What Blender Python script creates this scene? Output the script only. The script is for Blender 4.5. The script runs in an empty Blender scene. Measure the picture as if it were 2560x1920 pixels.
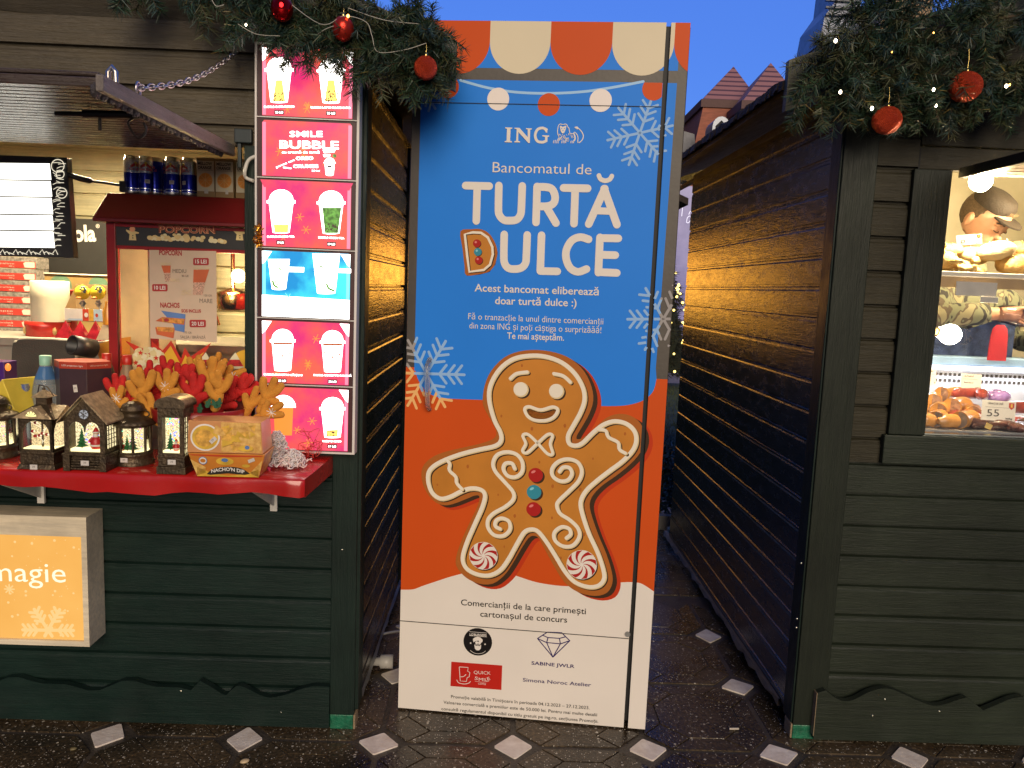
import bpy, math, random
from mathutils import Vector, Matrix, Euler
from mathutils.geometry import tessellate_polygon
SC = bpy.context.scene
COL = SC.collection
PI = math.pi
rnd = random.Random(7)

# ---------------------------------------------------------------- camera
FPX, PITCH, ROLL, CH = 1945.37566, 0.122694, 0.0400135, 1.6
def _rows():
    cp, sp = math.cos(PITCH), math.sin(PITCH)
    cr_, sr = math.cos(ROLL), math.sin(ROLL)
    B = Matrix(((1, 0, 0), (0, 0, -1), (0, 1, 0)))
    P = Matrix(((1, 0, 0), (0, cp, -sp), (0, sp, cp)))
    Q = Matrix(((cr_, -sr, 0), (sr, cr_, 0), (0, 0, 1)))
    return Q @ P @ B
CM = _rows()
EYE = Vector((0, 0, CH))
cam = bpy.data.cameras.new('camera')
cam.sensor_fit = 'HORIZONTAL'; cam.sensor_width = 36
cam.lens = 36 * FPX / 2560
cam.clip_start = 0.05; cam.clip_end = 2000
camo = bpy.data.objects.new('camera', cam)
r0, r1, r2 = CM[0], CM[1], CM[2]
camo.matrix_world = Matrix(((r0[0], -r1[0], -r2[0], EYE[0]), (r0[1], -r1[1], -r2[1], EYE[1]), (r0[2], -r1[2], -r2[2], EYE[2]), (0, 0, 0, 1)))
COL.objects.link(camo); SC.camera = camo

# ---------------------------------------------------------------- dusk sky and the warm market light
W = bpy.data.worlds.new('World'); SC.world = W; W.use_nodes = True
nt = W.node_tree; nt.nodes.clear()
out = nt.nodes.new('ShaderNodeOutputWorld'); bg = nt.nodes.new('ShaderNodeBackground')
sky = nt.nodes.new('ShaderNodeTexSky'); sky.sky_type = 'NISHITA'; sky.sun_disc = False
SUN_EL, SUN_ROT = math.radians(21), math.radians(171)
sky.sun_elevation = SUN_EL; sky.sun_rotation = SUN_ROT
sky.air_density = 1.4; sky.ozone_density = 4.0; sky.dust_density = 0.3
tint = nt.nodes.new('ShaderNodeMix'); tint.data_type = 'RGBA'; tint.blend_type = 'MULTIPLY'
tint.inputs[0].default_value = 1.0
tint.inputs[7].default_value = (0.38, 0.62, 1.0, 1)
nt.links.new(sky.outputs[0], tint.inputs[6])
# dusk: the sky glows blue ahead and is nearly dark behind
gm = nt.nodes.new('ShaderNodeTexCoord'); sx = nt.nodes.new('ShaderNodeSeparateXYZ'); mr = nt.nodes.new('ShaderNodeMapRange')
nt.links.new(gm.outputs['Generated'], sx.inputs[0]); nt.links.new(sx.outputs[1], mr.inputs[0])
mr.inputs[1].default_value = -.5; mr.inputs[2].default_value = .7; mr.inputs[3].default_value = .22; mr.inputs[4].default_value = 1.0
blu = nt.nodes.new('ShaderNodeMix'); blu.data_type = 'RGBA'; blu.inputs[0].default_value = .6
nt.links.new(tint.outputs[2], blu.inputs[6]); blu.inputs[7].default_value = (.95, 2.5, 10.6, 1)
dk = nt.nodes.new('ShaderNodeMix'); dk.data_type = 'RGBA'; dk.blend_type = 'MULTIPLY'; dk.inputs[0].default_value = 1
nt.links.new(blu.outputs[2], dk.inputs[6]); nt.links.new(mr.outputs[0], dk.inputs[7])
nt.links.new(dk.outputs[2], bg.inputs[0])
bg.inputs[1].default_value = 0.10
nt.links.new(bg.outputs[0], out.inputs[0])
sun = bpy.data.lights.new('sun', 'SUN'); sun.energy = 2.8; sun.angle = math.radians(38); sun.color = (1.0, 0.83, 0.62)
suno = bpy.data.objects.new('sun', sun); COL.objects.link(suno)
sd = Vector((math.sin(SUN_ROT) * math.cos(SUN_EL), math.cos(SUN_ROT) * math.cos(SUN_EL), math.sin(SUN_EL)))
suno.rotation_euler = (-sd).to_track_quat('-Z', 'Y').to_euler()
SC.view_settings.view_transform = 'Standard'; SC.view_settings.look = 'None'
SC.view_settings.exposure = 0.0; SC.view_settings.gamma = 1.0
try:
    SC.cycles.use_denoising = True
    SC.cycles.max_bounces = 8; SC.cycles.transparent_max_bounces = 12
    SC.cycles.sample_clamp_indirect = 4.0
    SC.cycles.caustics_reflective = False; SC.cycles.caustics_refractive = False
except Exception: pass

# ---------------------------------------------------------------- frames: points measured on real planes
class Frame:
    def __init__(s, x, y, yaw, z=0.0):
        s.o = Vector((x, y, z)); s.yaw = yaw
        s.M = Matrix.Translation(s.o) @ Matrix.Rotation(yaw, 4, 'Z')
        s.I = s.M.inverted()
        s.e = s.I @ EYE
    def ray(s, u, v):
        d = CM.transposed() @ Vector(((u - 1280) / FPX, (v - 960) / FPX, 1.0))
        return s.I.to_3x3() @ d
    def at(s, u, v, y=0.0):           # local (x, z) on the plane local y
        d = s.ray(u, v); t = (y - s.e.y) / d.y; p = s.e + t * d
        return (p.x, p.z)
    def onx(s, u, v, x=0.0):
        d = s.ray(u, v); t = (x - s.e.x) / d.x; p = s.e + t * d
        return (p.y, p.z)
    def onz(s, u, v, z=0.0):
        d = s.ray(u, v); t = (z - s.e.z) / d.z; p = s.e + t * d
        return (p.x, p.y)
LH = Frame(-0.52, 2.64, 0.02)         # left stall: corner of front and side wall at x=0
RH = Frame(1.076, 2.693, 0.02)        # right stall
PN = Frame(-0.382, 2.774, -0.0882)    # printed cabinet
WO = Frame(0, 0, 0)

# ---------------------------------------------------------------- mesh builder
class MB:
    def __init__(s): s.v = []; s.f = []; s.mi = []; s.M = None; s.sm = []
    def add(s, vs, fs, m=0, smooth=False):
        b = len(s.v)
        if s.M is not None: vs = [tuple(s.M @ Vector(v)) for v in vs]
        s.v += [tuple(v) for v in vs]
        for f in fs:
            s.f.append(tuple(b + i for i in f)); s.mi.append(m); s.sm.append(smooth)
        return s
    def box(s, x0, x1, y0, y1, z0, z1, m=0):
        vs = [(x, y, z) for x in (x0, x1) for y in (y0, y1) for z in (z0, z1)]
        return s.add(vs, [(0, 1, 3, 2), (4, 6, 7, 5), (0, 4, 5, 1), (2, 3, 7, 6), (0, 2, 6, 4), (1, 5, 7, 3)], m)
    def hexa(s, p, m=0):              # 8 points: bottom 4 then top 4
        return s.add(p, [(3, 2, 1, 0), (4, 5, 6, 7), (0, 1, 5, 4), (1, 2, 6, 5), (2, 3, 7, 6), (3, 0, 4, 7)], m)
    def prism(s, pts, y0, y1, m=0, smooth=False):   # xz polygon along y
        n = len(pts)
        tri = tessellate_polygon([[Vector((p[0], p[1], 0)) for p in pts]])
        vs = [(p[0], y0, p[1]) for p in pts] + [(p[0], y1, p[1]) for p in pts]
        s.add(vs, [tuple(t) for t in tri] + [tuple(n + i for i in reversed(t)) for t in tri], m)
        s.add(vs, [(i, (i + 1) % n, n + (i + 1) % n, n + i) for i in range(n)], m, smooth)
        return s
    def prismz(s, pts, z0, z1, m=0, smooth=False):  # xy polygon along z
        n = len(pts)
        tri = tessellate_polygon([[Vector((p[0], p[1], 0)) for p in pts]])
        vs = [(p[0], p[1], z0) for p in pts] + [(p[0], p[1], z1) for p in pts]
        s.add(vs, [tuple(t) for t in tri] + [tuple(n + i for i in reversed(t)) for t in tri], m)
        s.add(vs, [(i, (i + 1) % n, n + (i + 1) % n, n + i) for i in range(n)], m, smooth)
        return s
    def flat(s, pts, y, m=0):
        tri = tessellate_polygon([[Vector((p[0], p[1], 0)) for p in pts]])
        return s.add([(p[0], y, p[1]) for p in pts], [tuple(t) for t in tri], m)
    def ell(s, cx, cz, rx, rz, y, m=0, n=28, a0=0, a1=2 * PI, rot=0):
        c, q = math.cos(rot), math.sin(rot)
        P = []
        k = n if a1 - a0 > 6.28 else n + 1
        for i in range(k):
            a = a0 + (a1 - a0) * i / n
            x, z = rx * math.cos(a), rz * math.sin(a)
            P.append((cx + x * c - z * q, cz + x * q + z * c))
        return s.flat(P, y, m)
    def stroke(s, pts, w, y, m=0, closed=False, cap=True):
        n = len(pts); L = []; R_ = []
        for i in range(n):
            a = pts[i - 1] if (i or closed) else pts[i]
            b = pts[(i + 1) % n] if (i < n - 1 or closed) else pts[i]
            dx, dz = b[0] - a[0], b[1] - a[1]; l = math.hypot(dx, dz) or 1
            nx, nz = -dz / l * w / 2, dx / l * w / 2
            L.append((pts[i][0] + nx, y, pts[i][1] + nz)); R_.append((pts[i][0] - nx, y, pts[i][1] - nz))
        k = n if closed else n - 1
        s.add(L + R_, [(i, n + i, n + (i + 1) % n, (i + 1) % n) for i in range(k)], m)
        if cap and not closed:
            for i, j in ((0, 1), (n - 1, n - 2)):
                a = math.atan2(pts[i][1] - pts[j][1], pts[i][0] - pts[j][0])
                vs = [(pts[i][0], y, pts[i][1])] + [(pts[i][0] + w / 2 * math.cos(a + t), y, pts[i][1] + w / 2 * math.sin(a + t)) for t in [PI * (q / 6 - .5) for q in range(7)]]
                s.add(vs, [(0, q, q + 1) for q in range(1, 7)], m)
        return s
    def tube(s, path, r, n=8, m=0, closed=False, caps=True):
        P = [Vector(p) for p in path]; k = len(P); vs = []
        up = Vector((0, 0, 1))
        prev = None
        for i in range(k):
            a = P[i - 1] if (i or closed) else P[i]
            b = P[(i + 1) % k] if (i < k - 1 or closed) else P[i]
            t = (b - a).normalized() if (b - a).length > 1e-9 else Vector((0, 0, 1))
            if prev is None:
                q = t.cross(up if abs(t.z) < .9 else Vector((1, 0, 0))).normalized()
            else:
                q = (prev - t * prev.dot(t)); q = q.normalized() if q.length > 1e-6 else t.orthogonal().normalized()
            prev = q; w = t.cross(q)
            rr = r[i] if isinstance(r, (list, tuple)) else r
            vs += [tuple(P[i] + rr * (math.cos(2 * PI * j / n) * q + math.sin(2 * PI * j / n) * w)) for j in range(n)]
        fs = []
        for i in range(k if closed else k - 1):
            i2 = (i + 1) % k
            fs += [(i * n + j, i * n + (j + 1) % n, i2 * n + (j + 1) % n, i2 * n + j) for j in range(n)]
        s.add(vs, fs, m, True)
        if caps and not closed:
            s.add(vs[:n], [tuple(reversed(range(n)))], m); s.add(vs[-n:], [tuple(range(n))], m)
        return s
    def lathe(s, prof, c=(0, 0, 0), n=20, m=0, a0=0.0, smooth=True):
        k = len(prof); vs = []
        for r, z in prof:
            vs += [(c[0] + r * math.cos(2 * PI * j / n + a0), c[1] + r * math.sin(2 * PI * j / n + a0), c[2] + z) for j in range(n)]
        fs = [(i * n + j, i * n + (j + 1) % n, (i + 1) * n + (j + 1) % n, (i + 1) * n + j) for i in range(k - 1) for j in range(n)]
        s.add(vs, fs, m, smooth)
        if prof[0][0] > 1e-5: s.add(vs[:n], [tuple(reversed(range(n)))], m)
        if prof[-1][0] > 1e-5: s.add(vs[-n:], [tuple(range(n))], m)
        return s
    def ball(s, c, rx, ry=None, rz=None, n=18, m=0, rot=None, noise=0, seed=0):
        ry = rx if ry is None else ry; rz = rx if rz is None else rz
        k = max(6, n // 2); vs = []; R3 = rot.to_matrix() if rot is not None else None
        q = random.Random(seed)
        for i in range(k + 1):
            t = PI * i / k
            for j in range(n):
                a = 2 * PI * j / n
                f = 1 + noise * (q.random() - .5) if 0 < i < k else 1
                p = Vector((rx * f * math.sin(t) * math.cos(a), ry * f * math.sin(t) * math.sin(a), rz * f * math.cos(t)))
                if R3: p = R3 @ p
                vs.append((c[0] + p.x, c[1] + p.y, c[2] + p.z))
        fs = []
        for i in range(k):
            for j in range(n):
                a, b, c2, d = i * n + j, i * n + (j + 1) % n, (i + 1) * n + (j + 1) % n, (i + 1) * n + j
                fs.append((a, d, c2) if i == 0 else ((a, d, b) if i == k - 1 else (a, d, c2, b)))
        return s.add(vs, fs, m, True)
    def build(s, name, mats, parent=None, loc=None, bevel=0, label=None, rot=None):
        me = bpy.data.meshes.new(name)
        me.from_pydata(s.v, [], s.f)
        if not isinstance(mats, (list, tuple)): mats = [mats]
        for m in mats: me.materials.append(m)
        me.polygons.foreach_set('material_index', s.mi)
        me.polygons.foreach_set('use_smooth', s.sm)
        me.update()
        o = bpy.data.objects.new(name, me); COL.objects.link(o)
        if parent is not None: o.parent = parent
        if loc is not None: o.location = loc
        if rot is not None: o.rotation_euler = rot
        if label: o['label'] = label
        if bevel:
            b = o.modifiers.new('bevel', 'BEVEL'); b.width = bevel; b.segments = 2; b.limit_method = 'ANGLE'; b.angle_limit = 0.6
        return o

def tag(o, label, cat, group=None, kind=None):
    if label: o['label'] = label
    if cat: o['category'] = cat
    if group: o['group'] = group
    if kind: o['kind'] = kind
    return o
def thing(name, label, cat, frame=None, loc=(0, 0, 0), rz=0.0, group=None, rot=None):
    o = bpy.data.objects.new(name, None); COL.objects.link(o); o.empty_display_size = .1
    L = Matrix.Translation(Vector(loc)) @ (Euler(rot).to_matrix().to_4x4() if rot else Matrix.Rotation(rz, 4, 'Z'))
    o.matrix_world = (frame.M @ L) if frame else L
    o.rotation_mode = 'XYZ'
    return tag(o, label, cat, group)
def mesh_thing(mb, name, mats, label, cat, frame=None, loc=(0, 0, 0), rz=0.0, group=None, bevel=0, rot=None):
    o = mb.build(name, mats, None, None, bevel)
    L = Matrix.Translation(Vector(loc)) @ (Euler(rot).to_matrix().to_4x4() if rot else Matrix.Rotation(rz, 4, 'Z'))
    o.matrix_world = (frame.M @ L) if frame else L
    return tag(o, label, cat, group)
def copy_tree(o, parent=None):
    c = o.copy(); COL.objects.link(c)
    if parent is not None: c.parent = parent; c.matrix_parent_inverse = o.matrix_parent_inverse.copy()
    for ch in list(o.children): copy_tree(ch, c)
    return c
def place(o, frame, loc, rz=0.0, rot=None, s=1.0):
    L = Matrix.Translation(Vector(loc)) @ (Euler(rot).to_matrix().to_4x4() if rot else Matrix.Rotation(rz, 4, 'Z')) @ Matrix.Scale(s, 4)
    o.matrix_world = frame.M @ L
    return o

def cr(pts, closed=False, n=6):       # smooth curve through points
    k = len(pts); o = []
    for i in range(k if closed else k - 1):
        p = [pts[(i + j) % k] if closed else pts[min(max(i + j, 0), k - 1)] for j in (-1, 0, 1, 2)]
        for q in range(n):
            t = q / n
            o.append(tuple(.5 * (2 * p[1][d] + (p[2][d] - p[0][d]) * t + (2 * p[0][d] - 5 * p[1][d] + 4 * p[2][d] - p[3][d]) * t * t + (3 * p[1][d] - p[0][d] - 3 * p[2][d] + p[3][d]) * t ** 3) for d in range(len(p[0]))))
    if not closed: o.append(tuple(pts[-1]))
    return o

# ---------------------------------------------------------------- lettering from the built-in font
_TX = {}
def glyphs(body, bold=0.0, sp=1.0):
    k = (body, bold, sp)
    if k not in _TX:
        c = bpy.data.curves.new('lettering', 'FONT'); c.body = body; c.offset = bold; c.resolution_u = 3; c.space_character = sp
        o = bpy.data.objects.new('lettering', c); COL.objects.link(o)
        dg = bpy.context.evaluated_depsgraph_get()
        m = bpy.data.meshes.new_from_object(o.evaluated_get(dg))
        V = [(v.co.x, v.co.y) for v in m.vertices]; F = [tuple(p.vertices) for p in m.polygons]
        bpy.data.objects.remove(o); bpy.data.curves.remove(c); bpy.data.meshes.remove(m)
        _TX[k] = (V, F, min(v[0] for v in V), max(v[0] for v in V))
    return _TX[k]
def caph():
    return max(v[1] for v in glyphs('H')[0])
def text(mb, body, pl, pr, y, m=0, bold=0.0, cap=None, sp=1.0):
    V, F, a, b = glyphs(body, bold, sp)
    dx, dz = pr[0] - pl[0], pr[1] - pl[1]; L = math.hypot(dx, dz); sx = L / (b - a)
    sz = cap / caph() if cap else sx
    ux, uz = dx / L, dz / L
    P = [(pl[0] + (x - a) * sx * ux - z * sz * uz, y, pl[1] + (x - a) * sx * uz + z * sz * ux) for x, z in V]
    mb.add(P, F, m)
    return mb

# ---------------------------------------------------------------- procedural materials
_M = {}
def mat(name, col=(.5, .5, .5), rough=.5, metal=0.0, var=.12, vs=14.0, bump=0.0, bs=80.0, emit=None, es=0.0, coat=0.0, trans=0.0, alpha=1.0, spec=None, stretch=(1, 1, 1), col2=None, ior=None):
    if name in _M: return _M[name]
    m = bpy.data.materials.new(name); m.use_nodes = True; t = m.node_tree; N = t.nodes; b = N['Principled BSDF']
    def L(a, c): t.links.new(a, c)
    b.inputs['Roughness'].default_value = rough; b.inputs['Metallic'].default_value = metal
    if coat: b.inputs['Coat Weight'].default_value = coat; b.inputs['Coat Roughness'].default_value = .12
    if trans: b.inputs['Transmission Weight'].default_value = trans
    if alpha < 1: b.inputs['Alpha'].default_value = alpha
    if spec is not None: b.inputs['Specular IOR Level'].default_value = spec
    if ior: b.inputs['IOR'].default_value = ior
    tc = N.new('ShaderNodeTexCoord'); mp = N.new('ShaderNodeMapping'); mp.inputs['Scale'].default_value = stretch
    L(tc.outputs['Object'], mp.inputs[0])
    nz = N.new('ShaderNodeTexNoise'); nz.inputs['Scale'].default_value = vs; nz.inputs['Detail'].default_value = 5
    L(mp.outputs[0], nz.inputs['Vector'])
    rp = N.new('ShaderNodeValToRGB'); rp.color_ramp.elements[0].position = .3; rp.color_ramp.elements[1].position = .7
    c2 = col2 or tuple(min(1, c * (1 + var)) for c in col)
    c1 = col if col2 else tuple(c * (1 - var) for c in col)
    rp.color_ramp.elements[0].color = (*c1, 1); rp.color_ramp.elements[1].color = (*c2, 1)
    L(nz.outputs[0], rp.inputs[0]); L(rp.outputs[0], b.inputs['Base Color'])
    if bump:
        n2 = N.new('ShaderNodeTexNoise'); n2.inputs['Scale'].default_value = bs; n2.inputs['Detail'].default_value = 4
        L(mp.outputs[0], n2.inputs['Vector'])
        bp = N.new('ShaderNodeBump'); bp.inputs['Strength'].default_value = bump; bp.inputs['Distance'].default_value = .01
        L(n2.outputs[0], bp.inputs['Height']); L(bp.outputs[0], b.inputs['Normal'])
    if emit:
        b.inputs['Emission Color'].default_value = (*emit, 1); b.inputs['Emission Strength'].default_value = es
    _M[name] = m
    return m
def wood(name, col, axis=0, rough=.42, grain=.5, worn=(.16, .14, .10), wear=.56, spec=.5):
    """painted boards: long grain along one axis, brush marks, scuffs where the paint has rubbed thin"""
    if name in _M: return _M[name]
    m = bpy.data.materials.new(name); m.use_nodes = True; t = m.node_tree; N = t.nodes; b = N['Principled BSDF']
    def L(a, c): t.links.new(a, c)
    b.inputs['Specular IOR Level'].default_value = spec
    tc = N.new('ShaderNodeTexCoord')
    def nse(sc, st, det=6, rg=.6):
        mp = N.new('ShaderNodeMapping'); mp.inputs['Scale'].default_value = st; L(tc.outputs['Object'], mp.inputs[0])
        n = N.new('ShaderNodeTexNoise'); n.inputs['Scale'].default_value = sc; n.inputs['Detail'].default_value = det; n.inputs['Roughness'].default_value = rg
        L(mp.outputs[0], n.inputs['Vector']); return n
    st = [1.0, 1.0, 1.0]; st[axis] = .06
    g = nse(70, st); big = nse(2.2, (1, 1, 1)); fine = nse(260, [s if s < 1 else 1 for s in st], 3)
    st2 = [1.0, 1.0, 1.0]; st2[axis] = .35
    scr = nse(26, st2, 8, .75)
    mx = N.new('ShaderNodeValToRGB'); e = mx.color_ramp.elements; e[0].position = .3; e[1].position = .75
    e[0].color = (*[c * .65 for c in col], 1); e[1].color = (*[c * 1.45 for c in col], 1)
    L(big.outputs[0], mx.inputs[0])
    gm = N.new('ShaderNodeMix'); gm.data_type = 'RGBA'; gm.blend_type = 'MULTIPLY'; gm.inputs[0].default_value = .55
    gr = N.new('ShaderNodeValToRGB'); gr.color_ramp.elements[0].position = .35; gr.color_ramp.elements[1].position = .62
    gr.color_ramp.elements[0].color = (.70, .70, .70, 1); gr.color_ramp.elements[1].color = (1.16, 1.13, 1.06, 1)
    L(g.outputs[0], gr.inputs[0]); L(mx.outputs[0], gm.inputs[6]); L(gr.outputs[0], gm.inputs[7])
    wr = N.new('ShaderNodeValToRGB'); wr.color_ramp.elements[0].position = wear + .12; wr.color_ramp.elements[1].position = wear + .2
    L(scr.outputs[0], wr.inputs[0])
    wm = N.new('ShaderNodeMix'); wm.data_type = 'RGBA'; L(wr.outputs[0], wm.inputs[0]); L(gm.outputs[2], wm.inputs[6]); wm.inputs[7].default_value = (*worn, 1)
    L(wm.outputs[2], b.inputs['Base Color'])
    rr = N.new('ShaderNodeMapRange'); rr.inputs[1].default_value = .3; rr.inputs[2].default_value = .7; rr.inputs[3].default_value = rough - .1; rr.inputs[4].default_value = rough + .14
    L(scr.outputs[0], rr.inputs[0]); L(rr.outputs[0], b.inputs['Roughness'])
    ad = N.new('ShaderNodeMath'); ad.operation = 'ADD'; L(g.outputs[0], ad.inputs[0]); L(fine.outputs[0], ad.inputs[1])
    ad2 = N.new('ShaderNodeMath'); ad2.operation = 'ADD'; L(ad.outputs[0], ad2.inputs[0]); L(scr.outputs[0], ad2.inputs[1])
    bp = N.new('ShaderNodeBump'); bp.inputs['Strength'].default_value = grain; bp.inputs['Distance'].default_value = .004
    L(ad2.outputs[0], bp.inputs['Height']); L(bp.outputs[0], b.inputs['Normal'])
    _M[name] = m
    return m
def glow(name, col, s, var=0.0, vs=30.0, col2=None, under=(.02, .02, .02), rough=.25):
    """back-lit film or lamp: gives off light"""
    if name in _M: return _M[name]
    m = bpy.data.materials.new(name); m.use_nodes = True; t = m.node_tree; N = t.nodes; b = N['Principled BSDF']
    b.inputs['Base Color'].default_value = (*under, 1); b.inputs['Roughness'].default_value = rough
    tc = N.new('ShaderNodeTexCoord'); nz = N.new('ShaderNodeTexNoise'); nz.inputs['Scale'].default_value = vs; nz.inputs['Detail'].default_value = 6
    t.links.new(tc.outputs['Object'], nz.inputs['Vector'])
    rp = N.new('ShaderNodeValToRGB'); rp.color_ramp.elements[0].position = .35; rp.color_ramp.elements[1].position = .65
    rp.color_ramp.elements[0].color = (*[c * (1 - var) for c in col], 1); rp.color_ramp.elements[1].color = (*(col2 or [min(1, c * (1 + var)) for c in col]), 1)
    t.links.new(nz.outputs[0], rp.inputs[0]); t.links.new(rp.outputs[0], b.inputs['Emission Color'])
    b.inputs['Emission Strength'].default_value = s
    _M[name] = m
    return m
def glass(name, tint=(1, 1, 1), rough=.02, a=.12):
    """thin pane: mostly clear, mirror-like at grazing angles"""
    if name in _M: return _M[name]
    m = bpy.data.materials.new(name); m.use_nodes = True; t = m.node_tree; N = t.nodes; N.remove(N['Principled BSDF'])
    o = N['Material Output']; tr = N.new('ShaderNodeBsdfTransparent'); tr.inputs[0].default_value = (*tint, 1)
    gl = N.new('ShaderNodeBsdfGlossy'); gl.inputs['Roughness'].default_value = rough
    fr = N.new('ShaderNodeFresnel'); fr.inputs[0].default_value = 1.45
    nz = N.new('ShaderNodeTexNoise'); nz.inputs['Scale'].default_value = 9
    mu = N.new('ShaderNodeMath'); mu.operation = 'MULTIPLY_ADD'; mu.inputs[1].default_value = a * .3
    t.links.new(nz.outputs[0], mu.inputs[0]); t.links.new(fr.outputs[0], mu.inputs[2])
    mx = N.new('ShaderNodeMixShader'); t.links.new(mu.outputs[0], mx.inputs[0]); t.links.new(tr.outputs[0], mx.inputs[1]); t.links.new(gl.outputs[0], mx.inputs[2])
    t.links.new(mx.outputs[0], o.inputs[0])
    _M[name] = m
    return m
# ================================================================ THE PAVEMENT
def pav_mat():
    m = bpy.data.materials.new('wet terrazzo slab'); m.use_nodes = True; t = m.node_tree; N = t.nodes; b = N['Principled BSDF']
    def L(a, c): t.links.new(a, c)
    tc = N.new('ShaderNodeTexCoord')
    n1 = N.new('ShaderNodeTexNoise'); n1.inputs['Scale'].default_value = 3.0; n1.inputs['Detail'].default_value = 7; L(tc.outputs['Object'], n1.inputs['Vector'])
    n2 = N.new('ShaderNodeTexNoise'); n2.inputs['Scale'].default_value = 90; n2.inputs['Detail'].default_value = 5; L(tc.outputs['Object'], n2.inputs['Vector'])
    r = N.new('ShaderNodeValToRGB'); e = r.color_ramp.elements; e[0].position = .3; e[1].position = .72
    e[0].color = (.020, .015, .010, 1); e[1].color = (.105, .074, .042, 1); L(n1.outputs[0], r.inputs[0])
    r2 = N.new('ShaderNodeValToRGB'); e = r2.color_ramp.elements; e[0].position = .35; e[1].position = .68
    e[0].color = (.45, .45, .45, 1); e[1].color = (1.5, 1.45, 1.35, 1); L(n2.outputs[0], r2.inputs[0])
    mu = N.new('ShaderNodeMix'); mu.data_type = 'RGBA'; mu.blend_type = 'MULTIPLY'; mu.inputs[0].default_value = 1
    L(r.outputs[0], mu.inputs[6]); L(r2.outputs[0], mu.inputs[7])
    last = mu.outputs[2]
    for sc, th, lim in ((58, .86, .27), (135, .72, .30)):
        v = N.new('ShaderNodeTexVoronoi'); v.inputs['Scale'].default_value = sc; L(tc.outputs['Object'], v.inputs['Vector'])
        sp = N.new('ShaderNodeSeparateColor'); L(v.outputs['Color'], sp.inputs[0])
        a = N.new('ShaderNodeMath'); a.operation = 'GREATER_THAN'; a.inputs[1].default_value = th; L(sp.outputs[0], a.inputs[0])
        w = N.new('ShaderNodeMath'); w.operation = 'MULTIPLY_ADD'; w.inputs[1].default_value = .35; w.inputs[2].default_value = 0; L(n2.outputs[0], w.inputs[0])
        d0 = N.new('ShaderNodeMath'); d0.operation = 'ADD'; L(v.outputs['Distance'], d0.inputs[0]); L(w.outputs[0], d0.inputs[1])
        d = N.new('ShaderNodeMath'); d.operation = 'LESS_THAN'; d.inputs[1].default_value = lim + .17; L(d0.outputs[0], d.inputs[0])
        g = N.new('ShaderNodeMath'); g.operation = 'MULTIPLY'; L(a.outputs[0], g.inputs[0]); L(d.outputs[0], g.inputs[1])
        mx = N.new('ShaderNodeMix'); mx.data_type = 'RGBA'; L(g.outputs[0], mx.inputs[0]); L(last, mx.inputs[6])
        c = N.new('ShaderNodeValToRGB'); c.color_ramp.elements[0].color = (.16, .13, .09, 1); c.color_ramp.elements[1].color = (.62, .57, .47, 1)
        L(sp.outputs[1], c.inputs[0]); L(c.outputs[0], mx.inputs[7]); last = mx.outputs[2]
    L(last, b.inputs['Base Color'])
    rr = N.new('ShaderNodeMapRange'); rr.inputs[1].default_value = .35; rr.inputs[2].default_value = .65; rr.inputs[3].default_value = .13; rr.inputs[4].default_value = .44
    L(n1.outputs[0], rr.inputs[0]); L(rr.outputs[0], b.inputs['Roughness'])
    bp = N.new('ShaderNodeBump'); bp.inputs['Strength'].default_value = .5; bp.inputs['Distance'].default_value = .003
    L(n2.outputs[0], bp.inputs['Height']); L(bp.outputs[0], b.inputs['Normal'])
    return m
M_PAV = pav_mat()
M_GROUT = mat('wet grout', (.060, .049, .038), .45, var=.4, bump=.5, bs=120)
M_MARB = mat('white marble inlay', (.66, .56, .47), .45, var=.3, vs=22, bump=.15, bs=90, col2=(.90, .82, .73))
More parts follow.
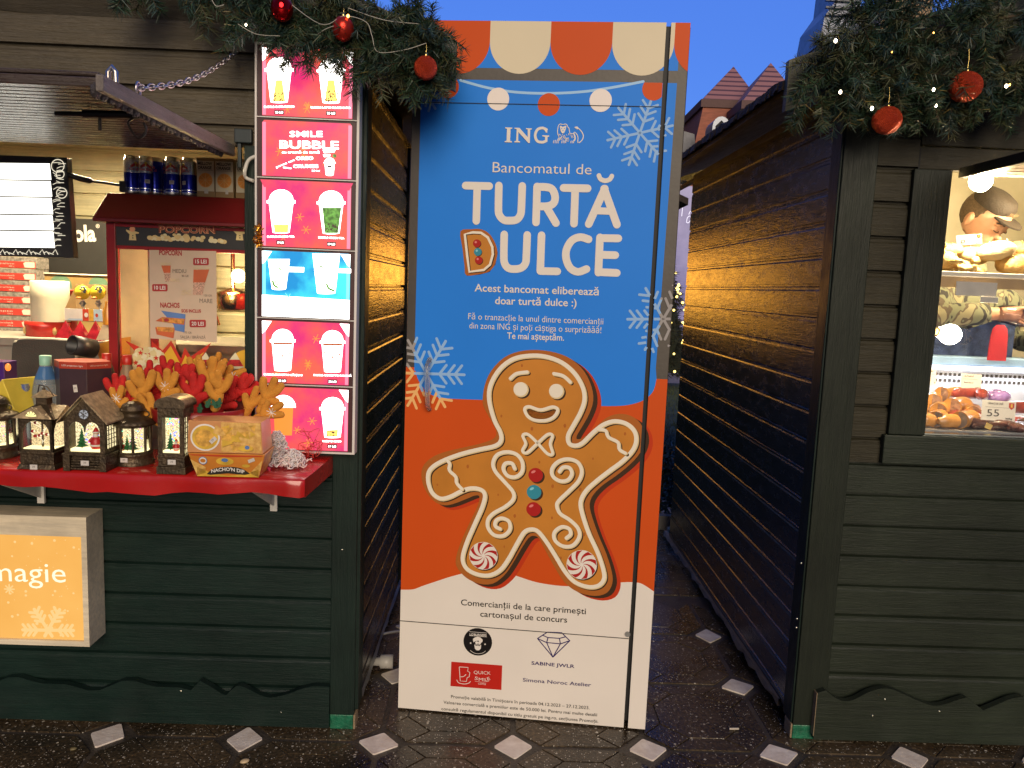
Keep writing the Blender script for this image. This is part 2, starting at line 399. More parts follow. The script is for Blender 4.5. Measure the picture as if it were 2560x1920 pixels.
def pavement():
    mb = MB(); S = 0.471358; a = 0.0206684
    mb.M = Matrix.Translation((-1.357289, 2.534076, 0)) @ Matrix.Rotation(a, 4, 'Z')
    q = random.Random(3)
    def tile(P, m, ins=.0035, h=.0):
        c = (sum(p[0] for p in P) / len(P), sum(p[1] for p in P) / len(P))
        T = []
        for p in P:
            d = math.hypot(p[0] - c[0], p[1] - c[1]) or 1
            k = 1 - ins * 1.3 / d
            T.append((c[0] + (p[0] - c[0]) * k, c[1] + (p[1] - c[1]) * k))
        n = len(T); z = h + q.uniform(-.0008, .0008)
        vs = [(x, y, z) for x, y in T] + [(c[0] + (x - c[0]) * 1.012, c[1] + (y - c[1]) * 1.012, -.006) for x, y in T]
        mb.add(vs, [tuple(range(n))] + [(i, n + i, n + (i + 1) % n, (i + 1) % n) for i in range(n)], m)
    f = S
    for i in range(-9, 16):
        for j in range(-5, 3):
            x, y = i * f, j * f
            def P(*l): return [(x + u * f, y + v * f) for u, v in l]
            o, w, e = .205, .17, .36
            g = .02
            tile(P((e, w), (1 - e, w), (1 - w, e), (1 - w, 1 - e), (1 - e, 1 - w), (e, 1 - w), (w, 1 - e), (w, e)), 0)
            tile(P((o, g), (1 - o, g), (1 - e, w), (e, w)), 0)
            tile(P((o, -g), (e, -w), (1 - e, -w), (1 - o, -g)), 0)
            tile(P((g, o), (w, e), (w, 1 - e), (g, 1 - o)), 0)
            tile(P((-g, o), (-g, 1 - o), (-w, 1 - e), (-w, e)), 0)
            for sx, sy in ((1, 1), (-1, 1), (-1, -1), (1, -1)):
                l = [(sx * o, sy * g), (sx * e, sy * w), (sx * w, sy * e), (sx * g, sy * o)]
                if sx * sy < 0: l.reverse()
                tile(P(*l), 0)
            r = .148; jx = q.uniform(-.012, .012); jy = q.uniform(-.012, .012); ro = q.uniform(-.16, .16); el = q.uniform(.9, 1.1)
            c, s_ = math.cos(ro), math.sin(ro); D = []
            for k in range(4):
                A = PI / 2 * k; L0 = r * (el if k % 2 else 1 / el) * q.uniform(.94, 1.05)
                for dA in (-.055, .055):
                    px, py = L0 * .95 * math.cos(A + dA), L0 * .95 * math.sin(A + dA)
                    D.append((jx + px * c - py * s_, jy + px * s_ + py * c))
            tile(P(*D), 2, .001, .0006)
    for row in range(0, 26):               # narrow pavers behind the stalls
        y0 = 3 * f - .5 * f + .25 + row * .105
        for k in range(-24, 36):
            x0 = k * .212 + (.106 if row % 2 else 0)
            tile([(x0, y0), (x0 + .208, y0), (x0 + .208, y0 + .101), (x0, y0 + .101)], 0, .003)
    mb.M = None
    mb.box(-14, 14, -9, 40, -.3, -.0045, 1)
    o = mb.build('pavement', [M_PAV, M_GROUT, M_MARB]); o['kind'] = 'structure'
    g2 = MB().box(-400, 400, -60, 800, -1.2, -.31, 0).build('ground', mat('distant ground', (.05, .045, .035), .9)); g2['kind'] = 'structure'
pavement()

# ================================================================ THE STALLS
GREEN = (.0075, .0190, .0155)
M_WX = wood('dark green boards lengthwise', GREEN, 0, spec=.25, rough=.38, grain=.3, worn=(.10, .085, .05), wear=.62)
M_WXR = wood('dark olive green boards lengthwise', (.0165, .0225, .0150), 0, spec=.25, rough=.38, grain=.3, worn=(.10, .085, .05), wear=.62)
M_WY = wood('dark green side boards', (.011, .0115, .0105), 1, rough=.21, grain=.24, worn=(.10, .07, .04), wear=.52)
M_WZ = wood('dark green upright boards', (.0095, .020, .0160), 2, spec=.22, grain=.3, worn=(.16, .13, .07), wear=.64)
M_WXU = wood('lit tone upper boards', (.075, .060, .034), 0, rough=.5, grain=.8, worn=(.03, .028, .02), wear=.54)  # warm light on the upper green boards, put into their colour
M_WXO = wood('lit tone olive boards', (.030, .027, .016), 0, spec=.2, rough=.48, grain=.45, worn=(.10, .09, .06), wear=.58)  # olive tint carries the warm light that falls high on the front
M_WZO = wood('weathered olive uprights', (.0135, .0180, .0125), 2, spec=.2, rough=.4, grain=.25, worn=(.09, .08, .05), wear=.64)
M_BLK = mat('dark recess', (.008, .008, .008), .8)
M_SOF = wood('brown soffit boards', (.020, .013, .010), 1, rough=.5)
M_ROOF = mat('brown felt shingle', (.035, .024, .018), .85, var=.5, vs=60, bump=.9, bs=140)
M_CREAM = wood('cream painted boards', (.62, .56, .36), 0, rough=.5, grain=.3, worn=(.5, .42, .25), wear=.66)
M_RAW = wood('raw split timber', (.30, .22, .13), 1, rough=.7, grain=1.0)
M_EMER = mat('emerald paint', (.010, .12, .062), .35, var=.4, vs=40, bump=.3)
M_SCREW = mat('zinc screw', (.7, .65, .5), .3, 1.0)

def planks(mb, a0, a1, z0, z1, phase, mp, step=.111, m=0, seed=0, lip=True):
    q = random.Random(seed); k = math.floor((z0 - phase) / step)
    while phase + k * step < z1 - 1e-6:
        zb = phase + k * step; j = q.uniform(-.0015, .0015); k += 1
        pr = [(.016, zb - .001), (0 + j, zb), (j, zb + step - .027), (.0045 + j, zb + step - .021), (.0045 + j, zb + step - .013), (.016, zb + step - .009), (.016, zb + step - .001)]
        pr = [(d, min(max(z, z0), z1)) for d, z in pr]
        n = len(pr)
        vs = [mp(a0, d, z) for d, z in pr] + [mp(a1, d, z) for d, z in pr]
        mb.add(vs, [(i, i + 1, n + i + 1, n + i) for i in range(n - 1)], m)
    vs = [mp(a, d, z) for a in (a0, a1) for d in (.02, .035) for z in (z0, z1)]
    mb.add(vs, [(0, 1, 3, 2), (4, 6, 7, 5), (0, 4, 5, 1), (2, 3, 7, 6), (0, 2, 6, 4), (1, 5, 7, 3)], m)
def scallop(fr, pts, y, zb):
    return [fr.at(u, v, y) for u, v in pts]

# ---------------- left stall
LS = thing('market_stall', 'dark green timber stall with popcorn machine and red counter left of printed cabinet', 'market stall', LH)
XW = -3.1
fx = lambda a, d, z: (a, d, z)
mb = MB(); planks(mb, XW, -.085, .10, .955, .71 - .111 * 7, fx, seed=1)
mb.build('front_wall', M_WX, LS)
mb = MB(); planks(mb, XW, -.36, 2.03, 2.54, 2.21 - .114 * 3, fx, .114, seed=2)
planks(mb, -.36, -.085, 2.03, 2.37, 2.21 - .114 * 3, fx, .114, seed=3)
mb.build('upper_wall', M_WXU, LS, label='faded olive upper boards above the hatch')
mb = MB(); planks(mb, .085, 1.22, .06, 2.28, .04, lambda a, d, z: (-d * .7, a, z), seed=4)
planks(mb, 1.265, 2.1, .06, 2.28, .04, lambda a, d, z: (-d * .7, a, z), seed=5)
mb.build('side_wall', M_WY, LS)
mb = MB(); mb.box(-.088, 0.0, -.014, .04, .055, 2.37)
mb.build('corner_post', M_WZ, LS, bevel=.003)
MB().box(-.03, .012, -.002, .084, .07, 2.3).build('side_post', M_WZ, LS, bevel=.003)
MB().box(-.02, .010, 1.222, 1.262, .06, 2.25).build('side_post', M_WZ, LS, bevel=.003)
mb = MB(); mb.box(-.086, -.004, -.012, .05, 0, .054, 0); mb.box(-.0035, .004, -.012, .05, 0, .054, 1)
mb.build('post_foot', [M_EMER, M_RAW], LS, bevel=.002)
mb = MB(); mb.box(XW, -.09, .0, .05, 0, .10); mb.build('base_beam', M_WX, LS)
ZS = lambda x, y: (500 + x / 2.675, 1300 + y / 2.675)
wv = [(0, 1075), (80, 1120), (165, 1170), (205, 1140), (255, 1108), (320, 1130), (400, 1170), (470, 1188), (560, 1172), (620, 1152), (680, 1130), (760, 1113), (865, 1116)]
top = [LH.at(*ZS(*p), -.03) for p in wv]
P0 = top[2][0]; per = []
zt = sum(p[1] for p in top) / len(top)
more = []
for k in range(1, 5):
    more = [(P0 - .40 * k + t * .40, zt + .016 * math.sin(t * 2 * PI) + .01 * math.sin(t * 4 * PI)) for t in [i / 10 for i in range(10)]] + more
poly = [(XW, .015)] + [(XW, zt)] + [p for p in more if XW < p[0] < top[0][0] - .02] + cr(top, n=4) + [(top[-1][0], .013)]
mb = MB(); mb.prism(poly, -.03, -.006); mb.build('scalloped_skirting', M_WX, LS, bevel=.002)
for u, v, r in ((453, 1727, .004), (703, 1780, .003), (853, 1378, .004)):
    x, z = LH.at(u, v, -.03)
    MB().ball((x, -.031 if v > 1500 else -.015, z), r, .003, r, n=8).build('screw', M_SCREW, LS)
# roof, bargeboard
sl = math.tan(math.radians(21))
ER, EZ, RX = .285, 2.285, -1.62
def roofz(x): return EZ + (ER - x) * sl
mb = MB()
mb.prism([(ER, EZ), (RX, roofz(RX)), (2 * RX - ER, EZ), (2 * RX - ER, EZ + .05), (RX, roofz(RX) + .05), (ER, EZ + .05)], -.03, 2.35, 0)
mb.build('roof', [M_SOF], LS)
mb = MB()
mb.prism([(ER + .015, EZ - .065), (ER + .015, EZ + .085), (RX, roofz(RX) + .09), (RX, roofz(RX) - .06)], -.055, -.031); mb.build('bargeboard', mat('pale cut bargeboard', (.055, .052, .04), .5, bump=.3), LS)
mb = MB(); mb.prism([(-.36, 2.54), (-.36, 2.37), (.0, 2.37), (.0, 2.38), (RX, roofz(RX) - .02), (XW, 2.6), (XW, 2.54)], .0, .03); mb.build('gable_wall', M_WXU, LS)
# interior shell
mb = MB(); planks(mb, -3.05, -.05, .2, 2.5, .1, lambda a, d, z: (a, 1.35 + d, z), seed=9); mb.build('inner_back_wall', M_CREAM, LS)
mb = MB(); mb.box(-.06, -.04, .05, 1.36, .1, 2.26); mb.box(-3.1, -3.06, .05, 2.1, .1, 2.26); mb.box(-3.1, -.04, .05, 1.36, 2.262, 2.28); mb.box(-3.1, -.03, 2.07, 2.09, .1, 2.27)
mb.build('inner_lining', mat('cream lining', (.5, .44, .3), .6), LS)
mb = MB(); mb.box(-3.06, -.06, .06, 1.34, .12, .16); mb.build('floor_boards', M_RAW, LS)
# jamb beside the opening
xj0 = LH.at(612, 600)[0]
mb = MB(); mb.box(xj0, -.088, -.004, .06, .96, 2.03); mb.build('jamb', M_WZ, LS, bevel=.002)
# counter with red oilcloth and brackets
ct = mb = MB()
mb.prismz([(-3.0, .0), (-.091, .0), (-.108, -.30), (-.122, -.334), (-3.0, -.352)], .955, .998)
co = mb.build('counter', mat('raw counter board', (.4, .25, .12), .6), LS)
cl = MB(); q = random.Random(5)
N_ = 60
rows = []
for i in range(N_ + 1):
    t = i / N_; x = -3.0 + t * (3.0 - .116)
    w = .004 * math.sin(x * 23) + .003 * math.sin(x * 61)
    hem = .052 + .007 * math.sin(x * 9 + 1) + .004 * math.sin(x * 31)
    rows.append([(x + .02 * t, .0, 1.0005), (x + .01 * t, -.1, 1.0015 + abs(w) * .2), (x, -.25, 1.001 + abs(w) * .25), (x, -.340 - .0015 + .012 * (1 - t) * -1, 1.0), (x, -.345 - .012 * (1 - t), .995), (x, -.346 - .012 * (1 - t) + w, .975), (x, -.345 - .012 * (1 - t) + w * 1.2, .998 - hem)])
e_ = [(-.086, .0, 1.0005), (-.090, -.1, 1.001), (-.096, -.25, 1.001), (-.103, -.335, 1.0), (-.102, -.338, .995), (-.102, -.338, .975), (-.103, -.336, .945)]
rows.append(e_)
nr = 7; vs = [p for r in rows for p in r]
cl.add(vs, [(i * nr + j, i * nr + j + 1, (i + 1) * nr + j + 1, (i + 1) * nr + j) for i in range(len(rows) - 1) for j in range(nr - 1)], 0, True)
cl.add([(-.086, .0, 1.0005), (-.103, -.335, 1.0), (-.0855, .0, .942), (-.1025, -.336, .942)], [(0, 1, 3, 2)], 0)
cl.build('oilcloth', mat('shiny red oilcloth', (.42, .012, .010), .22, var=.15, vs=6, bump=.12, bs=16, coat=.4), co)
for u in (100, 683):
    x = LH.at(u, 1250, -.02)[0] - (0 if u > 300 else .0)
    mb = MB(); mb.box(x - .012, x + .012, -.016, -.006, .80, .954); mb.box(x - .012, x + .012, -.29, -.016, .942, .954)
    mb.hexa([(x - .003, -.018, .82), (x + .003, -.018, .82), (x + .003, -.014, .82), (x - .003, -.014, .82), (x - .003, -.27, .941), (x + .003, -.27, .941), (x + .003, -.02, .941), (x - .003, -.02, .941)])
    mb.build('bracket', mat('white enamel', (.75, .72, .66), .4), co)
# raised hatch
hx, hz = -.42, 2.005
hb = MB(); k = 0
bw = .036
y = -.02
while y > -.83:
    hb.box(XW, hx - .02, y - bw + .004, y, hz, hz + .022, 0); y -= bw
hb.box(XW, hx - .02, -.84, -.02, hz + .024, hz + .034, 0)
hatch = hb.build('hatch', wood('varnished dark hatch boards', (.05, .034, .026), 0, rough=.26, grain=.6, worn=(.12, .09, .06), wear=.6), LS, bevel=.003)
MB().box(hx - .018, hx, -.86, -.005, hz - .012, hz + .024).build('edge_board', wood('worn edge board', (.20, .17, .15), 1, rough=.4, grain=.9, worn=(.05, .04, .03), wear=.5), hatch, bevel=.003)
mb = MB(); q = random.Random(8)
for i in range(26):
    yy = -.84 + i * .031
    mb.ball((hx - .026, yy, hz - .008), .008, .017 + .006 * q.random(), .012 + .006 * q.random(), n=8, noise=.5, seed=i)
mb.build('brush_seal', mat('torn black sealing strip', (.05, .042, .045), .6, bump=.8, bs=200), hatch)
mb = MB(); mb.tube([(hx - .001, -.80, hz + .022), (hx - .001, -.80, hz + .044), (hx - .009, -.80, hz + .055), (hx - .018, -.80, hz + .044), (hx - .018, -.80, hz + .022)], .006, 8)
mb.build('staple', mat('zinc steel', (.55, .5, .45), .3, 1.0), hatch)
M_CHR = mat('chain steel', (.6, .56, .54), .28, 1.0)
ya, xa = -.675, hx - .008
pa = Vector((xa, ya, hz + .04)); wx, wz = LH.at(592, 130, -.012); pb = Vector((wx, -.014, wz))
mb = MB(); nl = 24
for i in range(nl):
    t = (i + .5) / nl; c = pa.lerp(pb, t) + Vector((0, 0, -.03 * math.sin(PI * t)))
    t2 = min(1, t + .02); d = ((pa.lerp(pb, t2) + Vector((0, 0, -.03 * math.sin(PI * t2)))) - c).normalized()
    s1 = d.cross(Vector((0, 0, 1))).normalized(); s2 = d.cross(s1)
    sd_ = (s1 if i % 2 else s2); hl, hw = (pb - pa).length / nl * .72, .0075
    path = [c + d * (hl * math.cos(a)) * (1 if abs(math.cos(a)) < .8 else 1) + sd_ * (hw * math.sin(a)) for a in [2 * PI * k / 10 for k in range(10)]]
    mb.tube([tuple(p) for p in path], .0022, 5, closed=True)
mb.tube([(xa, ya + .012 * math.cos(a), hz + .036 + .018 * math.sin(a)) for a in [2 * PI * k / 12 for k in range(12)]], .0026, 6, closed=True)
mb.build('chain', M_CHR, hatch)
mb = MB(); ex, ez = hx - .17, hz - .035
yb = -.62
mb.tube([(hx - .02, yb, hz - .012), (hx - .17, yb, hz - .016)], .010, 8); mb.tube([(hx - .10, yb, hz - .016), (hx - .24, yb, hz - .018)], .0055, 8)
mb.tube([(hx - .13, yb, hz - .016), (hx - .13, yb, hz - .055)], .004, 6)
mb.tube(cr([(hx - .045, yb, hz - .02), (hx - .06, yb, hz - .035), (hx - .035, yb, hz - .07), (hx - .015, yb, hz - .05), (hx - .022, yb, hz - .03)], n=4), .003, 6)
mb.build('slide_bolt', mat('dark iron bolt', (.03, .028, .028), .4, .9), hatch)
mb = MB(); mb.box(hx + .002, hx + .058, -.02, .0, hz + .03, hz + .075); mb.box(hx + .01, hx + .022, -.015, .0, hz - .05, hz + .03)
mb.build('hinge', mat('green painted iron', (.02, .03, .03), .4), hatch, bevel=.003)

# ---------------- right stall
RS = thing('market_stall', 'dark green timber stall with lit meat window right of the printed cabinet', 'market stall', RH)
XE = 3.3
ZR = lambda x, y: (1900 + x / 3.1909, 1400 + y / 3.1909)
mb = MB(); planks(mb, .117, XE, .10, 1.04, .594 - .1115 * 5, fx, .1115, seed=11); mb.build('front_wall', M_WXR, RS)
mb = MB(); planks(mb, .117, .262, 1.04, 2.36, 1.015, fx, .116, seed=12); mb.build('upper_wall', M_WXO, RS, label='weathered boards between corner post and window casing')
mb = MB(); mb.box(.2655, XE, -.001, .03, 2.13, 2.42); mb.box(.262, XE, .002, .03, 2.052, 2.128); mb.build('lintel', M_WXO, RS, bevel=.004)
mb = MB(); planks(mb, .075, 2.09, .075, 2.26, 2.098 - .110 * 19, lambda a, d, z: (d * .38, a, z), .110, seed=13)
mb.build('side_wall', M_WY, RS)
mb = MB(); mb.box(0.0, .117, -.015, .04, .055, 2.36); mb.build('corner_post', M_WZO, RS, bevel=.003)
mb = MB(); mb.box(-.006, .018, -.006, .074, .06, 2.28); mb.build('side_post', M_WZ, RS, bevel=.003)
mb = MB(); mb.box(.002, .118, -.012, .05, 0, .054, 0); mb.box(-.006, .0015, -.012, .05, .002, .058, 1); mb.build('post_foot', [M_EMER, M_RAW], RS, bevel=.003)
mb = MB(); mb.box(.12, XE, -.002, .05, 0, .10); mb.build('base_beam', M_WXR, RS)
wv = [(460, 1062), (525, 1040), (600, 1100), (680, 1128), (760, 1110), (860, 1058), (960, 1028), (1050, 1032), (1150, 1072), (1260, 1122), (1380, 1163), (1480, 1150), (1560, 1122), (1650, 1096), (1780, 1200), (1900, 1150), (2000, 1108), (2106, 1090)]
top = [RH.at(*ZR(*p), -.04) for p in wv]
xs0 = top[0][0]; ext = []
for k in range(1, 40):
    x = top[-1][0] + k * .06
    if x < XE: ext.append((x, .135 + .03 * math.sin(x * 9.5)))
poly = [(xs0, .016)] + cr(top[:2], n=1) + cr(top[1:14], n=4)[1:] + [top[14]] + cr(top[14:], n=4)[1:] + ext + [(XE, .135), (XE, .016)]
mb = MB(); mb.prism(poly, -.04, -.016); sk = mb.build('scalloped_skirting', M_WXR, RS, bevel=.002)
MB().box(xs0 - .0025, xs0 - .0003, -.040, -.015, .03, top[0][1]).build('raw_end', M_RAW, sk)
for u, v, yy in ((2181, 1789, -.041), (2348, 1778, -.041), (2212, 1748, -.041), (1992.6, 1547, -.016), (1991, 1569, -.016), (2003, 1408, -.016)):
    x, z = RH.at(u, v, yy)
    MB().ball((x, yy, z), .0042, .003, .0042, n=8).build('screw', M_SCREW, RS)
# loose kick board hanging under the side wall
mb = MB(); q = random.Random(2); n = 40; A = []; B = []
for i in range(n + 1):
    yy = .12 + (2.2 - .12) * i / n
    A.append((-.010 + q.uniform(-.004, .004), yy, .082)); B.append((-.016 + q.uniform(-.007, .007), yy, .062 + q.uniform(-.010, .010)))
mb.add(A + B + [(p[0] + .02, p[1], p[2]) for p in A + B], [(i, i + 1, n + 2 + i, n + 1 + i) for i in range(n)] + [(n + 1 + i, n + 2 + i, 3 * n + 4 + i, 3 * n + 3 + i) for i in range(n)] + [(2 * n + 2 + i, i, i + 1, 2 * n + 3 + i) if 0 else (i, 2 * n + 2 + i, 2 * n + 3 + i, i + 1) for i in range(n)], 0)
mb.build('bottom_rail', wood('splintered grey timber', (.14, .11, .085), 1, rough=.7, grain=1.0, worn=(.03, .025, .02), wear=.5), RS)
for u, v in ((1848, 1618), (1740, 1455), (1668, 1350)):
    yy = RH.onx(u, v, .03)[0]
    MB().box(.03, .14, yy - .035, yy + .035, 0.0, .078).build('foot_block', M_RAW, RS, bevel=.004)
# roof
EL, EZR, RXR = -.205, 2.275, 1.55
slr = math.tan(math.radians(20))
def roofr(x): return EZR + (x - EL) * slr
mb = MB()
mb.prism([(EL, EZR), (EL, EZR + .035), (RXR, roofr(RXR) + .035), (2 * RXR - EL, EZR + .035), (2 * RXR - EL, EZR), (RXR, roofr(RXR))], -.02, 2.45, 0); mb.build('roof', M_SOF, RS)
mb = MB(); q = random.Random(4)
for i in range(64):
    yy = -.02 + i * .0385
    mb.hexa([(EL - .02 - q.random() * .01, yy, EZR + .012 + q.uniform(-.006, .006)), (EL + .3, yy, EZR + .036 + .3 * slr), (EL + .3, yy + .037, EZR + .036 + .3 * slr), (EL - .02 - q.random() * .01, yy + .037, EZR + .012 + q.uniform(-.006, .006)),
             (EL - .02, yy, EZR + .04 + q.uniform(-.004, .008)), (EL + .3, yy, EZR + .055 + .3 * slr), (EL + .3, yy + .037, EZR + .055 + .3 * slr), (EL - .02, yy + .037, EZR + .04 + q.uniform(-.004, .008))])
mb.build('shingles', M_ROOF, RS)
mb = MB(); mb.prism([(EL - .015, EZR - .065), (EL - .015, EZR + .095), (RXR, roofr(RXR) + .11), (RXR, roofr(RXR) - .055)], -.05, -.021)
mb.build('bargeboard', wood('pale green bargeboard', (.11, .11, .075), 0, rough=.5), RS)
mb = MB(); mb.prism([(.0, 2.36), (.0, 2.37), (RXR, roofr(RXR) - .01), (XE, 2.4), (XE, 2.36)], .01, .03); mb.build('gable_wall', M_WXO, RS)
mb = MB(); mb.box(-.03, 0, .07, 2.4, 2.26, 2.276); mb.box(.0, .02, .076, 2.08, 2.262, 2.31); mb.build('soffit', M_SOF, RS)
# window casing, sill, pane
xg = .372
mb = MB(); mb.box(.243, xg, -.018, .03, 1.146, 2.05); mb.build('window_casing', M_WZO, RS, bevel=.003)
mb = MB(); mb.box(.228, XE, -.024, .03, 1.041, 1.1445); sill = mb.build('window_sill', M_WXR, RS, bevel=.004)
MB().box(xg + .001, XE, .0, .03, 1.1465, 1.152).build('metal_edge', mat('chrome trim', (.8, .85, .75), .2, 1.0), sill)
MB().box(xg + .0005, xg + .004, .004, .028, 1.153, 2.05).build('jamb_edge', mat('raw jamb edge', (.65, .55, .35), .6), RS)
MB().box(.2623, .268, .0, .01, 1.2, 2.12).build('painted_shadow_strip', M_BLK, RS)  # black strip stands in for the shade between boards and casing
MB().box(.39, XE, .034, .038, 1.153, 1.70).build('window_pane', glass('clear stall glass'), RS)
# hatch of the right stall
hb = MB(); y = -.02; zz = 2.035; xh = RH.at(2392, 455, -.01)[0]
while y > -.85:
    hb.box(xh + .03, XE, y - .052, y, zz, zz + .02); y -= .058
h2 = hb.build('hatch', wood('bulb tinted hatch boards', (.42, .33, .29), 0, rough=.32, worn=(.3, .2, .16), wear=.6), RS, bevel=.003)  # pink white tint is the bulb's light put into the board colour
MB().box(xh, xh + .028, -.88, -.012, zz - .010, zz + .024).build('edge_board', wood('black edge board', (.018, .015, .012), 1, rough=.4), h2, bevel=.004)
MB().box(xh + .03, XE, -.85, -.02, zz + .0205, zz + .0235).build('backing_board', M_BLK, h2)
# interior shell
mb = MB(); mb.box(.04, XE, 1.30, 1.33, .1, 2.3); mb.build('inner_back_wall', mat('mural of pale olive country scene', (.42, .38, .26), .6, vs=3.5, col2=(.66, .60, .44)), RS)
mb = MB(); mb.box(.035, .05, .05, 1.30, .1, 2.25); mb.box(.035, XE, .05, 1.30, 2.262, 2.274); mb.box(.04, XE, 2.06, 2.08, .1, 2.26); mb.box(XE - .02, XE, .06, 1.29, .1, 2.25); mb.build('inner_lining', mat('cream lining', (.5, .44, .3), .6), RS)
mb = MB(); mb.box(.05, XE - .03, .06, 1.29, .12, .16); mb.build('floor_boards', M_RAW, RS)
# ================================================================ THE PRINTED CABINET
def A1(x, y): return PN.at(1000 + x / 2.9105, y / 2.9105)
def A2(x, y): return PN.at(1000 + x / 2.9105, 380 + y / 2.9105)
def A3(x, y): return PN.at(1000 + x / 2.4763, 850 + y / 2.4763)
def A4(x, y): return PN.at(960 + x / 3.0722, 1420 + y / 3.0722)
def A5(x, y): return PN.at(1110 + x / 5.672, 1550 + y / 5.672)
def A6(x, y): return PN.at(1370 + x / 22.12, 295 + y / 22.12)
def pm(n, c, r=.42, **k): return mat('print ' + n, c, r, spec=k.pop('spec', .12), var=k.pop('var', .03), vs=k.pop('vs', 3), **k)
BLUE = pm('sky blue', (.024, .228, .80)); ORANGE = pm('orange', (.62, .085, .012)); WHITE = pm('warm white', (.80, .74, .66))
CREAMP = pm('cream', (.74, .65, .46)); FRAMEB = mat('bronze brown frame', (.055, .045, .035), .45, var=.25, vs=6, bump=.05)
ICE = pm('pale ice blue', (.30, .50, .80)); TAN = pm('pale orange flake', (.85, .48, .18)); GREYF = pm('grey flake', (.36, .34, .33))
BRN = pm('gingerbread', (.56, .22, .035), var=.12, vs=5); RIM = pm('gingerbread rim', (.42, .13, .025)); DRK = pm('cocoa shadow', (.055, .028, .014)); RDS = pm('red shadow', (.52, .045, .012))
ICING = pm('icing', (.84, .77, .63)); ICSH = pm('icing edge', (.72, .56, .30)); REDP = pm('candy red', (.42, .02, .018)); TEAL = pm('candy teal', (.04, .27, .36)); BLKP = pm('black ink', (.012, .010, .010)); PINKP = pm('candy gloss', (.75, .22, .2)); TEALL = pm('teal gloss', (.25, .6, .68)); NAVY = pm('navy ink', (.025, .012, .12)); REDL = pm('logo red', (.52, .022, .014))
RUB = mat('black rubber gap', (.004, .004, .004), .6)
BULBC = pm('bulb white', (.88, .80, .74)); LINEB = pm('string blue', (.38, .62, .88))
PA = [BLUE, ORANGE, WHITE, CREAMP, ICE, TAN, GREYF, BRN, RIM, DRK, RDS, ICING, ICSH, REDP, TEAL, BLKP, PINKP, TEALL, NAVY, REDL, FRAMEB, BULBC, LINEB]
(I_BLUE, I_OR, I_WH, I_CR, I_ICE, I_TAN, I_GRF, I_BRN, I_RIM, I_DRK, I_RDS, I_IC, I_ICS, I_RED, I_TEAL, I_BLK, I_PNK, I_TEL, I_NAV, I_RDL, I_FR, I_BUL, I_LIN) = range(23)

PT = thing('gingerbread_dispenser', 'tall blue and orange printed cabinet with gingerbread man and white lettering', 'advertising cabinet', PN)
PW, PH = .926, 2.490
xl, xr_ = .012, .922
gx0, gx1 = A1(1930, 300)[0], A1(1958, 300)[0]
gx0 = .8475; gx1 = .8635
mb = MB(); mb.box(.004, .93, .022, .56, .03, PH - .004); mb.build('cabinet', FRAMEB, PT, bevel=.004)
seam1 = A1(150, 745)[1]; seam2 = A4(130, 403)[1]
door = []
for nm, z0, z1 in (('top_panel', seam1 + .0012, PH), ('door', seam2 + .0012, seam1 - .0012), ('bottom_panel', .006, seam2 - .0012)):
    o = MB().box(0.0, gx0, 0.0, .02, z0, z1).build(nm, FRAMEB, PT, bevel=.0012); door.append(o)
side = MB().box(gx1, PW, 0.0, .02, .004, PH).build('side_strip', FRAMEB, PT, bevel=.0012)
MB().box(gx0, gx1, .010, .02, .03, PH - .01).build('gap_seal', RUB, PT)
for zz_, n_ in ((seam1, 'upper'), (seam2, 'lower')):
    MB().box(0.001, gx0 - .001, -.0042, .001, zz_ - .0009, zz_ + .0009).build('sheet_seam', RUB, PT)
# foot under the cabinet
MB().box(.03, .90, .06, .52, 0, .03).build('plinth', RUB, PT)

def clip(poly, axis, lim, keep_less):
    o = []
    n = len(poly)
    for i in range(n):
        a, b = poly[i], poly[(i + 1) % n]
        ia = (a[axis] <= lim) == keep_less; ib = (b[axis] <= lim) == keep_less
        if ia: o.append(a)
        if ia != ib:
            t = (lim - a[axis]) / (b[axis] - a[axis]); o.append(tuple(a[k] + t * (b[k] - a[k]) for k in (0, 1)))
    return o
class Art:                               # flat print, split where the sheets split (door, strip)
    def __init__(s, y=-.0003): s.mb = MB(); s.y = s.b = y
    def nx(s, d=.0001): s.y -= d
    def grp(s, k=0): s.y = s.b - k * .0001; return s
    def poly(s, P, m):
        s.nx()
        a = clip(P, 0, gx0, True); b = clip(P, 0, gx1, False)
        b = clip(b, 0, PW, True) if len(b) > 2 else b
        a = clip(a, 0, 0.0, False) if len(a) > 2 else a
        for p in (a, b):
            if len(p) > 2: s.mb.flat(p, s.y, m)
    def stroke(s, P, w, m, closed=False): s.nx(); s.mb.stroke(P, w, s.y, m, closed)
    def ell(s, c, r, m, rz=None, rot=0): s.poly([(c[0] + r * math.cos(t) * math.cos(rot) - (rz or r) * math.sin(t) * math.sin(rot), c[1] + r * math.cos(t) * math.sin(rot) + (rz or r) * math.sin(t) * math.cos(rot)) for t in [2 * PI * i / 32 for i in range(32)]], m)
    def text(s, *a, **k): s.nx(); text(s.mb, a[0], a[1], a[2], s.y, *a[3:], **k)
K3 = 1 / 2.4763 / 690.0                   # zoomed pixels to metres, roughly
def snow(ar, c, R_, m, a0=0, w=.017, only=None):
    for k in range(6):
        A = a0 + k * PI / 3; ux, uz = math.cos(A), math.sin(A)
        ar.grp(k % 3 if k < 3 else k - 3)
        ar.stroke([c, (c[0] + ux * R_, c[1] + uz * R_)], w, m)
        for f in (.42, .68, .92) if R_ > .08 else (.45, .8):
            for sg in (-1, 1):
                ar.grp(4 if sg < 0 else 5)
                B = A + sg * .92; l = R_ * .30
                p = (c[0] + ux * R_ * f * .82, c[1] + uz * R_ * f * .82)
                ar.stroke([p, (p[0] + math.cos(B) * l, p[1] + math.sin(B) * l)], w * .95, m)

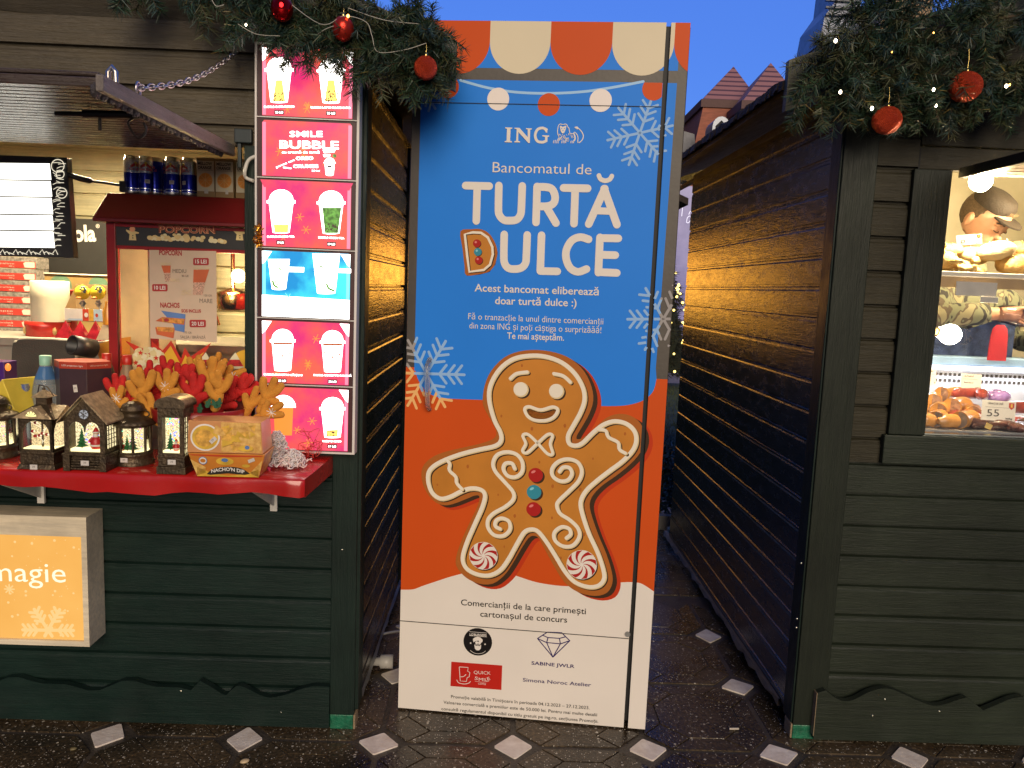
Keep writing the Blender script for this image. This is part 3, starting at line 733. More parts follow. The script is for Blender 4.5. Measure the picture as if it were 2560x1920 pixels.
# ---- background colours
bgA = Art()
zo = lambda f: f
top_b = A1(658, 495)[1]; band_b = A1(658, 583)[1]
xL = A1(150, 800)[0]; xR = A1(2003, 800)[0]
bgA.poly([(0, top_b), (xR, top_b), (xR, PH - .12), (xR - .004, PH - .085), (xR - .016, PH - .05), (xR - .03, PH), (0, PH)], I_BLUE)
# scallops
xs = [A1(v, 200)[0] for v in (213, 658, 1100, 1550, 2003)] 
xs = xs + [xs[-1] + (xs[-1] - xs[-2])]
xs = [xs[0] - (xs[1] - xs[0])] + xs
zc = A1(660, 300)[1]
for i in range(6):
    a, b = xs[i], xs[i + 1]; r_ = (b - a) / 2; c = (a + b) / 2
    P = [(a, PH - .0005), (a, zc)] + [(c - r_ * math.cos(t), zc - r_ * 1.02 * math.sin(t)) for t in [PI * k / 24 for k in range(1, 24)]] + [(b, zc), (b, PH - .0005)]
    bgA.poly(P, I_CR if i % 2 == 0 else I_OR)
# blue field
zb = A3(80, 165)[1]
B = [(xL, band_b), (xL, A3(96, 190)[1])] + cr([A3(96, 190), A3(115, 250), A3(165, 320), A3(240, 355), A3(330, 364)], n=4) + [A3(520, 371), A3(900, 390), A3(1240, 408)] + cr([A3(1300, 409), A3(1400, 404), A3(1500, 376), A3(1565, 320), A3(1588, 240)], n=5) + [(A3(1588, 100)[0], A3(0, 100)[1]), (xR, band_b)]
zs = A3(1612, 241)[1]
O = [(0, A3(60, 167)[1])] + [(xL + .05, A3(60, 167)[1]), (gx0 - .1, zs), (PW, zs), (PW, .02), (0, .02)]
bgA.poly([(0, A3(60, 167)[1]), (xL + .03, A3(60, 167)[1]), (xL + .12, A3(300, 280)[1]), (gx0 - .02, A3(300, 280)[1]), (gx0 - .02, zs), (PW, zs), (PW, .007), (0, .007)], I_OR)
bgA.poly(B, I_BLUE)
Sn = [A3(8, 1545), A3(80, 1543), A3(140, 1522), A3(220, 1495), A3(330, 1460), A3(450, 1432), A3(560, 1425), A3(650, 1438), A3(740, 1466), A3(850, 1500), A3(1000, 1522), A3(1120, 1520), A3(1250, 1508), A3(1385, 1499), A3(1450, 1499), A3(1500, 1510), A3(1570, 1555)]
Sn = [(min(max(p[0], .0), PW), p[1]) for p in cr(Sn, n=4)]
bgA.poly([(0, .007)] + [(0, Sn[0][1])] + Sn + [(PW, Sn[-1][1]), (PW, .007)], I_WH)
bgA.mb.build('printed_background', PA, PT)

# ---- decorations
dc = Art(-.0016)
arc = cr([A1(440, 585), A1(640, 640), A1(850, 672), A1(1090, 680), A1(1330, 668), A1(1540, 638), A1(1770, 594)], n=6)
dc.stroke(arc, .0085, I_LIN)
for cx_, cy_, r_, m_ in ((350, 632, 76, I_OR), (715, 722, 75, I_BUL), (1083, 762, 77, I_OR), (1460, 732, 77, I_BUL), (1845, 648, 77, I_OR)):
    c = A1(cx_, cy_); R_ = .0375
    P = clip([(c[0] + R_ * math.cos(t), c[1] + R_ * math.sin(t)) for t in [2 * PI * i / 40 for i in range(40)]], 1, band_b, True)
    P = clip(P, 0, gx0 - .001, True)
    dc.poly(P, m_)
def clipped_snow(c, R_, a0, w, sel, m):  # branches coloured by what they lie on
    t = Art(-.0018)
    snow(t, c, R_, m, a0, w, None)
    # drop pieces in the gap or off the sheet
    F = []; 
    for f, mi in zip(t.mb.f, t.mb.mi):
        x = sum(t.mb.v[i][0] for i in f) / len(f); z = sum(t.mb.v[i][2] for i in f) / len(f)
        k = sel(x, z)
        if k is not None: F.append((f, k))
    b = len(dc.mb.v); dc.mb.v += t.mb.v
    for f, k in F: dc.mb.f.append(tuple(b + i for i in f)); dc.mb.mi.append(k); dc.mb.sm.append(False)
def seg_stroke_fix():
    pass
class FineArt(Art):                      # strokes chopped fine so each bit can take its own colour
    def stroke(s, P, w, m, closed=False):
        Q = []
        for a, b in zip(P[:-1], P[1:]):
            n = max(1, int(math.hypot(b[0] - a[0], b[1] - a[1]) / .0035))
            Q += [(a[0] + (b[0] - a[0]) * i / n, a[1] + (b[1] - a[1]) * i / n) for i in range(n)]
        Q.append(P[-1]); s.nx(); s.mb.stroke(Q, w, s.y, m, closed)
Art_, Art = Art, FineArt
clipped_snow(A1(1745, 968), .110, .24, .0085, lambda x, z: None if gx0 - .001 < x < gx1 + .001 or x > PW else I_ICE, I_ICE)
clipped_snow(A1(140, 610), .100, .1, .0085, lambda x, z: None if x < .0 or z > A1(300, 600)[1] else (I_ICE if x > xL else I_GRF), I_ICE)
clipped_snow(A2(1915, 1215), .122, .05, .0095, lambda x, z: None if gx0 - .001 < x < gx1 + .001 or x > PW - .002 else (I_ICE if x < A2(1890, 1215)[0] else I_GRF), I_ICE)
zor = A3(60, 167)[1]
def lowsel(x, z):
    if x < .002: return None
    if x < xL: return I_TAN if z < zor else I_GRF
    zc_ = A3(330, 366)[1] if x > A3(240, 0)[0] else A3(165, 320)[1] if x > A3(130, 0)[0] else A3(105, 230)[1]
    return I_ICE if z > zc_ else I_TAN
clipped_snow(A3(165, 208), .136, .02, .010, lowsel, I_ICE)
Art = Art_
dc.mb.build('printed_decoration', PA, PT)

# ---- lettering
lt = Art(-.0026)
T_ = lambda s, a, b, m=I_WH, **k: lt.grp(8).text(s, a, b, m, **k)
SK = [0]
cap = lambda a, b: abs(a[1] - b[1])
T_('Bancomatul de', A1(674, 1254), A1(1392, 1271), cap=cap(A1(672, 1180), A1(672, 1254)), bold=-.004)
# heavy rounded capitals drawn as broad strokes
LW = .0262
def stroke2(fn, pts, w=LW, n=1, closed=False):
    SK[0] += 1; lt.grp(SK[0] % 4)
    lt.stroke(cr([fn(*p) for p in pts], closed, n) if n > 1 else [fn(*p) for p in pts], w, I_WH, closed)
stroke2(A2, [(478, 245), (650, 249)]); stroke2(A2, [(563, 252), (556, 502)])
stroke2(A2, [(720, 245), (717, 400), (722, 455), (755, 494), (803, 500), (850, 492), (878, 455), (884, 400), (890, 248)], n=4)
stroke2(A2, [(998, 252), (990, 513)]); stroke2(A2, [(998, 255), (1060, 256), (1105, 270), (1128, 320), (1120, 370), (1075, 395), (995, 395)], n=4); stroke2(A2, [(1065, 400), (1135, 518)])
stroke2(A2, [(1190, 262), (1365, 266)]); stroke2(A2, [(1275, 270), (1266, 522)])
stroke2(A2, [(1373, 525), (1490, 268)]); stroke2(A2, [(1485, 268), (1578, 529)]); stroke2(A2, [(1430, 428), (1535, 432)], LW * .9)
lt.stroke(cr([A2(1447, 172), A2(1460, 198), A2(1492, 210), A2(1525, 200), A2(1541, 176)], n=5), .0155, I_WH)
stroke2(A2, [(759, 600), (756, 750), (762, 810), (790, 845), (838, 852), (885, 842), (914, 808), (920, 750), (926, 604)], n=4)
stroke2(A2, [(1030, 606), (1021, 866)]); stroke2(A2, [(1023, 866), (1145, 869)])
stroke2(A2, [(1372, 636), (1310, 620), (1250, 645), (1212, 710), (1210, 780), (1240, 845), (1295, 872), (1357, 852)], n=5)
stroke2(A2, [(1455, 622), (1443, 878)]); stroke2(A2, [(1457, 627), (1588, 629)]); stroke2(A2, [(1452, 748), (1566, 751)]); stroke2(A2, [(1446, 874), (1577, 880)])
T_('Acest bancomat eliberează', A2(543, 1013), A2(1445, 1043), cap=cap(A2(543, 960), A2(543, 1013)), bold=.012)
T_('doar turtă dulce :)', A2(692, 1106), A2(1284, 1124), cap=cap(A2(543, 960), A2(543, 1013)), bold=.012)
T_('Fă o tranzacție la unul dintre comercianții', A2(497, 1216), A2(1478, 1255), cap=.0215, bold=-.002)
T_('din zona ING și poți câștiga o surprizăăă!', A2(505, 1283), A2(1463, 1318), cap=.0215, bold=-.002)
T_('Te mai așteptăm.', A2(779, 1357), A2(1193, 1372), cap=.0215, bold=.012)
# bank letters with serifs
def quadpoly(fn, pts, m=I_WH): lt.poly([fn(*p) for p in pts], m)
quadpoly(A1, [(766, 928), (818, 930), (817, 938), (805, 940), (802, 1026), (815, 1030), (815, 1038), (762, 1036), (763, 1028), (776, 1025), (779, 938), (767, 936)])
quadpoly(A1, [(834, 931), (870, 932), (930, 1000), (930, 944), (918, 942), (918, 934), (960, 936), (960, 943), (948, 946), (945, 1042), (934, 1042), (862, 962), (860, 1026), (874, 1030), (874, 1038), (832, 1037), (833, 1029), (846, 1026), (850, 942), (834, 938)])
lt.grp()
G = cr([A1(1066, 944), A1(1035, 932), A1(1000, 945), A1(984, 985), A1(998, 1026), A1(1035, 1036), A1(1062, 1027)], n=5); lt.stroke(G, .0088, I_WH)
quadpoly(A1, [(1060, 934), (1070, 936), (1072, 966), (1062, 966), (1050, 946)]); quadpoly(A1, [(1036, 985), (1086, 987), (1086, 995), (1074, 998), (1072, 1034), (1056, 1034), (1056, 997), (1036, 993)])
# lion emblem
lt.grp()
def ls(p, w=.0026, n=4, closed=False):
    SK[0] += 1; lt.grp(1 + SK[0] % 7)
    lt.stroke(cr([A6(*q) for q in p], closed, n), w, I_WH, closed)
ls([(600, 1030), (545, 900), (530, 740), (550, 560), (590, 420), (680, 345), (760, 360), (850, 370), (960, 345), (1050, 400), (1090, 500), (1160, 590), (1180, 700), (1210, 840)], .0026)
lt.poly([A6(*p) for p in [(690, 440), (740, 450), (780, 490), (890, 490), (930, 450), (1010, 440), (1020, 500), (990, 560), (985, 640), (950, 720), (900, 830), (820, 870), (750, 820), (700, 720), (680, 640), (675, 560), (650, 500)]], I_WH)
for p in ((760, 590), (905, 590)): lt.ell(A6(*p), .0017, I_BLUE)
lt.ell(A6(830, 700), .0017, I_BLUE)
for k in range(34):
    q_ = random.Random(k); x = 600 + 560 * q_.random(); y = 860 + 330 * q_.random()
    if 690 < x < 960 and y < 900: y += 100
    ls([(x, y), (x + 20 + q_.random() * 20, y + 50)], .0015, 2)
ls([(1220, 870), (1400, 880)]); ls([(1250, 930), (1330, 1120)], .0016); ls([(1320, 930), (1390, 1100)], .0016)
ls([(1410, 880), (1460, 800), (1550, 850), (1640, 1000), (1660, 1150), (1640, 1320)], .0026)
ls([(1440, 900), (1490, 1050), (1490, 1180), (1440, 1260)], .0048); ls([(1680, 1340), (1640, 1380)], .002)
for x in (300, 390, 480, 560): ls([(x, 1390), (x + 10, 1300), (x + 40, 1240)], .0022, 2)
for x in (760, 840, 920, 980): ls([(x, 1390), (x, 1310), (x + 30, 1260)], .0022, 2)
for x in (1260, 1340, 1410): ls([(x, 1390), (x + 10, 1310), (x + 40, 1280)], .0022, 2)
for a, b in (((540, 1210), (600, 1090)), ((590, 1230), (650, 1120)), ((640, 1240), (690, 1130)), ((960, 1230), (1020, 1120)), ((1020, 1240), (1080, 1140)), ((1040, 1280), (1130, 1280))): ls([a, b], .0022, 1)
ls([(1600, 610), (1700, 600), (1850, 750), (1940, 930), (1950, 1060), (1900, 1200), (1820, 1300), (1720, 1370)], .0032)
lt.poly([A6(*p) for p in [(1455, 520), (1550, 475), (1640, 490), (1720, 600), (1600, 640), (1570, 590), (1530, 590)]], I_WH)
# lower lettering
T_('Comercianții de la care primești', A4(592, 282), A4(1550, 352), I_BLK, cap=.0222, bold=.004)
T_('cartonașul de concurs', A4(740, 370), A4(1406, 417), I_BLK, cap=.0222, bold=.004)
T_('SABINE JWLR', A4(1133, 738), A4(1463, 765), I_NAV, cap=.0125, bold=.012)
T_('Simona Noroc Atelier', A4(1067, 868), A4(1590, 908), I_NAV, cap=.0135, bold=.006)
T_('Promoție valabilă în Timișoara în perioada 04.12.2023 – 27.12.2023.', A4(516, 995), A4(1578, 1082), I_BLK, cap=.0118)
T_('Valoarea comercială a premiilor este de 50.000 lei. Pentru mai multe detalii', A4(458, 1038), A4(1636, 1136), I_BLK, cap=.0118)
T_('consultă regulamentul disponibil cu titlu gratuit pe ing.ro, secțiunea Promoții.', A4(442, 1088), A4(1645, 1186), I_BLK, cap=.0118)
# merchant logos
lt.grp()
lt.ell(A4(721, 565), .0535, I_BLK)
T_("LO'BURGERS", A5(366, 212), A5(604, 226), I_WH, cap=.008, bold=.02)
lt.stroke([A5(362, 160), A5(606, 178)], .0014, I_WH); lt.stroke([A5(362, 214), A5(606, 234)], .0014, I_WH)
lt.poly([A5(*p) for p in [(415, 290), (412, 262), (440, 240), (480, 230), (520, 242), (550, 275), (545, 305), (520, 320), (490, 285), (440, 295), (425, 310)]], I_WH)
lt.grp(3)
lt.ell(A5(465, 317), .0055, I_WH); lt.ell(A5(505, 319), .0055, I_WH)
lt.poly([A5(*p) for p in [(432, 345), (480, 340), (528, 348), (524, 400), (500, 424), (465, 424), (440, 400)]], I_WH)
lt.stroke([A5(450, 355), A5(480, 350), A5(512, 358)], .003, I_BLK)
for c in ((380, 322), (584, 338)):
    C = A5(*c); lt.poly([(C[0] + (.0045 if k % 2 else .0018) * math.sin(k * PI / 5), C[1] - (.0045 if k % 2 else .0018) * math.cos(k * PI / 5)) for k in range(10)], I_WH)
lt.stroke(cr([A5(375, 425), A5(430, 462), A5(490, 472), A5(550, 460), A5(592, 432)], n=4), .0014, I_WH)
lt.grp()
lt.poly([A4(518, 717), A4(909, 746), A4(902, 934), A4(511, 904)], I_RDL)
cw = .0024
lt.stroke([A5(*p) for p in [(218, 660), (345, 668), (335, 720), (368, 738), (358, 800), (330, 812), (318, 866), (232, 860), (218, 660)]], cw, I_WH)
lt.stroke(cr([A5(240, 800), A5(280, 795), A5(312, 768)], n=4), cw, I_WH); lt.stroke(cr([A5(183, 845), A5(210, 885), A5(290, 902), A5(350, 890), A5(376, 866)], n=4), cw, I_WH)
T_('QUICK', A5(424, 756), A5(662, 770), I_WH, cap=.0125, bold=-.004)
for ch, x0, y0, x1, y1 in (('S', 434, 836, 478, 846), ('M', 494, 856, 550, 860), ('I', 566, 862, 574, 862), ('L', 590, 862, 618, 858), ('E', 624, 852, 660, 840)): T_(ch, A5(x0, y0), A5(x1, y1), I_WH, cap=.012)
lt.stroke(cr([A5(440, 858), A5(540, 876), A5(640, 862)], n=4), .001, I_WH); T_('COFFEE', A5(486, 908), A5(598, 915), I_WH, cap=.006)
for a, b in (((1180, 539), (1255, 490)), ((1255, 490), (1365, 495)), ((1365, 495), (1427, 556)), ((1427, 556), (1298, 682)), ((1298, 682), (1180, 539)), ((1222, 515), (1260, 532)), ((1260, 532), (1348, 538)), ((1348, 538), (1395, 526)), ((1260, 532), (1250, 570)), ((1348, 538), (1355, 580)), ((1180, 539), (1250, 570)), ((1250, 570), (1355, 580)), ((1355, 580), (1427, 556)), ((1250, 570), (1298, 682)), ((1355, 580), (1298, 682))):
    SK[0] += 1; lt.grp(SK[0] % 5); lt.stroke([A4(*a), A4(*b)], .0034, I_NAV)
lt.mb.build('printed_lettering', PA, PT)

# ---- the gingerbread man and the biscuit letter
gb = Art_(-.0016)
CK = [(512, 370), (525, 280), (565, 190), (645, 108), (740, 70), (850, 61), (965, 78), (1060, 118), (1135, 190), (1180, 285), (1190, 370), (1166, 450), (1122, 530), (1088, 588), (1094, 612), (1130, 606), (1200, 552), (1262, 492), (1330, 460), (1402, 460), (1466, 492), (1502, 552), (1508, 620), (1482, 690), (1420, 762), (1335, 832), (1252, 890), (1192, 950), (1168, 1010), (1182, 1085), (1222, 1200), (1272, 1320), (1305, 1430), (1308, 1500), (1275, 1558), (1200, 1578), (1100, 1556), (1020, 1500), (955, 1400), (900, 1300), (858, 1225), (822, 1206), (788, 1222), (740, 1295), (690, 1380), (640, 1450), (568, 1502), (482, 1502), (400, 1462), (350, 1398), (350, 1335), (384, 1235), (432, 1130), (480, 1030), (492, 968), (462, 956), (400, 980), (320, 1010), (258, 1016), (200, 986), (152, 915), (133, 835), (150, 770), (212, 718), (292, 688), (400, 663), (500, 640), (570, 615), (596, 588), (590, 548), (555, 480), (522, 420)]
def outline(dx, dy, k=1.0): return cr([A3(x + dx, y + dy) for x, y in CK], True, 3)
gb.poly(outline(56, 34), I_RDS); gb.poly(outline(44, 27), I_RDS); gb.poly(outline(33, 20), I_DRK); gb.poly(outline(18, 11), I_DRK); gb.poly(outline(6, 5), I_RIM); gb.poly(outline(0, 0), I_RIM)
IC = [(552, 370), (562, 275), (618, 180), (700, 118), (800, 97), (900, 102), (1000, 138), (1080, 205), (1130, 290), (1142, 370), (1116, 450), (1072, 530), (1041, 590), (1046, 638), (1085, 653), (1130, 636), (1200, 568), (1262, 522), (1330, 502), (1400, 517), (1450, 562), (1462, 622), (1440, 682), (1380, 747), (1300, 807), (1222, 867), (1152, 932), (1118, 1002), (1130, 1082), (1170, 1200), (1222, 1312), (1258, 1420), (1262, 1480), (1226, 1520), (1160, 1526), (1080, 1495), (1020, 1430), (960, 1332), (902, 1242), (852, 1182), (810, 1171), (768, 1190), (720, 1268), (670, 1358), (618, 1425), (548, 1456), (470, 1446), (410, 1410), (388, 1350), (412, 1258), (458, 1150), (510, 1032), (526, 960), (500, 925), (440, 917), (380, 935), (310, 970), (250, 980), (200, 945), (176, 882), (178, 820), (212, 778), (282, 740), (382, 704), (490, 677), (588, 655), (625, 622), (621, 570), (582, 490)]
gb.poly(cr([A3(*p) for p in IC], True, 3), I_BRN)
ES = (9, 9)
def ice(P, w=.0155, closed=False, n=5, k=7):
    gb.grp(k)
    gb.stroke(cr([A3(x + 11, y + 10) for x, y in P], closed, n), w * .95, I_DRK, closed)
    gb.stroke(cr([A3(x + 3, y + 3) for x, y in P], closed, n), w, I_ICS, closed)
    gb.stroke(cr([A3(x - 1, y - 1) for x, y in P], closed, n), w * .82, I_IC, closed)
ice(IC, .0165, True, 4)
ice([(287, 738), (308, 765), (306, 805), (345, 845), (352, 885), (385, 922)], .013, k=10)
ice([(1226, 552), (1272, 560), (1290, 600), (1348, 632), (1358, 676), (1396, 700)], .013, k=10)
ice([(684, 238), (722, 208), (788, 198)], .0135); ice([(953, 208), (1010, 222), (1054, 260)], .0135)
for x, y in ((750, 307), (970, 318)):
    gb.grp(7)
    gb.ell(A3(x + 9, y + 8), .0275, I_DRK); gb.ell(A3(x, y), .0272, I_ICS); gb.ell(A3(x - 4, y - 4), .0245, I_IC)
gb.grp(6)
mo = [(772, 428), (800, 412), (870, 432), (945, 414), (976, 430), (958, 470), (910, 496), (840, 496), (792, 472)]
gb.poly(cr([A3(*p) for p in mo], True, 4), I_RIM); ice(mo, .0125, True)
ice([(850, 635), (792, 583), (760, 592), (778, 640), (758, 685), (788, 696), (850, 640), (912, 585), (944, 590), (930, 642), (945, 702), (912, 702), (853, 638)], .0115, False, 5)
ice([(710, 795), (692, 762), (652, 764), (640, 800), (668, 840), (718, 846), (756, 812), (756, 752), (720, 706), (660, 692), (602, 710), (576, 760), (590, 812), (650, 880), (700, 940), (700, 987), (650, 1032), (582, 1070), (546, 1110), (545, 1160), (582, 1205), (640, 1210), (680, 1172), (674, 1122), (632, 1102), (596, 1116), (590, 1150), (620, 1168)], .0145)
ice([(987, 813), (1010, 787), (1048, 790), (1064, 826), (1040, 865), (992, 872), (946, 842), (942, 795), (980, 752), (1040, 736), (1100, 756), (1125, 812), (1105, 872), (1050, 930), (987, 990), (971, 1022), (990, 1072), (1050, 1112), (1100, 1162), (1110, 1216), (1070, 1270), (1010, 1275), (960, 1240), (956, 1190), (1000, 1156), (1045, 1166), (1056, 1200), (1030, 1225)], .0145)
for x, y, m_, h_ in ((840, 835, I_RED, I_PNK), (830, 940, I_TEAL, I_TEL), (827, 1046, I_RED, I_PNK)):
    gb.grp(7)
    gb.ell(A3(x + 11, y + 10), .0262, I_DRK); gb.ell(A3(x, y), .0262, m_); gb.ell(A3(x - 14, y - 20), .0085, h_, .0045, .5)
def mint(fn, cx, cy, rpx, kz=1.0):
    gb.grp(7); C = fn(cx, cy); R_ = rpx * K3 * 1.02
    gb.ell((C[0] + .004, C[1] - .004), R_, I_DRK); gb.ell(C, R_, I_WH)
    for k in range(8):
        L_, Q_ = [], []
        for i in range(9):
            t = i / 8; r_ = R_ * .98 * t; a = k * PI / 4 + 1.25 * (1 - t); w = .40 * (.25 + .75 * t)
            L_.append((C[0] + r_ * math.cos(a), C[1] + r_ * math.sin(a))); Q_.append((C[0] + r_ * math.cos(a + w), C[1] + r_ * math.sin(a + w)))
        gb.grp(9 + k % 2); gb.poly(L_[1:] + Q_[:0:-1], I_RED)
mint(A3, 517, 1335, 88); mint(A3, 1125, 1390, 92)
for x, y, r_ in ((755, 158, 6), (628, 470, 6), (1021, 530, 8), (817, 549, 8), (420, 782, 8), (863, 755, 6), (1195, 734, 5), (945, 904, 8), (1116, 925, 8), (608, 957, 5), (711, 1088, 8), (941, 1100, 6), (1140, 1202, 8), (995, 1349, 7), (1393, 580, 7), (232, 895, 5), (646, 1278, 5)):
    gb.grp(7); gb.ell(A3(x, y), r_ * K3, I_RIM, r_ * K3 * 1.5)
# biscuit letter D
gb.grp()
def DP(s): return s
Do = [(440, 577), (520, 562), (590, 562), (650, 595), (692, 660), (709, 730), (692, 815), (650, 868), (580, 888), (483, 897), (470, 830), (455, 700)]
gb.poly([A2(x + 3, y + 4) for x, y in Do], I_DRK); gb.poly(cr([A2(*p) for p in Do], True, 3), I_RIM)
Di = [(472, 598), (530, 585), (590, 588), (640, 622), (672, 690), (676, 745), (655, 820), (610, 858), (505, 872), (490, 760)]
gb.poly([A2(*p) for p in Di], I_BRN)
gb.stroke([A2(x + 7, y + 6) for x, y in Di], .0085, I_DRK, True); gb.stroke([A2(*p) for p in Di], .0085, I_IC, True)
for x, y, m_, h_ in ((560, 665, I_RED, I_PNK), (567, 727, I_TEAL, I_TEL), (574, 788, I_RED, I_PNK)):
    gb.ell(A2(x + 4, y + 4), .0138, I_DRK); gb.ell(A2(x, y), .0136, m_); gb.ell(A2(x - 8, y - 9), .004, h_)
gb.mb.build('printed_gingerbread', PA, PT)
# clear pull handle
hx0, hz0 = A3(186, 118); hx1, hz1 = A3(184, 425)
mb = MB(); mb.tube(cr([(hx0, -.008, hz0), (hx0, -.03, hz0 - .012), (hx0 - .001, -.045, hz0 - .035), (hx1, -.045, hz1 + .04), (hx1, -.03, hz1 + .012), (hx1, -.008, hz1)], n=5), .009, 10)
mb.build('handle', mat('clear acrylic', (.86, .9, .94), .08, trans=.85, var=.02, ior=1.3), PT)
MB().lathe([(.010, 0), (.010, .004)], n=12).build('lock', mat('steel lock', (.3, .3, .3), .3, 1.0), PT, loc=(gx0 - .006, -.002, A4(1900, 508)[1]), rot=(PI / 2, 0, 0))
# ================================================================ MENU LIGHTBOX ON THE LEFT STALL
def LP(u, v, y): x, z = LH.at(u, v, y); return Vector((x, y, z))
def U8(x, y, d=-.062): return LH.at(600 + x / 2.765, 100 + y / 2.765, d)
def U9(x, y, d=-.062): return LH.at(600 + x / 3.07, 620 + y / 3.07, d)
G_RED = glow('lit red film', (.74, .018, .17), 1.2, vs=9, col2=(.95, .11, .07))
G_BLU = glow('lit blue film', (.0, .26, .60), 1.3, vs=10, col2=(.06, .85, 1.0))
G_WHT = glow('lit white film', (1, .97, .9), 5)
G_PNK = glow('lit pink edge', (1.0, .25, .38), 1.3, vs=20)
G_GRN = glow('lit green tea', (.16, .42, .06), .9, var=.5, vs=90)
G_ORG = glow('lit orange drip', (.65, .12, .02), .9)
G_YEL = glow('lit amber drink', (1, .62, .12), 1.8)
G_SNO = glow('lit orange flake', (1, .33, .05), 1.1)
G_CYN = glow('lit cyan', (.25, .85, .95), 1.3)
K_INK = mat('dark film ink', (.05, .01, .012), .4); K_GRY = mat('dark pearl', (.10, .06, .05), .4)
ALU = mat('white aluminium profile', (.72, .68, .64), .35, var=.05)
MP = [G_RED, G_BLU, G_WHT, G_PNK, G_GRN, G_ORG, G_YEL, G_SNO, K_INK, K_GRY, G_CYN]
MB_T = thing('menu_lightbox', 'tall lit bubble tea menu of six red and blue panels on stall corner', 'light box', LH)
yf = -.062
lx0, lx1 = LH.at(637, 450, yf)[0], LH.at(894, 600, yf)[0]
lz1, lz0 = LH.at(634, 104, yf)[1], LH.at(893, 1137, yf)[1]
ymid = lambda v: LH.at(765, v, yf)[1]
divs = [lz1 - .004] + [ymid(v) for v in (296, 447, 623, 798, 964)] + [lz0 + .004]
mb = MB(); mb.box(lx0, lx0 + .006, yf, -.014, lz0, lz1); mb.box(lx1 - .008, lx1, yf, -.0145, lz0, lz1); mb.box(lx0 + .006, lx1 - .008, yf, -.0145, lz1 - .006, lz1); mb.box(lx0 + .006, lx1 - .008, yf, -.0145, lz0, lz0 + .006)
mb.box(lx0 + .006, lx1 - .008, -.022, -.0148, lz0 + .006, lz1 - .006)
for z in divs[1:-1]: mb.box(lx0 + .006, lx1 - .008, yf + .001, -.022, z - .0016, z + .0016)
mb.build('case', ALU, MB_T)
DARKF = mat('unlit film edge', (.09, .035, .03), .3)
def cup(m, fn, cx, top, bot, wt, wb, lid=2, body=2, y=yf, dome=True):
    h = bot - top; lidh = h * .24
    if dome:
        P = [fn(cx + wt * .56 * math.cos(t), top + lidh - lidh * math.sin(t)) for t in [PI * k / 14 for k in range(15)]]
        m.flat(P + [fn(cx - wt * .56, top + lidh), fn(cx - wt * .66, top + lidh * 1.05), fn(cx - wt * .66, top + lidh * 1.32), fn(cx + wt * .66, top + lidh * 1.32), fn(cx + wt * .66, top + lidh * 1.05)], y, lid)
        top = top + lidh * 1.33
    P = [fn(cx - wt * .56, top), fn(cx + wt * .56, top), fn(cx + wb * .5, bot - 6)] + [fn(cx + wb * .5 * math.cos(t), bot - 6 + 8 * math.sin(t)) for t in [PI * k / 8 for k in range(1, 8)]] + [fn(cx - wb * .5, bot - 6)]
    m.flat(P, y, body)
def pearls(m, fn, x0, x1, y0, y1, n, seed, y, mi=9):
    q = random.Random(seed)
    for k in range(n):
        c = fn(q.uniform(x0, x1), q.uniform(y0, y1)); r_ = .0016 + .001 * q.random()
        m.ell(c[0], c[1], r_, r_, y - .00002 * k, mi, 8)
q = random.Random(21)
names = ['red', 'red', 'red', 'blue', 'red', 'red']
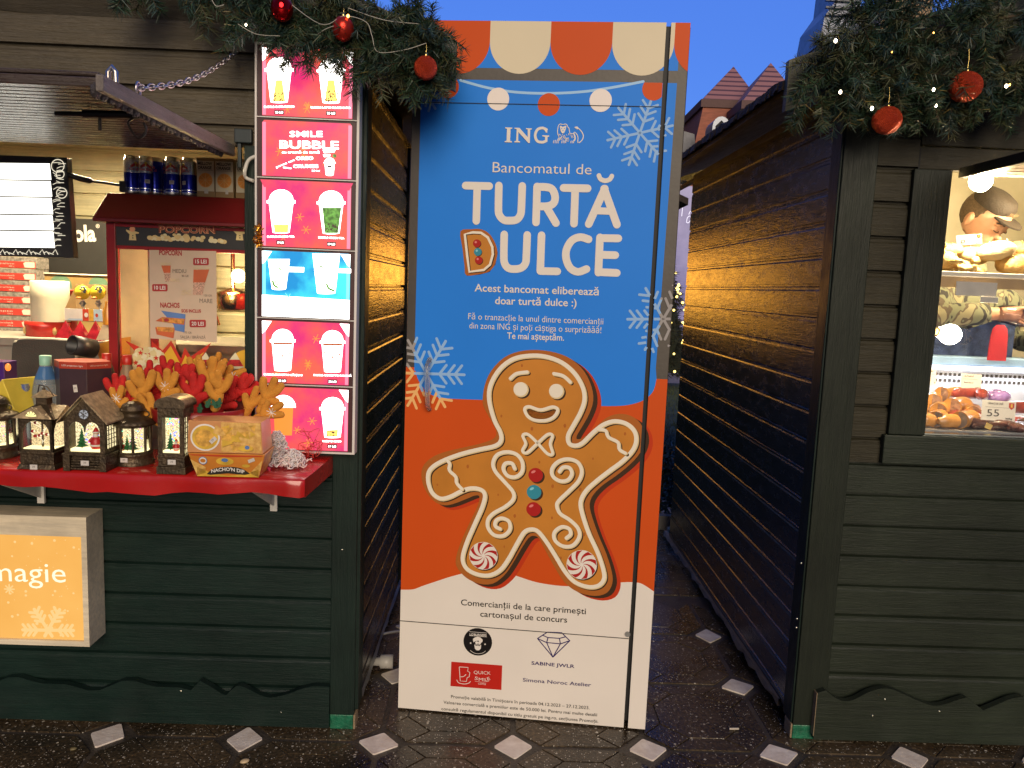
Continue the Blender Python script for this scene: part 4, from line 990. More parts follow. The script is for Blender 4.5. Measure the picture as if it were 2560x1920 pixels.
for i in range(6):
    a, b = divs[i + 1] + .003, divs[i] - .003
    m = MB(); base = 1 if i == 3 else 0
    X0, X1 = lx0 + .008, lx1 - .010
    m.box(X0, X1, yf + .006, yf + .012, a, b, 8)
    m.flat([(X0 + .014, a + .002), (X1 - .014, a + .002), (X1 - .014, b - .014), (X1 - .02, b - .006), (X0 + .02, b - .006), (X0 + .014, b - .014)], yf + .0055, base)
    y1 = yf + .005
    for s_ in (0, 1):
        xa = X0 + .015 if s_ == 0 else X1 - .026
        m.flat([(xa, a + .004), (xa + .011, a + .004), (xa + .011, b - .012), (xa, b - .012)], y1, 10 if i == 3 else 3)
        if i in (0, 3, 4, 5):
            cx_ = X0 + .020 if s_ == 0 else X1 - .020
            sg = 1 if s_ == 0 else -1
            m.flat([(cx_ - sg * .006, b - .008), (cx_ + sg * .026, b - .008), (cx_ + sg * .018, b - .020), (cx_ + sg * .004, b - .042), (cx_ - sg * .005, b - .050)], y1 - .0004, 2)
    for k in range(4):                    # snow crystals printed in the film
        c = (X0 + .04 + (X1 - X0 - .08) * q.random(), a + .02 + (b - a - .04) * (q.random() * (.45 if i in (0, 2) else .9)))
        for j in range(3):
            A = j * PI / 3 + q.random() * .2; r_ = .010 + .006 * q.random()
            m.stroke([(c[0] - r_ * math.cos(A), c[1] - r_ * math.sin(A)), (c[0] + r_ * math.cos(A), c[1] + r_ * math.sin(A))], .0022, y1 - .0007 - .0001 * j, 10 if i == 3 else 7)
    y2 = yf + .0035
    tl = lambda s, fn, x0, y0, x1, y1_, mi=2, **k: text(m, s, fn(x0, y0), fn(x1, y1_), y2 - .0008, mi, **k)
    def price(fn, s, x0, x1, yy, hh=28):
        m.flat([fn(x0, yy + hh), fn(x1, yy + hh + 1), fn(x1, yy + 1), fn(x0, yy)], y2 - .0006, 8)
        tl(s, fn, x0 + 7, yy + hh - 7, x1 - 7, yy + hh - 6, cap=.006, bold=.02)
    if i == 0:
        cup(m, U8, 268, 115, 432, 150, 118, y=y2); cup(m, U8, 628, 122, 436, 150, 118, y=y2)
        for cx_ in (268, 628):
            m.flat([U8(cx_ - 22, 275), U8(cx_ + 22, 275), U8(cx_ + 44, 425), U8(cx_ - 44, 425)], y2 - .0004, 6)
        pearls(m, U8, 218, 322, 350, 420, 22, 1, y2 - .0008); pearls(m, U8, 575, 682, 350, 425, 40, 2, y2 - .0008)
        tl('BUBBLE CAPPUCCINO', U8, 165, 467, 375, 465, cap=.0055, bold=.03); tl('BUBBLE LATTE MACCHIATO', U8, 488, 470, 762, 474, cap=.0055, bold=.03)
        price(U8, '25 LEI', 236, 302, 484); price(U8, '25 LEI', 594, 662, 490)
    if i == 1:
        tl('SMILE', U8, 342, 668, 570, 668, cap=.0175, bold=.014); tl('BUBBLE', U8, 272, 746, 682, 752, cap=.0235, bold=.022)
        tl('cu aromă de iarnă', U8, 288, 782, 548, 782, cap=.007, bold=.02); tl('OREO', U8, 385, 828, 505, 826, cap=.010, bold=.03); tl('CRUMBS', U8, 366, 882, 540, 882, cap=.010, bold=.03)
        tl('peste tot', U8, 250, 884, 378, 832, cap=.006, bold=.02); tl('20 lei', U8, 494, 908, 550, 908, cap=.005, bold=.02)
        m.stroke([U8(300, 880), U8(350, 886)], .004, y2, 2)
        cup(m, U8, 618, 812, 936, 62, 54, y=y2); m.flat([U8(600, 868), U8(636, 868), U8(630, 882), U8(606, 882)], y2 - .0009, 8); m.stroke([U8(604, 912), U8(634, 912)], .004, y2 - .0009, 8)
        m.flat([U8(570, 760), U8(658, 756), U8(650, 775), U8(580, 780)], y2, 2); m.flat([U8(572, 790), U8(622, 788), U8(620, 805), U8(580, 808)], y2, 2)
        c = U8(652, 800); m.ell(c[0], c[1], .006, .006, y2, 4, 12)
    if i == 2:
        cup(m, U8, 282, 1032, 1335, 150, 116, y=y2); cup(m, U8, 628, 1040, 1340, 150, 116, y=y2)
        m.flat([U8(568, 1158), U8(700, 1158), U8(676, 1335), U8(585, 1335)], y2 - .0005, 4); pearls(m, U8, 585, 672, 1270, 1325, 34, 3, y2 - .0008)
        m.flat([U8(230, 1275), U8(336, 1275), U8(330, 1330), U8(238, 1330)], y2 - .0005, 6)
        tl('BUBBLE MANGO TEA', U8, 186, 1365, 375, 1364, cap=.0055, bold=.03); tl('BUBBLE GREEN TEA', U8, 540, 1370, 720, 1376, cap=.0055, bold=.03)
        price(U8, '19 LEI', 250, 306, 1385); price(U8, '19 LEI', 600, 662, 1396)
        m.flat([(X0 + .008, b - .004), (X1 - .008, b - .004), (X1 - .02, b - .028), (X0 + .02, b - .028)], y1 - .0002, 0)
    if i == 3:
        m.flat([(X0 + .014, a + .002), (X1 - .014, a + .002)] + [(X1 - .014, a + .065), (X0 + .014, a + .072)], y1 - .0006, 2)
        cup(m, U9, 296, 85, 320, 150, 108, y=y2, dome=False); cup(m, U9, 660, 42, 352, 190, 140, y=y2, dome=False)
        for cx_, cy_, k in ((315, 155, 1), (633, 135, 1.4)):
            m.flat([U9(cx_ - 24 * k, cy_ - 8), U9(cx_ - 8 * k, cy_ - 2), U9(cx_, cy_ + 12), U9(cx_ + 22 * k, cy_ - 14), U9(cx_ + 8 * k, cy_ + 14), U9(cx_ - 4, cy_ + 20), U9(cx_ - 16 * k, cy_ + 8)], y2 - .0008, 4)
        for cx_, cy_, k in ((270, 275, 1), (695, 300, 1.5)):
            m.stroke(cr([U9(cx_ - 20 * k, cy_ - 20), U9(cx_ - 10 * k, cy_ + 10), U9(cx_ + 14 * k, cy_ + 26)], n=4), .007, y2 - .0008, 4); m.stroke(cr([U9(cx_ + 2, cy_ - 28), U9(cx_ + 4, cy_), U9(cx_ + 22 * k, cy_ + 8)], n=4), .004, y2 - .0010, 4)
        m.flat([U9(375, 145), U9(490, 148), U9(488, 185), U9(372, 183)], y2, 2); m.flat([U9(760, 158), U9(850, 160), U9(850, 192), U9(756, 190)], y2, 2)
    if i == 4:
        for cx_, t_, bt_ in ((325, 622, 945), (708, 632, 955)):
            cup(m, U9, cx_, t_, bt_, 148, 126, y=y2)
            m.flat([U9(cx_ - 76, t_ + 102), U9(cx_ + 78, t_ + 102), U9(cx_ + 72, t_ + 118), U9(cx_ - 70, t_ + 118)], y2 - .0006, 5)
            for dx, l in ((-58, 60), (0, 98), (56, 76)):
                m.flat([U9(cx_ + dx, t_ + 118 + l - 30), U9(cx_ + dx + 8, t_ + 118 + l - 4), U9(cx_ + dx, t_ + 118 + l), U9(cx_ + dx - 8, t_ + 118 + l - 4)], y2 - .0006, 5)
        pearls(m, U9, 300, 370, 890, 935, 10, 5, y2 - .0008)
        tl('BUBBLE AMARETTO CĂPȘUNI', U9, 182, 976, 476, 984, cap=.0055, bold=.03); tl('BUBBLE AMARETTO BANANĂ', U9, 562, 982, 855, 988, cap=.0055, bold=.03)
        price(U9, '25 LEI', 286, 356, 1003, 30); price(U9, '25 LEI', 672, 744, 1010, 30)
    if i == 5:
        P = [U9(330 + 96 * math.cos(t), 1226 - 96 * math.sin(t)) for t in [PI * k / 16 for k in range(17)]]
        m.flat(P, y2, 2); m.flat([U9(255, 1228), U9(406, 1228), U9(396, 1440), U9(265, 1440)], y2, 7)
        cup(m, U9, 708, 1146, 1458, 152, 124, y=y2); m.flat([U9(660, 1400), U9(752, 1395), U9(748, 1450), U9(664, 1452)], y2 - .0006, 6); pearls(m, U9, 662, 735, 1405, 1445, 12, 6, y2 - .0012)
        tl('BUBBLE TEA MANGO', U9, 632, 1490, 776, 1492, cap=.0055, bold=.03); price(U9, '17 LEI', 670, 742, 1508, 30)
    m.build('menu_panel', MP, MB_T)
# cable of the lightbox
mb = MB(); mb.tube(cr([(lx0 + .002, -.03, LH.at(640, 388, -.03)[1]), tuple(LP(622, 400, -.03)), tuple(LP(612, 430, -.03)), tuple(LP(616, 445, -.02)), tuple(LP(633, 452, -.03))], n=6), .006, 8)
mb.build('power_cable', mat('white cable', (.7, .68, .62), .4), MB_T)
# gold tinsel tuft on its edge
mb = MB(); q = random.Random(3)
for k in range(150):
    c = LP(646 + q.uniform(-6, 8), 590 + q.uniform(-28, 28), yf - .004); d = Vector((q.uniform(-1, 1), q.uniform(-1, .2), q.uniform(-1, 1))).normalized() * .012
    s_ = d.cross(Vector((0, 1, .3))).normalized() * .0012
    mb.add([c - s_, c + s_, c + d + s_, c + d - s_], [(0, 1, 2, 3)])
mesh_thing(mb, 'tinsel_tuft', mat('gold tinsel', (.7, .38, .06), .25, 1.0), 'small gold tinsel tuft stuck to left edge of menu lightbox', 'tinsel', LH)

# ================================================================ LOW LIT SIGN UNDER THE COUNTER
yb = -.11
Lb = thing('lit_sign', 'pale timber box sign lit orange with white snowflake under the counter', 'lit sign', LH)
sx1, sz0 = LH.at(224, 1617, yb); sz1 = LH.at(100, 1290, yb)[1]; sx0 = -2.1
fx1, fz0 = LH.at(210, 1604, yb); fz1 = LH.at(60, 1338, yb)[1]
M_PINE = wood('pale pine box', (.66, .58, .44), 0, rough=.55, grain=.25, worn=(.3, .24, .16), wear=.7)
mb = MB(); mb.box(sx0, sx1, yb, -.002, fz1, sz1); mb.box(sx0, sx1, yb, -.002, sz0, fz0); mb.box(fx1, sx1, yb, -.002, fz0, fz1); mb.box(sx0, sx0 + .02, yb, -.002, fz0, fz1)
mb.build('box_frame', M_PINE, Lb)
G_AMB = glow('lit amber film', (.90, .42, .075), 1.0, vs=2.5, col2=(1.0, .52, .12)); G_AMW = glow('lit lettering', (1, .86, .62), 1.25); G_AMF = glow('lit flake', (1, .62, .24), 1.05)
m = MB(); yy = yb + .010
m.flat([(sx0 + .02, fz0), (fx1, fz0), (fx1, fz1), (sx0 + .02, fz1)], yy, 0)
V6 = lambda x, y: LH.at(x / 3.318, 1200 + y / 3.318, yy)
text(m, 'magie', V6(-85, 836), V6(548, 850), yy - .0008, 1, bold=-.002, cap=abs(V6(100, 640)[1] - V6(100, 836)[1]) * .82)
sa = Art(yy - .0004); 
class _A:
    pass
def flake(c, R_, a0, w):
    for k in range(6):
        A = a0 + k * PI / 3; R0 = R_
        if math.sin(A) < -.2: R_ = min(R_, (c[1] - fz0 - w) / -math.sin(A))
        m.stroke([c, (c[0] + R_ * math.cos(A), c[1] + R_ * math.sin(A))], w, yy - .0004 - .00012 * (k % 6), 2)
        for f in (.42, .62, .82):
            for sg in (-1, 1):
                p = (c[0] + R_ * f * math.cos(A), c[1] + R_ * f * math.sin(A)); B = A + sg * .95
                m.stroke([p, (p[0] + R_ * .28 * math.cos(B), p[1] + R_ * .28 * math.sin(B))], w * .85, yy - .0013 - .00012 * (sg > 0), 2) if R_ == R0 else None
        R_ = R0
cF = V6(400, 1245); flake(cF, .085, 0.02, .0115)
cG = V6(78, 905)
for k in range(4):
    A = k * PI / 4; m.stroke([(cG[0] - .016 * math.cos(A), cG[1] - .016 * math.sin(A)), (cG[0] + .016 * math.cos(A), cG[1] + .016 * math.sin(A))], .005, yy - .0004 - .0001 * k, 2)
q = random.Random(6)
for k in range(60):
    x = q.uniform(fx1 - .26, fx1 - .008); z = q.uniform(fz0 + .01, fz1 - .008); r_ = .0015 + .004 * q.random() ** 3
    m.ell(x, z, r_, r_, yy - .0002, 2, 10)
m.build('lit_face', [G_AMB, G_AMW, G_AMF], Lb)

# ================================================================ GARLANDS, BAUBLES, FAIRY LIGHTS
NE = [mat('garland needle deep', (.026, .058, .028), .5, var=.3), mat('garland needle olive', (.068, .076, .030), .5, var=.3), mat('garland needle blue', (.024, .056, .048), .5, var=.3), mat('garland stem', (.06, .04, .02), .7), mat('garland tip gold', (.22, .16, .04), .4)]
def tuft(mb, base, d, L_, q, nl=.037, nn=84):
    d = d.normalized(); P = [base]; n = 6; dd = d.copy()
    for i in range(n):
        dd = (dd + Vector((q.uniform(-.10, .10), q.uniform(-.10, .10), -.10 + q.uniform(-.08, .08)))).normalized(); P.append(P[-1] + dd * L_ / n)
    mb.tube([tuple(p) for p in P], .0014, 3, 3, caps=False)
    mi0 = q.choice([0, 0, 1, 2])
    vs = []; fs = []; ms = []
    for k in range(nn):
        t = (k + q.random()) / nn * n * .999; i = int(t); p = P[i].lerp(P[i + 1], t - i); ax = (P[i + 1] - P[i]).normalized()
        a = q.random() * 2 * PI; u = ax.orthogonal().normalized(); w = ax.cross(u)
        o = u * math.cos(a) + w * math.sin(a)
        nd = (ax * q.uniform(.35, .9) + o).normalized() * nl * q.uniform(.65, 1.1) * (1 - .35 * max(0, t / n - .7))
        s_ = nd.cross(Vector((q.uniform(-1, 1), q.uniform(-1, 1), q.uniform(-1, 1)))).normalized() * .0015
        e = p + nd + Vector((0, 0, -.003))
        mb.add([p - s_, p + s_, e + s_ * .35, e - s_ * .35], [(0, 1, 2, 3)], 4 if q.random() < .012 else (mi0 if q.random() < .8 else q.choice([0, 1, 2])))
def garland(name, fr, paths, label, seed, sprigs=()):
    q = random.Random(seed); mb = MB()
    for pts, n, R_, down, L0 in paths:
        P = [Vector((*[fr.at(u, v, y)[0]], y, fr.at(u, v, y)[1])) for u, v, y in pts]
        C = [Vector(c) for c in cr([tuple(p) for p in P], n=10)]
        mb.tube([tuple(c) for c in C], .006, 5, 3)
        for k in range(n):
            t = (k + q.random()) / n * (len(C) - 1); i = min(int(t), len(C) - 2); c = C[i].lerp(C[i + 1], t - i); ax = (C[i + 1] - C[i]).normalized()
            d = Vector((q.gauss(0, 1), -abs(q.gauss(0, .8)) * .9, q.gauss(0, 1) - down)) + ax * q.uniform(-.8, .8)
            tuft(mb, c + Vector((q.uniform(-1, 1), q.uniform(-.7, .3), q.uniform(-1, 1))) * R_ * .4, d, L0 * q.uniform(.7, 1.25), q)
    for (u0, v0, u1, v1, y) in sprigs:
        a = Vector((fr.at(u0, v0, y)[0], y, fr.at(u0, v0, y)[1])); b = Vector((fr.at(u1, v1, y)[0], y - .01, fr.at(u1, v1, y)[1]))
        tuft(mb, a, b - a, (b - a).length, q, nn=90)
    o = mesh_thing(mb, name, NE, label, 'garland', fr)
    return o
garland('fir_garland', LH, [([(330, -60, -.12), (540, -20, -.12), (700, 30, -.12), (860, 70, -.12), (990, 120, -.12), (1080, 155, -.11)], 105, .10, .25, .12),
                            ([(620, -10, -.10), (820, 20, -.10), (960, 55, -.10), (1080, 95, -.10)], 66, .09, -.1, .11),
                            ([(640, 50, -.14), (800, 95, -.14), (930, 140, -.14), (1070, 190, -.13)], 70, .08, .5, .11),
                            ([(1030, 40, -.10), (1070, 90, -.09), (1085, 180, -.09)], 36, .05, .1, .09)],
        'fir garland with three red baubles on left stall eave', 31,
        [(590, 40, 582, 112, -.15), (760, 80, 772, 168, -.16), (800, 110, 822, 172, -.16), (860, 130, 840, 180, -.16), (920, 165, 900, 195, -.16), (1000, 190, 1018, 243, -.15), (980, 180, 960, 215, -.15), (1085, 180, 1100, 222, -.13), (1040, 60, 1045, -20, -.12), (1080, 100, 1125, 75, -.12), (440, -10, 520, 40, -.15), (520, 10, 600, 48, -.15), (360, -20, 420, 20, -.15), (640, 40, 560, 55, -.15)])
garland('fir_garland', RH, [([(2060, 155, -.12), (2120, 125, -.12), (2250, 90, -.12), (2400, 60, -.12), (2620, 30, -.12)], 110, .11, .2, .13),
                            ([(2065, 215, -.12), (2150, 210, -.13), (2300, 205, -.13), (2450, 190, -.13), (2620, 175, -.13)], 110, .10, .75, .13),
                            ([(2130, 60, -.10), (2220, 20, -.10), (2380, -20, -.10), (2600, -60, -.10)], 80, .10, .0, .12),
                            ([(2200, 240, -.10), (2330, 245, -.10), (2480, 230, -.10), (2620, 220, -.10)], 60, .08, .8, .11)],
        'dense fir garland with two glitter baubles and white lights on right stall', 47,
        [(2010, 230, 1955, 315, -.15), (2030, 240, 1975, 318, -.15), (2060, 240, 2045, 325, -.15), (2095, 230, 2122, 315, -.15), (2105, 220, 2140, 300, -.15), (2170, 260, 2195, 300, -.15), (2260, 260, 2300, 310, -.14), (2320, 270, 2345, 318, -.14), (2380, 260, 2440, 300, -.14), (2070, 80, 2085, -10, -.12), (2070, 130, 2035, 95, -.12), (2060, 160, 2015, 150, -.12), (2190, 40, 2170, 10, -.1), (2330, 90, 2350, 160, -.17), (2460, 80, 2475, 150, -.17)])
B_GLI = mat('red glitter', (.45, .02, .008), .32, .6, var=.9, vs=420, bump=1.0, bs=420, col2=(.85, .10, .02)); B_SHI = mat('mirror red', (.62, .01, .015), .06, .95, var=.05); B_SAT = mat('satin red', (.55, .035, .02), .30, .75, var=.1)
M_GOLD = mat('gold cap', (.8, .6, .2), .25, 1.0)
def bauble(fr, u, v, y, rp, m, label, sl_=.05, grp='red baubles in the garlands', sq=1.0):
    x, z = fr.at(u, v, y); d = (Vector((x, y, z)) - fr.e).length; r_ = rp * d / FPX
    t = thing('bauble', label, 'bauble', fr, (x, y, z), group=grp)
    MB().ball((0, 0, 0), r_, r_, r_ * sq, n=28).build('ball', m, t)
    MB().lathe([(.006, r_ * sq - .001), (.006, r_ * sq + .007), (.003, r_ * sq + .009)], n=10).build('cap', M_GOLD, t)
    MB().tube([(0, 0, r_ * sq + .008), (.0015, 0, r_ * sq + .008 + sl_ * .5), (0, .004, r_ * sq + .008 + sl_)], .0008, 4).build('thread', M_GOLD, t)
bauble(LH, 705, 22, -.21, 24, B_SHI, 'mirror finish red bauble, uppermost on left stall garland', .03, sq=1.15)
bauble(LH, 858, 72, -.21, 24, B_SAT, 'satin red bauble above the menu lightbox', .02, sq=1.15)
bauble(LH, 1064, 170, -.20, 27, B_GLI, 'glittering red bauble at the garland end over blue cabinet', .03)
bauble(RH, 2217, 301, -.20, 31, B_GLI, 'red glitter bauble hanging lowest on right stall garland', .05, sq=.95)
bauble(RH, 2414, 217, -.20, 32, B_GLI, 'red glitter bauble above the striped hatch corner', .06, sq=.95)
# fairy lights
M_WIRE = mat('clear cable', (.42, .40, .34), .35); M_WIRD = mat('dark green cable', (.015, .02, .015), .5)
G_LED = glow('warm white diode', (1, .84, .60), 14); G_LEDA = glow('amber diode', (1, .45, .08), 10)
def fairy(fr, wires, bulbs, label, mw):
    t = thing('fairy_light_string', label, 'string lights', fr)
    mb = MB()
    for w in wires: mb.tube(cr([(*[fr.at(u, v, y)[0]], y, fr.at(u, v, y)[1]) for u, v, y in w], n=6), .0011, 5)
    mb.build('wire', mw, t)
    for u, v, y, r_, m in bulbs:
        x, z = fr.at(u, v, y); MB().ball((x, y, z), r_, r_, r_ * 1.3, n=8).build('bulb', m, t)
fairy(LH, [[(690, -20, -.2), (800, 60, -.23), (860, 40, -.23), (915, 55, -.23), (930, 90, -.23), (945, 130, -.23), (1010, 125, -.23), (1065, 108, -.22)], [(795, 85, -.22), (820, 70, -.23), (870, 55, -.23)], [(870, 20, -.22), (960, 50, -.22), (1050, 60, -.2)], [(528, -5, -.2), (540, 15, -.2), (560, 12, -.2)], [(595, 60, -.2), (640, 85, -.2), (700, 90, -.2)]],
      [(870, 40, -.232, .004, G_LEDA), (615, 62, -.2, .003, G_LED)], 'thin clear wire string looping through left stall garland', M_WIRE)
fairy(RH, [[(2040, 90, -.2), (2089, 102, -.22), (2180, 60, -.21), (2230, 40, -.2)], [(2101, 230, -.23), (2180, 271, -.23), (2260, 240, -.2), (2334, 224, -.22), (2340, 264, -.22)], [(2450, 222, -.21), (2516, 215, -.22), (2580, 228, -.2)], [(2110, 50, -.19), (2170, 50, -.19), (2210, 30, -.19)]],
      [(2089, 102, -.222, .0048, G_LED), (2101, 230, -.232, .0045, G_LED), (2180, 271, -.232, .0048, G_LED), (2334, 224, -.222, .004, G_LED), (2340, 264, -.222, .004, G_LED), (2516, 215, -.222, .0045, G_LED), (2524, 212, -.2, .003, G_LEDA), (2230, 130, -.2, .002, G_LEDA), (2334, 82, -.2, .002, G_LEDA)], 'lit warm white fairy light string woven through right stall garland', M_WIRD)
# ================================================================ GOODS ON AND BEHIND THE LEFT COUNTER
CT = 1.002
def base(u, v): x, y = LH.onz(u, v, CT); return x, y
BRZ = mat('antique bronze plastic', (.045, .032, .020), .42, .55, var=.7, vs=40, bump=.35, bs=120, col2=(.11, .075, .04))
BRZT = mat('lit tone rubbed bronze', (.40, .29, .16), .45, .15, var=.4, vs=60, bump=.3, bs=90)  # rubbed finish, paled further to carry the light on the roofs
GLIT = glow('glittering lit water', (.24, .18, .09), 1.7, vs=330, col2=(1.0, .86, .48)); GLWM = glow('warm lantern glow', (1, .74, .30), 1.5, var=.3, vs=30); GLSN = glow('lit snow base', (1, .85, .42), 1.8)
F_RED = mat('figure red', (.45, .02, .02), .4); F_WHT = mat('figure white', (.7, .66, .58), .5); F_GRN = mat('figure green', (.03, .16, .05), .5, var=.5, vs=80); F_SKN = mat('figure skin', (.6, .35, .22), .5)
F_BLU = glow('coloured sparkle blue', (.12, .2, 1), 2.2); F_PNK = glow('coloured sparkle pink', (.9, .15, .7), 2.0); F_ORG = glow('coloured sparkle orange', (1, .35, .05), 2.0); F_TRQ = glow('coloured sparkle green', (.1, .9, .5), 1.6)
STK = mat('paper price sticker', (.62, .58, .54), .6, var=.04)
def sticker(par, x, y, z, w=.022, h=.015, rot=0, mi=None):
    m = MB(); c, s_ = math.cos(rot), math.sin(rot)
    P = [(x + a * c - b * s_, z + a * s_ + b * c) for a, b in ((-w / 2, -h / 2), (w / 2, -h / 2), (w / 2, h / 2), (-w / 2, h / 2))]
    m.flat(P, y - .0008, 0); text(m, '39', (x - .004 * c, z - .004 * s_ - .002), (x + .004 * c, z + .004 * s_ - .002), y - .0013, 1)
    m.build('price_sticker', [STK, mat('grey print', (.12, .11, .1), .6)], par)
def sparkle(par, x0, x1, z0, z1, y, n, seed):
    q = random.Random(seed); m = MB()
    for k in range(n):
        x, z = q.uniform(x0, x1), q.uniform(z0, z1); r_ = .0014 + .0022 * q.random() ** 2
        m.ball((x, y - .0012, z), r_, .001, r_, n=6, m=q.randrange(4))
    m.build('sparkles', [F_BLU, F_PNK, F_ORG, F_TRQ], par)
def santa(par, x, y, z, h):
    m = MB()
    m.lathe([(h * .20, 0), (h * .24, h * .1), (h * .25, h * .3), (h * .15, h * .55), (h * .08, h * .6)], (x, y, z), 12, 0)
    m.lathe([(h * .25, h * .13), (h * .27, h * .17), (h * .25, h * .21)], (x, y, z), 12, 1)
    m.ball((x, y, z + h * .70), h * .13, n=10, m=2); m.ball((x, y - h * .07, z + h * .60), h * .13, h * .08, h * .14, n=10, m=1)
    m.lathe([(h * .15, h * .76), (h * .13, h * .82), (h * .05, h * .97), (0, h)], (x, y, z), 10, 0); m.lathe([(h * .15, h * .74), (h * .17, h * .77), (h * .15, h * .80)], (x, y, z), 10, 1)
    for s_ in (-1, 1): m.tube([(x + s_ * h * .16, y, z + h * .5), (x + s_ * h * .30, y - h * .05, z + h * .32)], h * .07, 6, 0)
    m.build('figurine', [F_RED, F_WHT, F_SKN], par)
def pine(par, x, y, z, h):
    m = MB(); q = random.Random(int(x * 1e4))
    for k in range(5):
        r_ = h * .30 * (1 - k / 5.5); zz = z + h * (.12 + .17 * k)
        m.lathe([(r_, zz - z), (r_ * .75, zz - z + h * .03), (r_ * .2, zz - z + h * .2), (0, zz - z + h * .24)], (x, y, z), 9, 0, a0=k)
    m.tube([(x, y, z), (x, y, z + h * .2)], h * .04, 5, 1); m.build('miniature_tree', [F_GRN, BRZ], par)
M_LGL = glass('lantern glass', (1, .99, .96))
# --- square lantern with cupola
t = thing('chapel_lantern', 'square bronze lantern with cupola roof and arched lit windows', 'lantern', LH, ((lambda a: (a[0], a[1], CT))(base(92, 1173))), 0.0, group='lit snow lanterns')
w = .050; D0 = .100
def arch(x0, x1, z0, z1, n=8):
    c = (x0 + x1) / 2; r_ = (x1 - x0) / 2
    return [(x0, z0), (x1, z0), (x1, z1 - r_)] + [(c + r_ * math.cos(a), z1 - r_ + r_ * math.sin(a)) for a in [PI * k / n for k in range(1, n)]] + [(x0, z1 - r_)]
def frame_wall(m, outer, inner, y0, y1, mi=0):   # solid plate with an opening
    tri = tessellate_polygon([[Vector((*p, 0)) for p in outer], [Vector((*p, 0)) for p in inner]])
    A = outer + inner; n = len(A)
    for y in (y0, y1): m.add([(p[0], y, p[1]) for p in A], [tuple(a) for a in tri], mi)
    for L_ in (outer, inner):
        k = len(L_); m.add([(p[0], y0, p[1]) for p in L_] + [(p[0], y1, p[1]) for p in L_], [(i, (i + 1) % k, k + (i + 1) % k, k + i) for i in range(k)], mi)
m = MB()
m.hexa([(-.058, -.006, 0), (.058, -.006, 0), (.058, .108, 0), (-.058, .108, 0), (-.052, 0, .014), (.052, 0, .014), (.052, .102, .014), (-.052, .102, .014)])
m.box(-.050, .050, .002, .1, .014, .046); m.box(-.054, .054, -.003, .104, .046, .053)
m.build('base', BRZ, t, bevel=.0015)
m = MB(); O_ = [(-w, .053), (w, .053), (w, .158), (-w, .158)]
frame_wall(m, O_, arch(-w + .009, w - .009, .060, .148), 0, .006)
m.M = Matrix.Translation((w, .05, 0)) @ Matrix.Rotation(PI / 2, 4, 'Z') @ Matrix.Translation((0, 0, 0))
frame_wall(m, O_, arch(-w + .009, w - .009, .060, .148), 0, .006)
m.M = Matrix.Translation((-w + .006, .05, 0)) @ Matrix.Rotation(PI / 2, 4, 'Z'); frame_wall(m, O_, arch(-w + .009, w - .009, .060, .148), 0, .006)
m.M = None; m.build('window_frame', BRZ, t, bevel=.001)
m = MB(); m.box(-w + .008, w - .008, .050, .094, .054, .156, 0); m.box(-w + .006, w - .006, .008, .094, .0535, .062, 1); m.build('lit_core', [glow('dim lit water', (.32, .24, .13), 1.5, vs=200, col2=(.95, .72, .36)), GLSN], t)
m = MB(); m.box(-w + .007, w - .007, .007, .0085, .055, .155); m.build('glass', M_LGL, t)
m = MB(); e_ = .066
for s_ in (1,):
    m.add([(-e_, -.016, .156), (e_, -.016, .156), (e_, .116, .156), (-e_, .116, .156), (-.014, .036, .194), (.014, .036, .194), (.014, .064, .194), (-.014, .064, .194)], [(0, 1, 5, 4), (1, 2, 6, 5), (2, 3, 7, 6), (3, 0, 4, 7), (3, 2, 1, 0), (4, 5, 6, 7)], 0)
m.prism([(-.058, .157), (.058, .157), (0, .190)], -.019, .03, 1)
m.M = Matrix.Translation((0, .05, 0)) @ Matrix.Rotation(PI / 2, 4, 'Z') @ Matrix.Translation((0, -.05, 0)); m.prism([(-.058, .157), (.058, .157), (0, .190)], -.019, .03, 1); m.M = None
m.box(-.016, .016, .034, .066, .192, .214, 0); m.add([(-.026, .024, .214), (.026, .024, .214), (.026, .076, .214), (-.026, .076, .214), (0, .05, .238)], [(0, 1, 4), (1, 2, 4), (2, 3, 4), (3, 0, 4), (3, 2, 1, 0)], 1)
m.ball((0, .05, .238), .005, n=8)
m.tube([(-.02, .05, .218), (-.012, .048, .250), (.014, .046, .244), (.03, .05, .216)], .0018, 6)
m.build('roof', [BRZ, BRZT], t)
m = MB()
for k in range(5): a = PI * (k + .5) / 5; m.flat([(0, .163), (.016 * math.cos(a - .2), .163 + .016 * math.sin(a - .2)), (.016 * math.cos(a + .2), .163 + .016 * math.sin(a + .2))], -.0195, 0)
m.build('fanlight', GLWM, t)
m = MB(); q = random.Random(4)
for k in range(9): x = q.uniform(-.03, .03); z = q.uniform(.09, .14); m.ball((x, .03, z), .005, n=7, m=0); m.ball((x + .004, .03, z), .003, n=6, m=1)
for k in range(10): a = q.random() * 6; m.tube([(0, .035, .07 + .006 * k), (.03 * math.cos(a), .03, .08 + .007 * k), (.038 * math.cos(a), .028, .085 + .007 * k)], .0008, 4, 1)
m.tube([(0, .036, .06), (0, .036, .14)], .003, 6, 2); m.build('cardinal_tree', [F_RED, glow('lit twig', (1, .85, .6), 1.4), BRZ], t)
sticker(t, -.005, -.0065, .008)
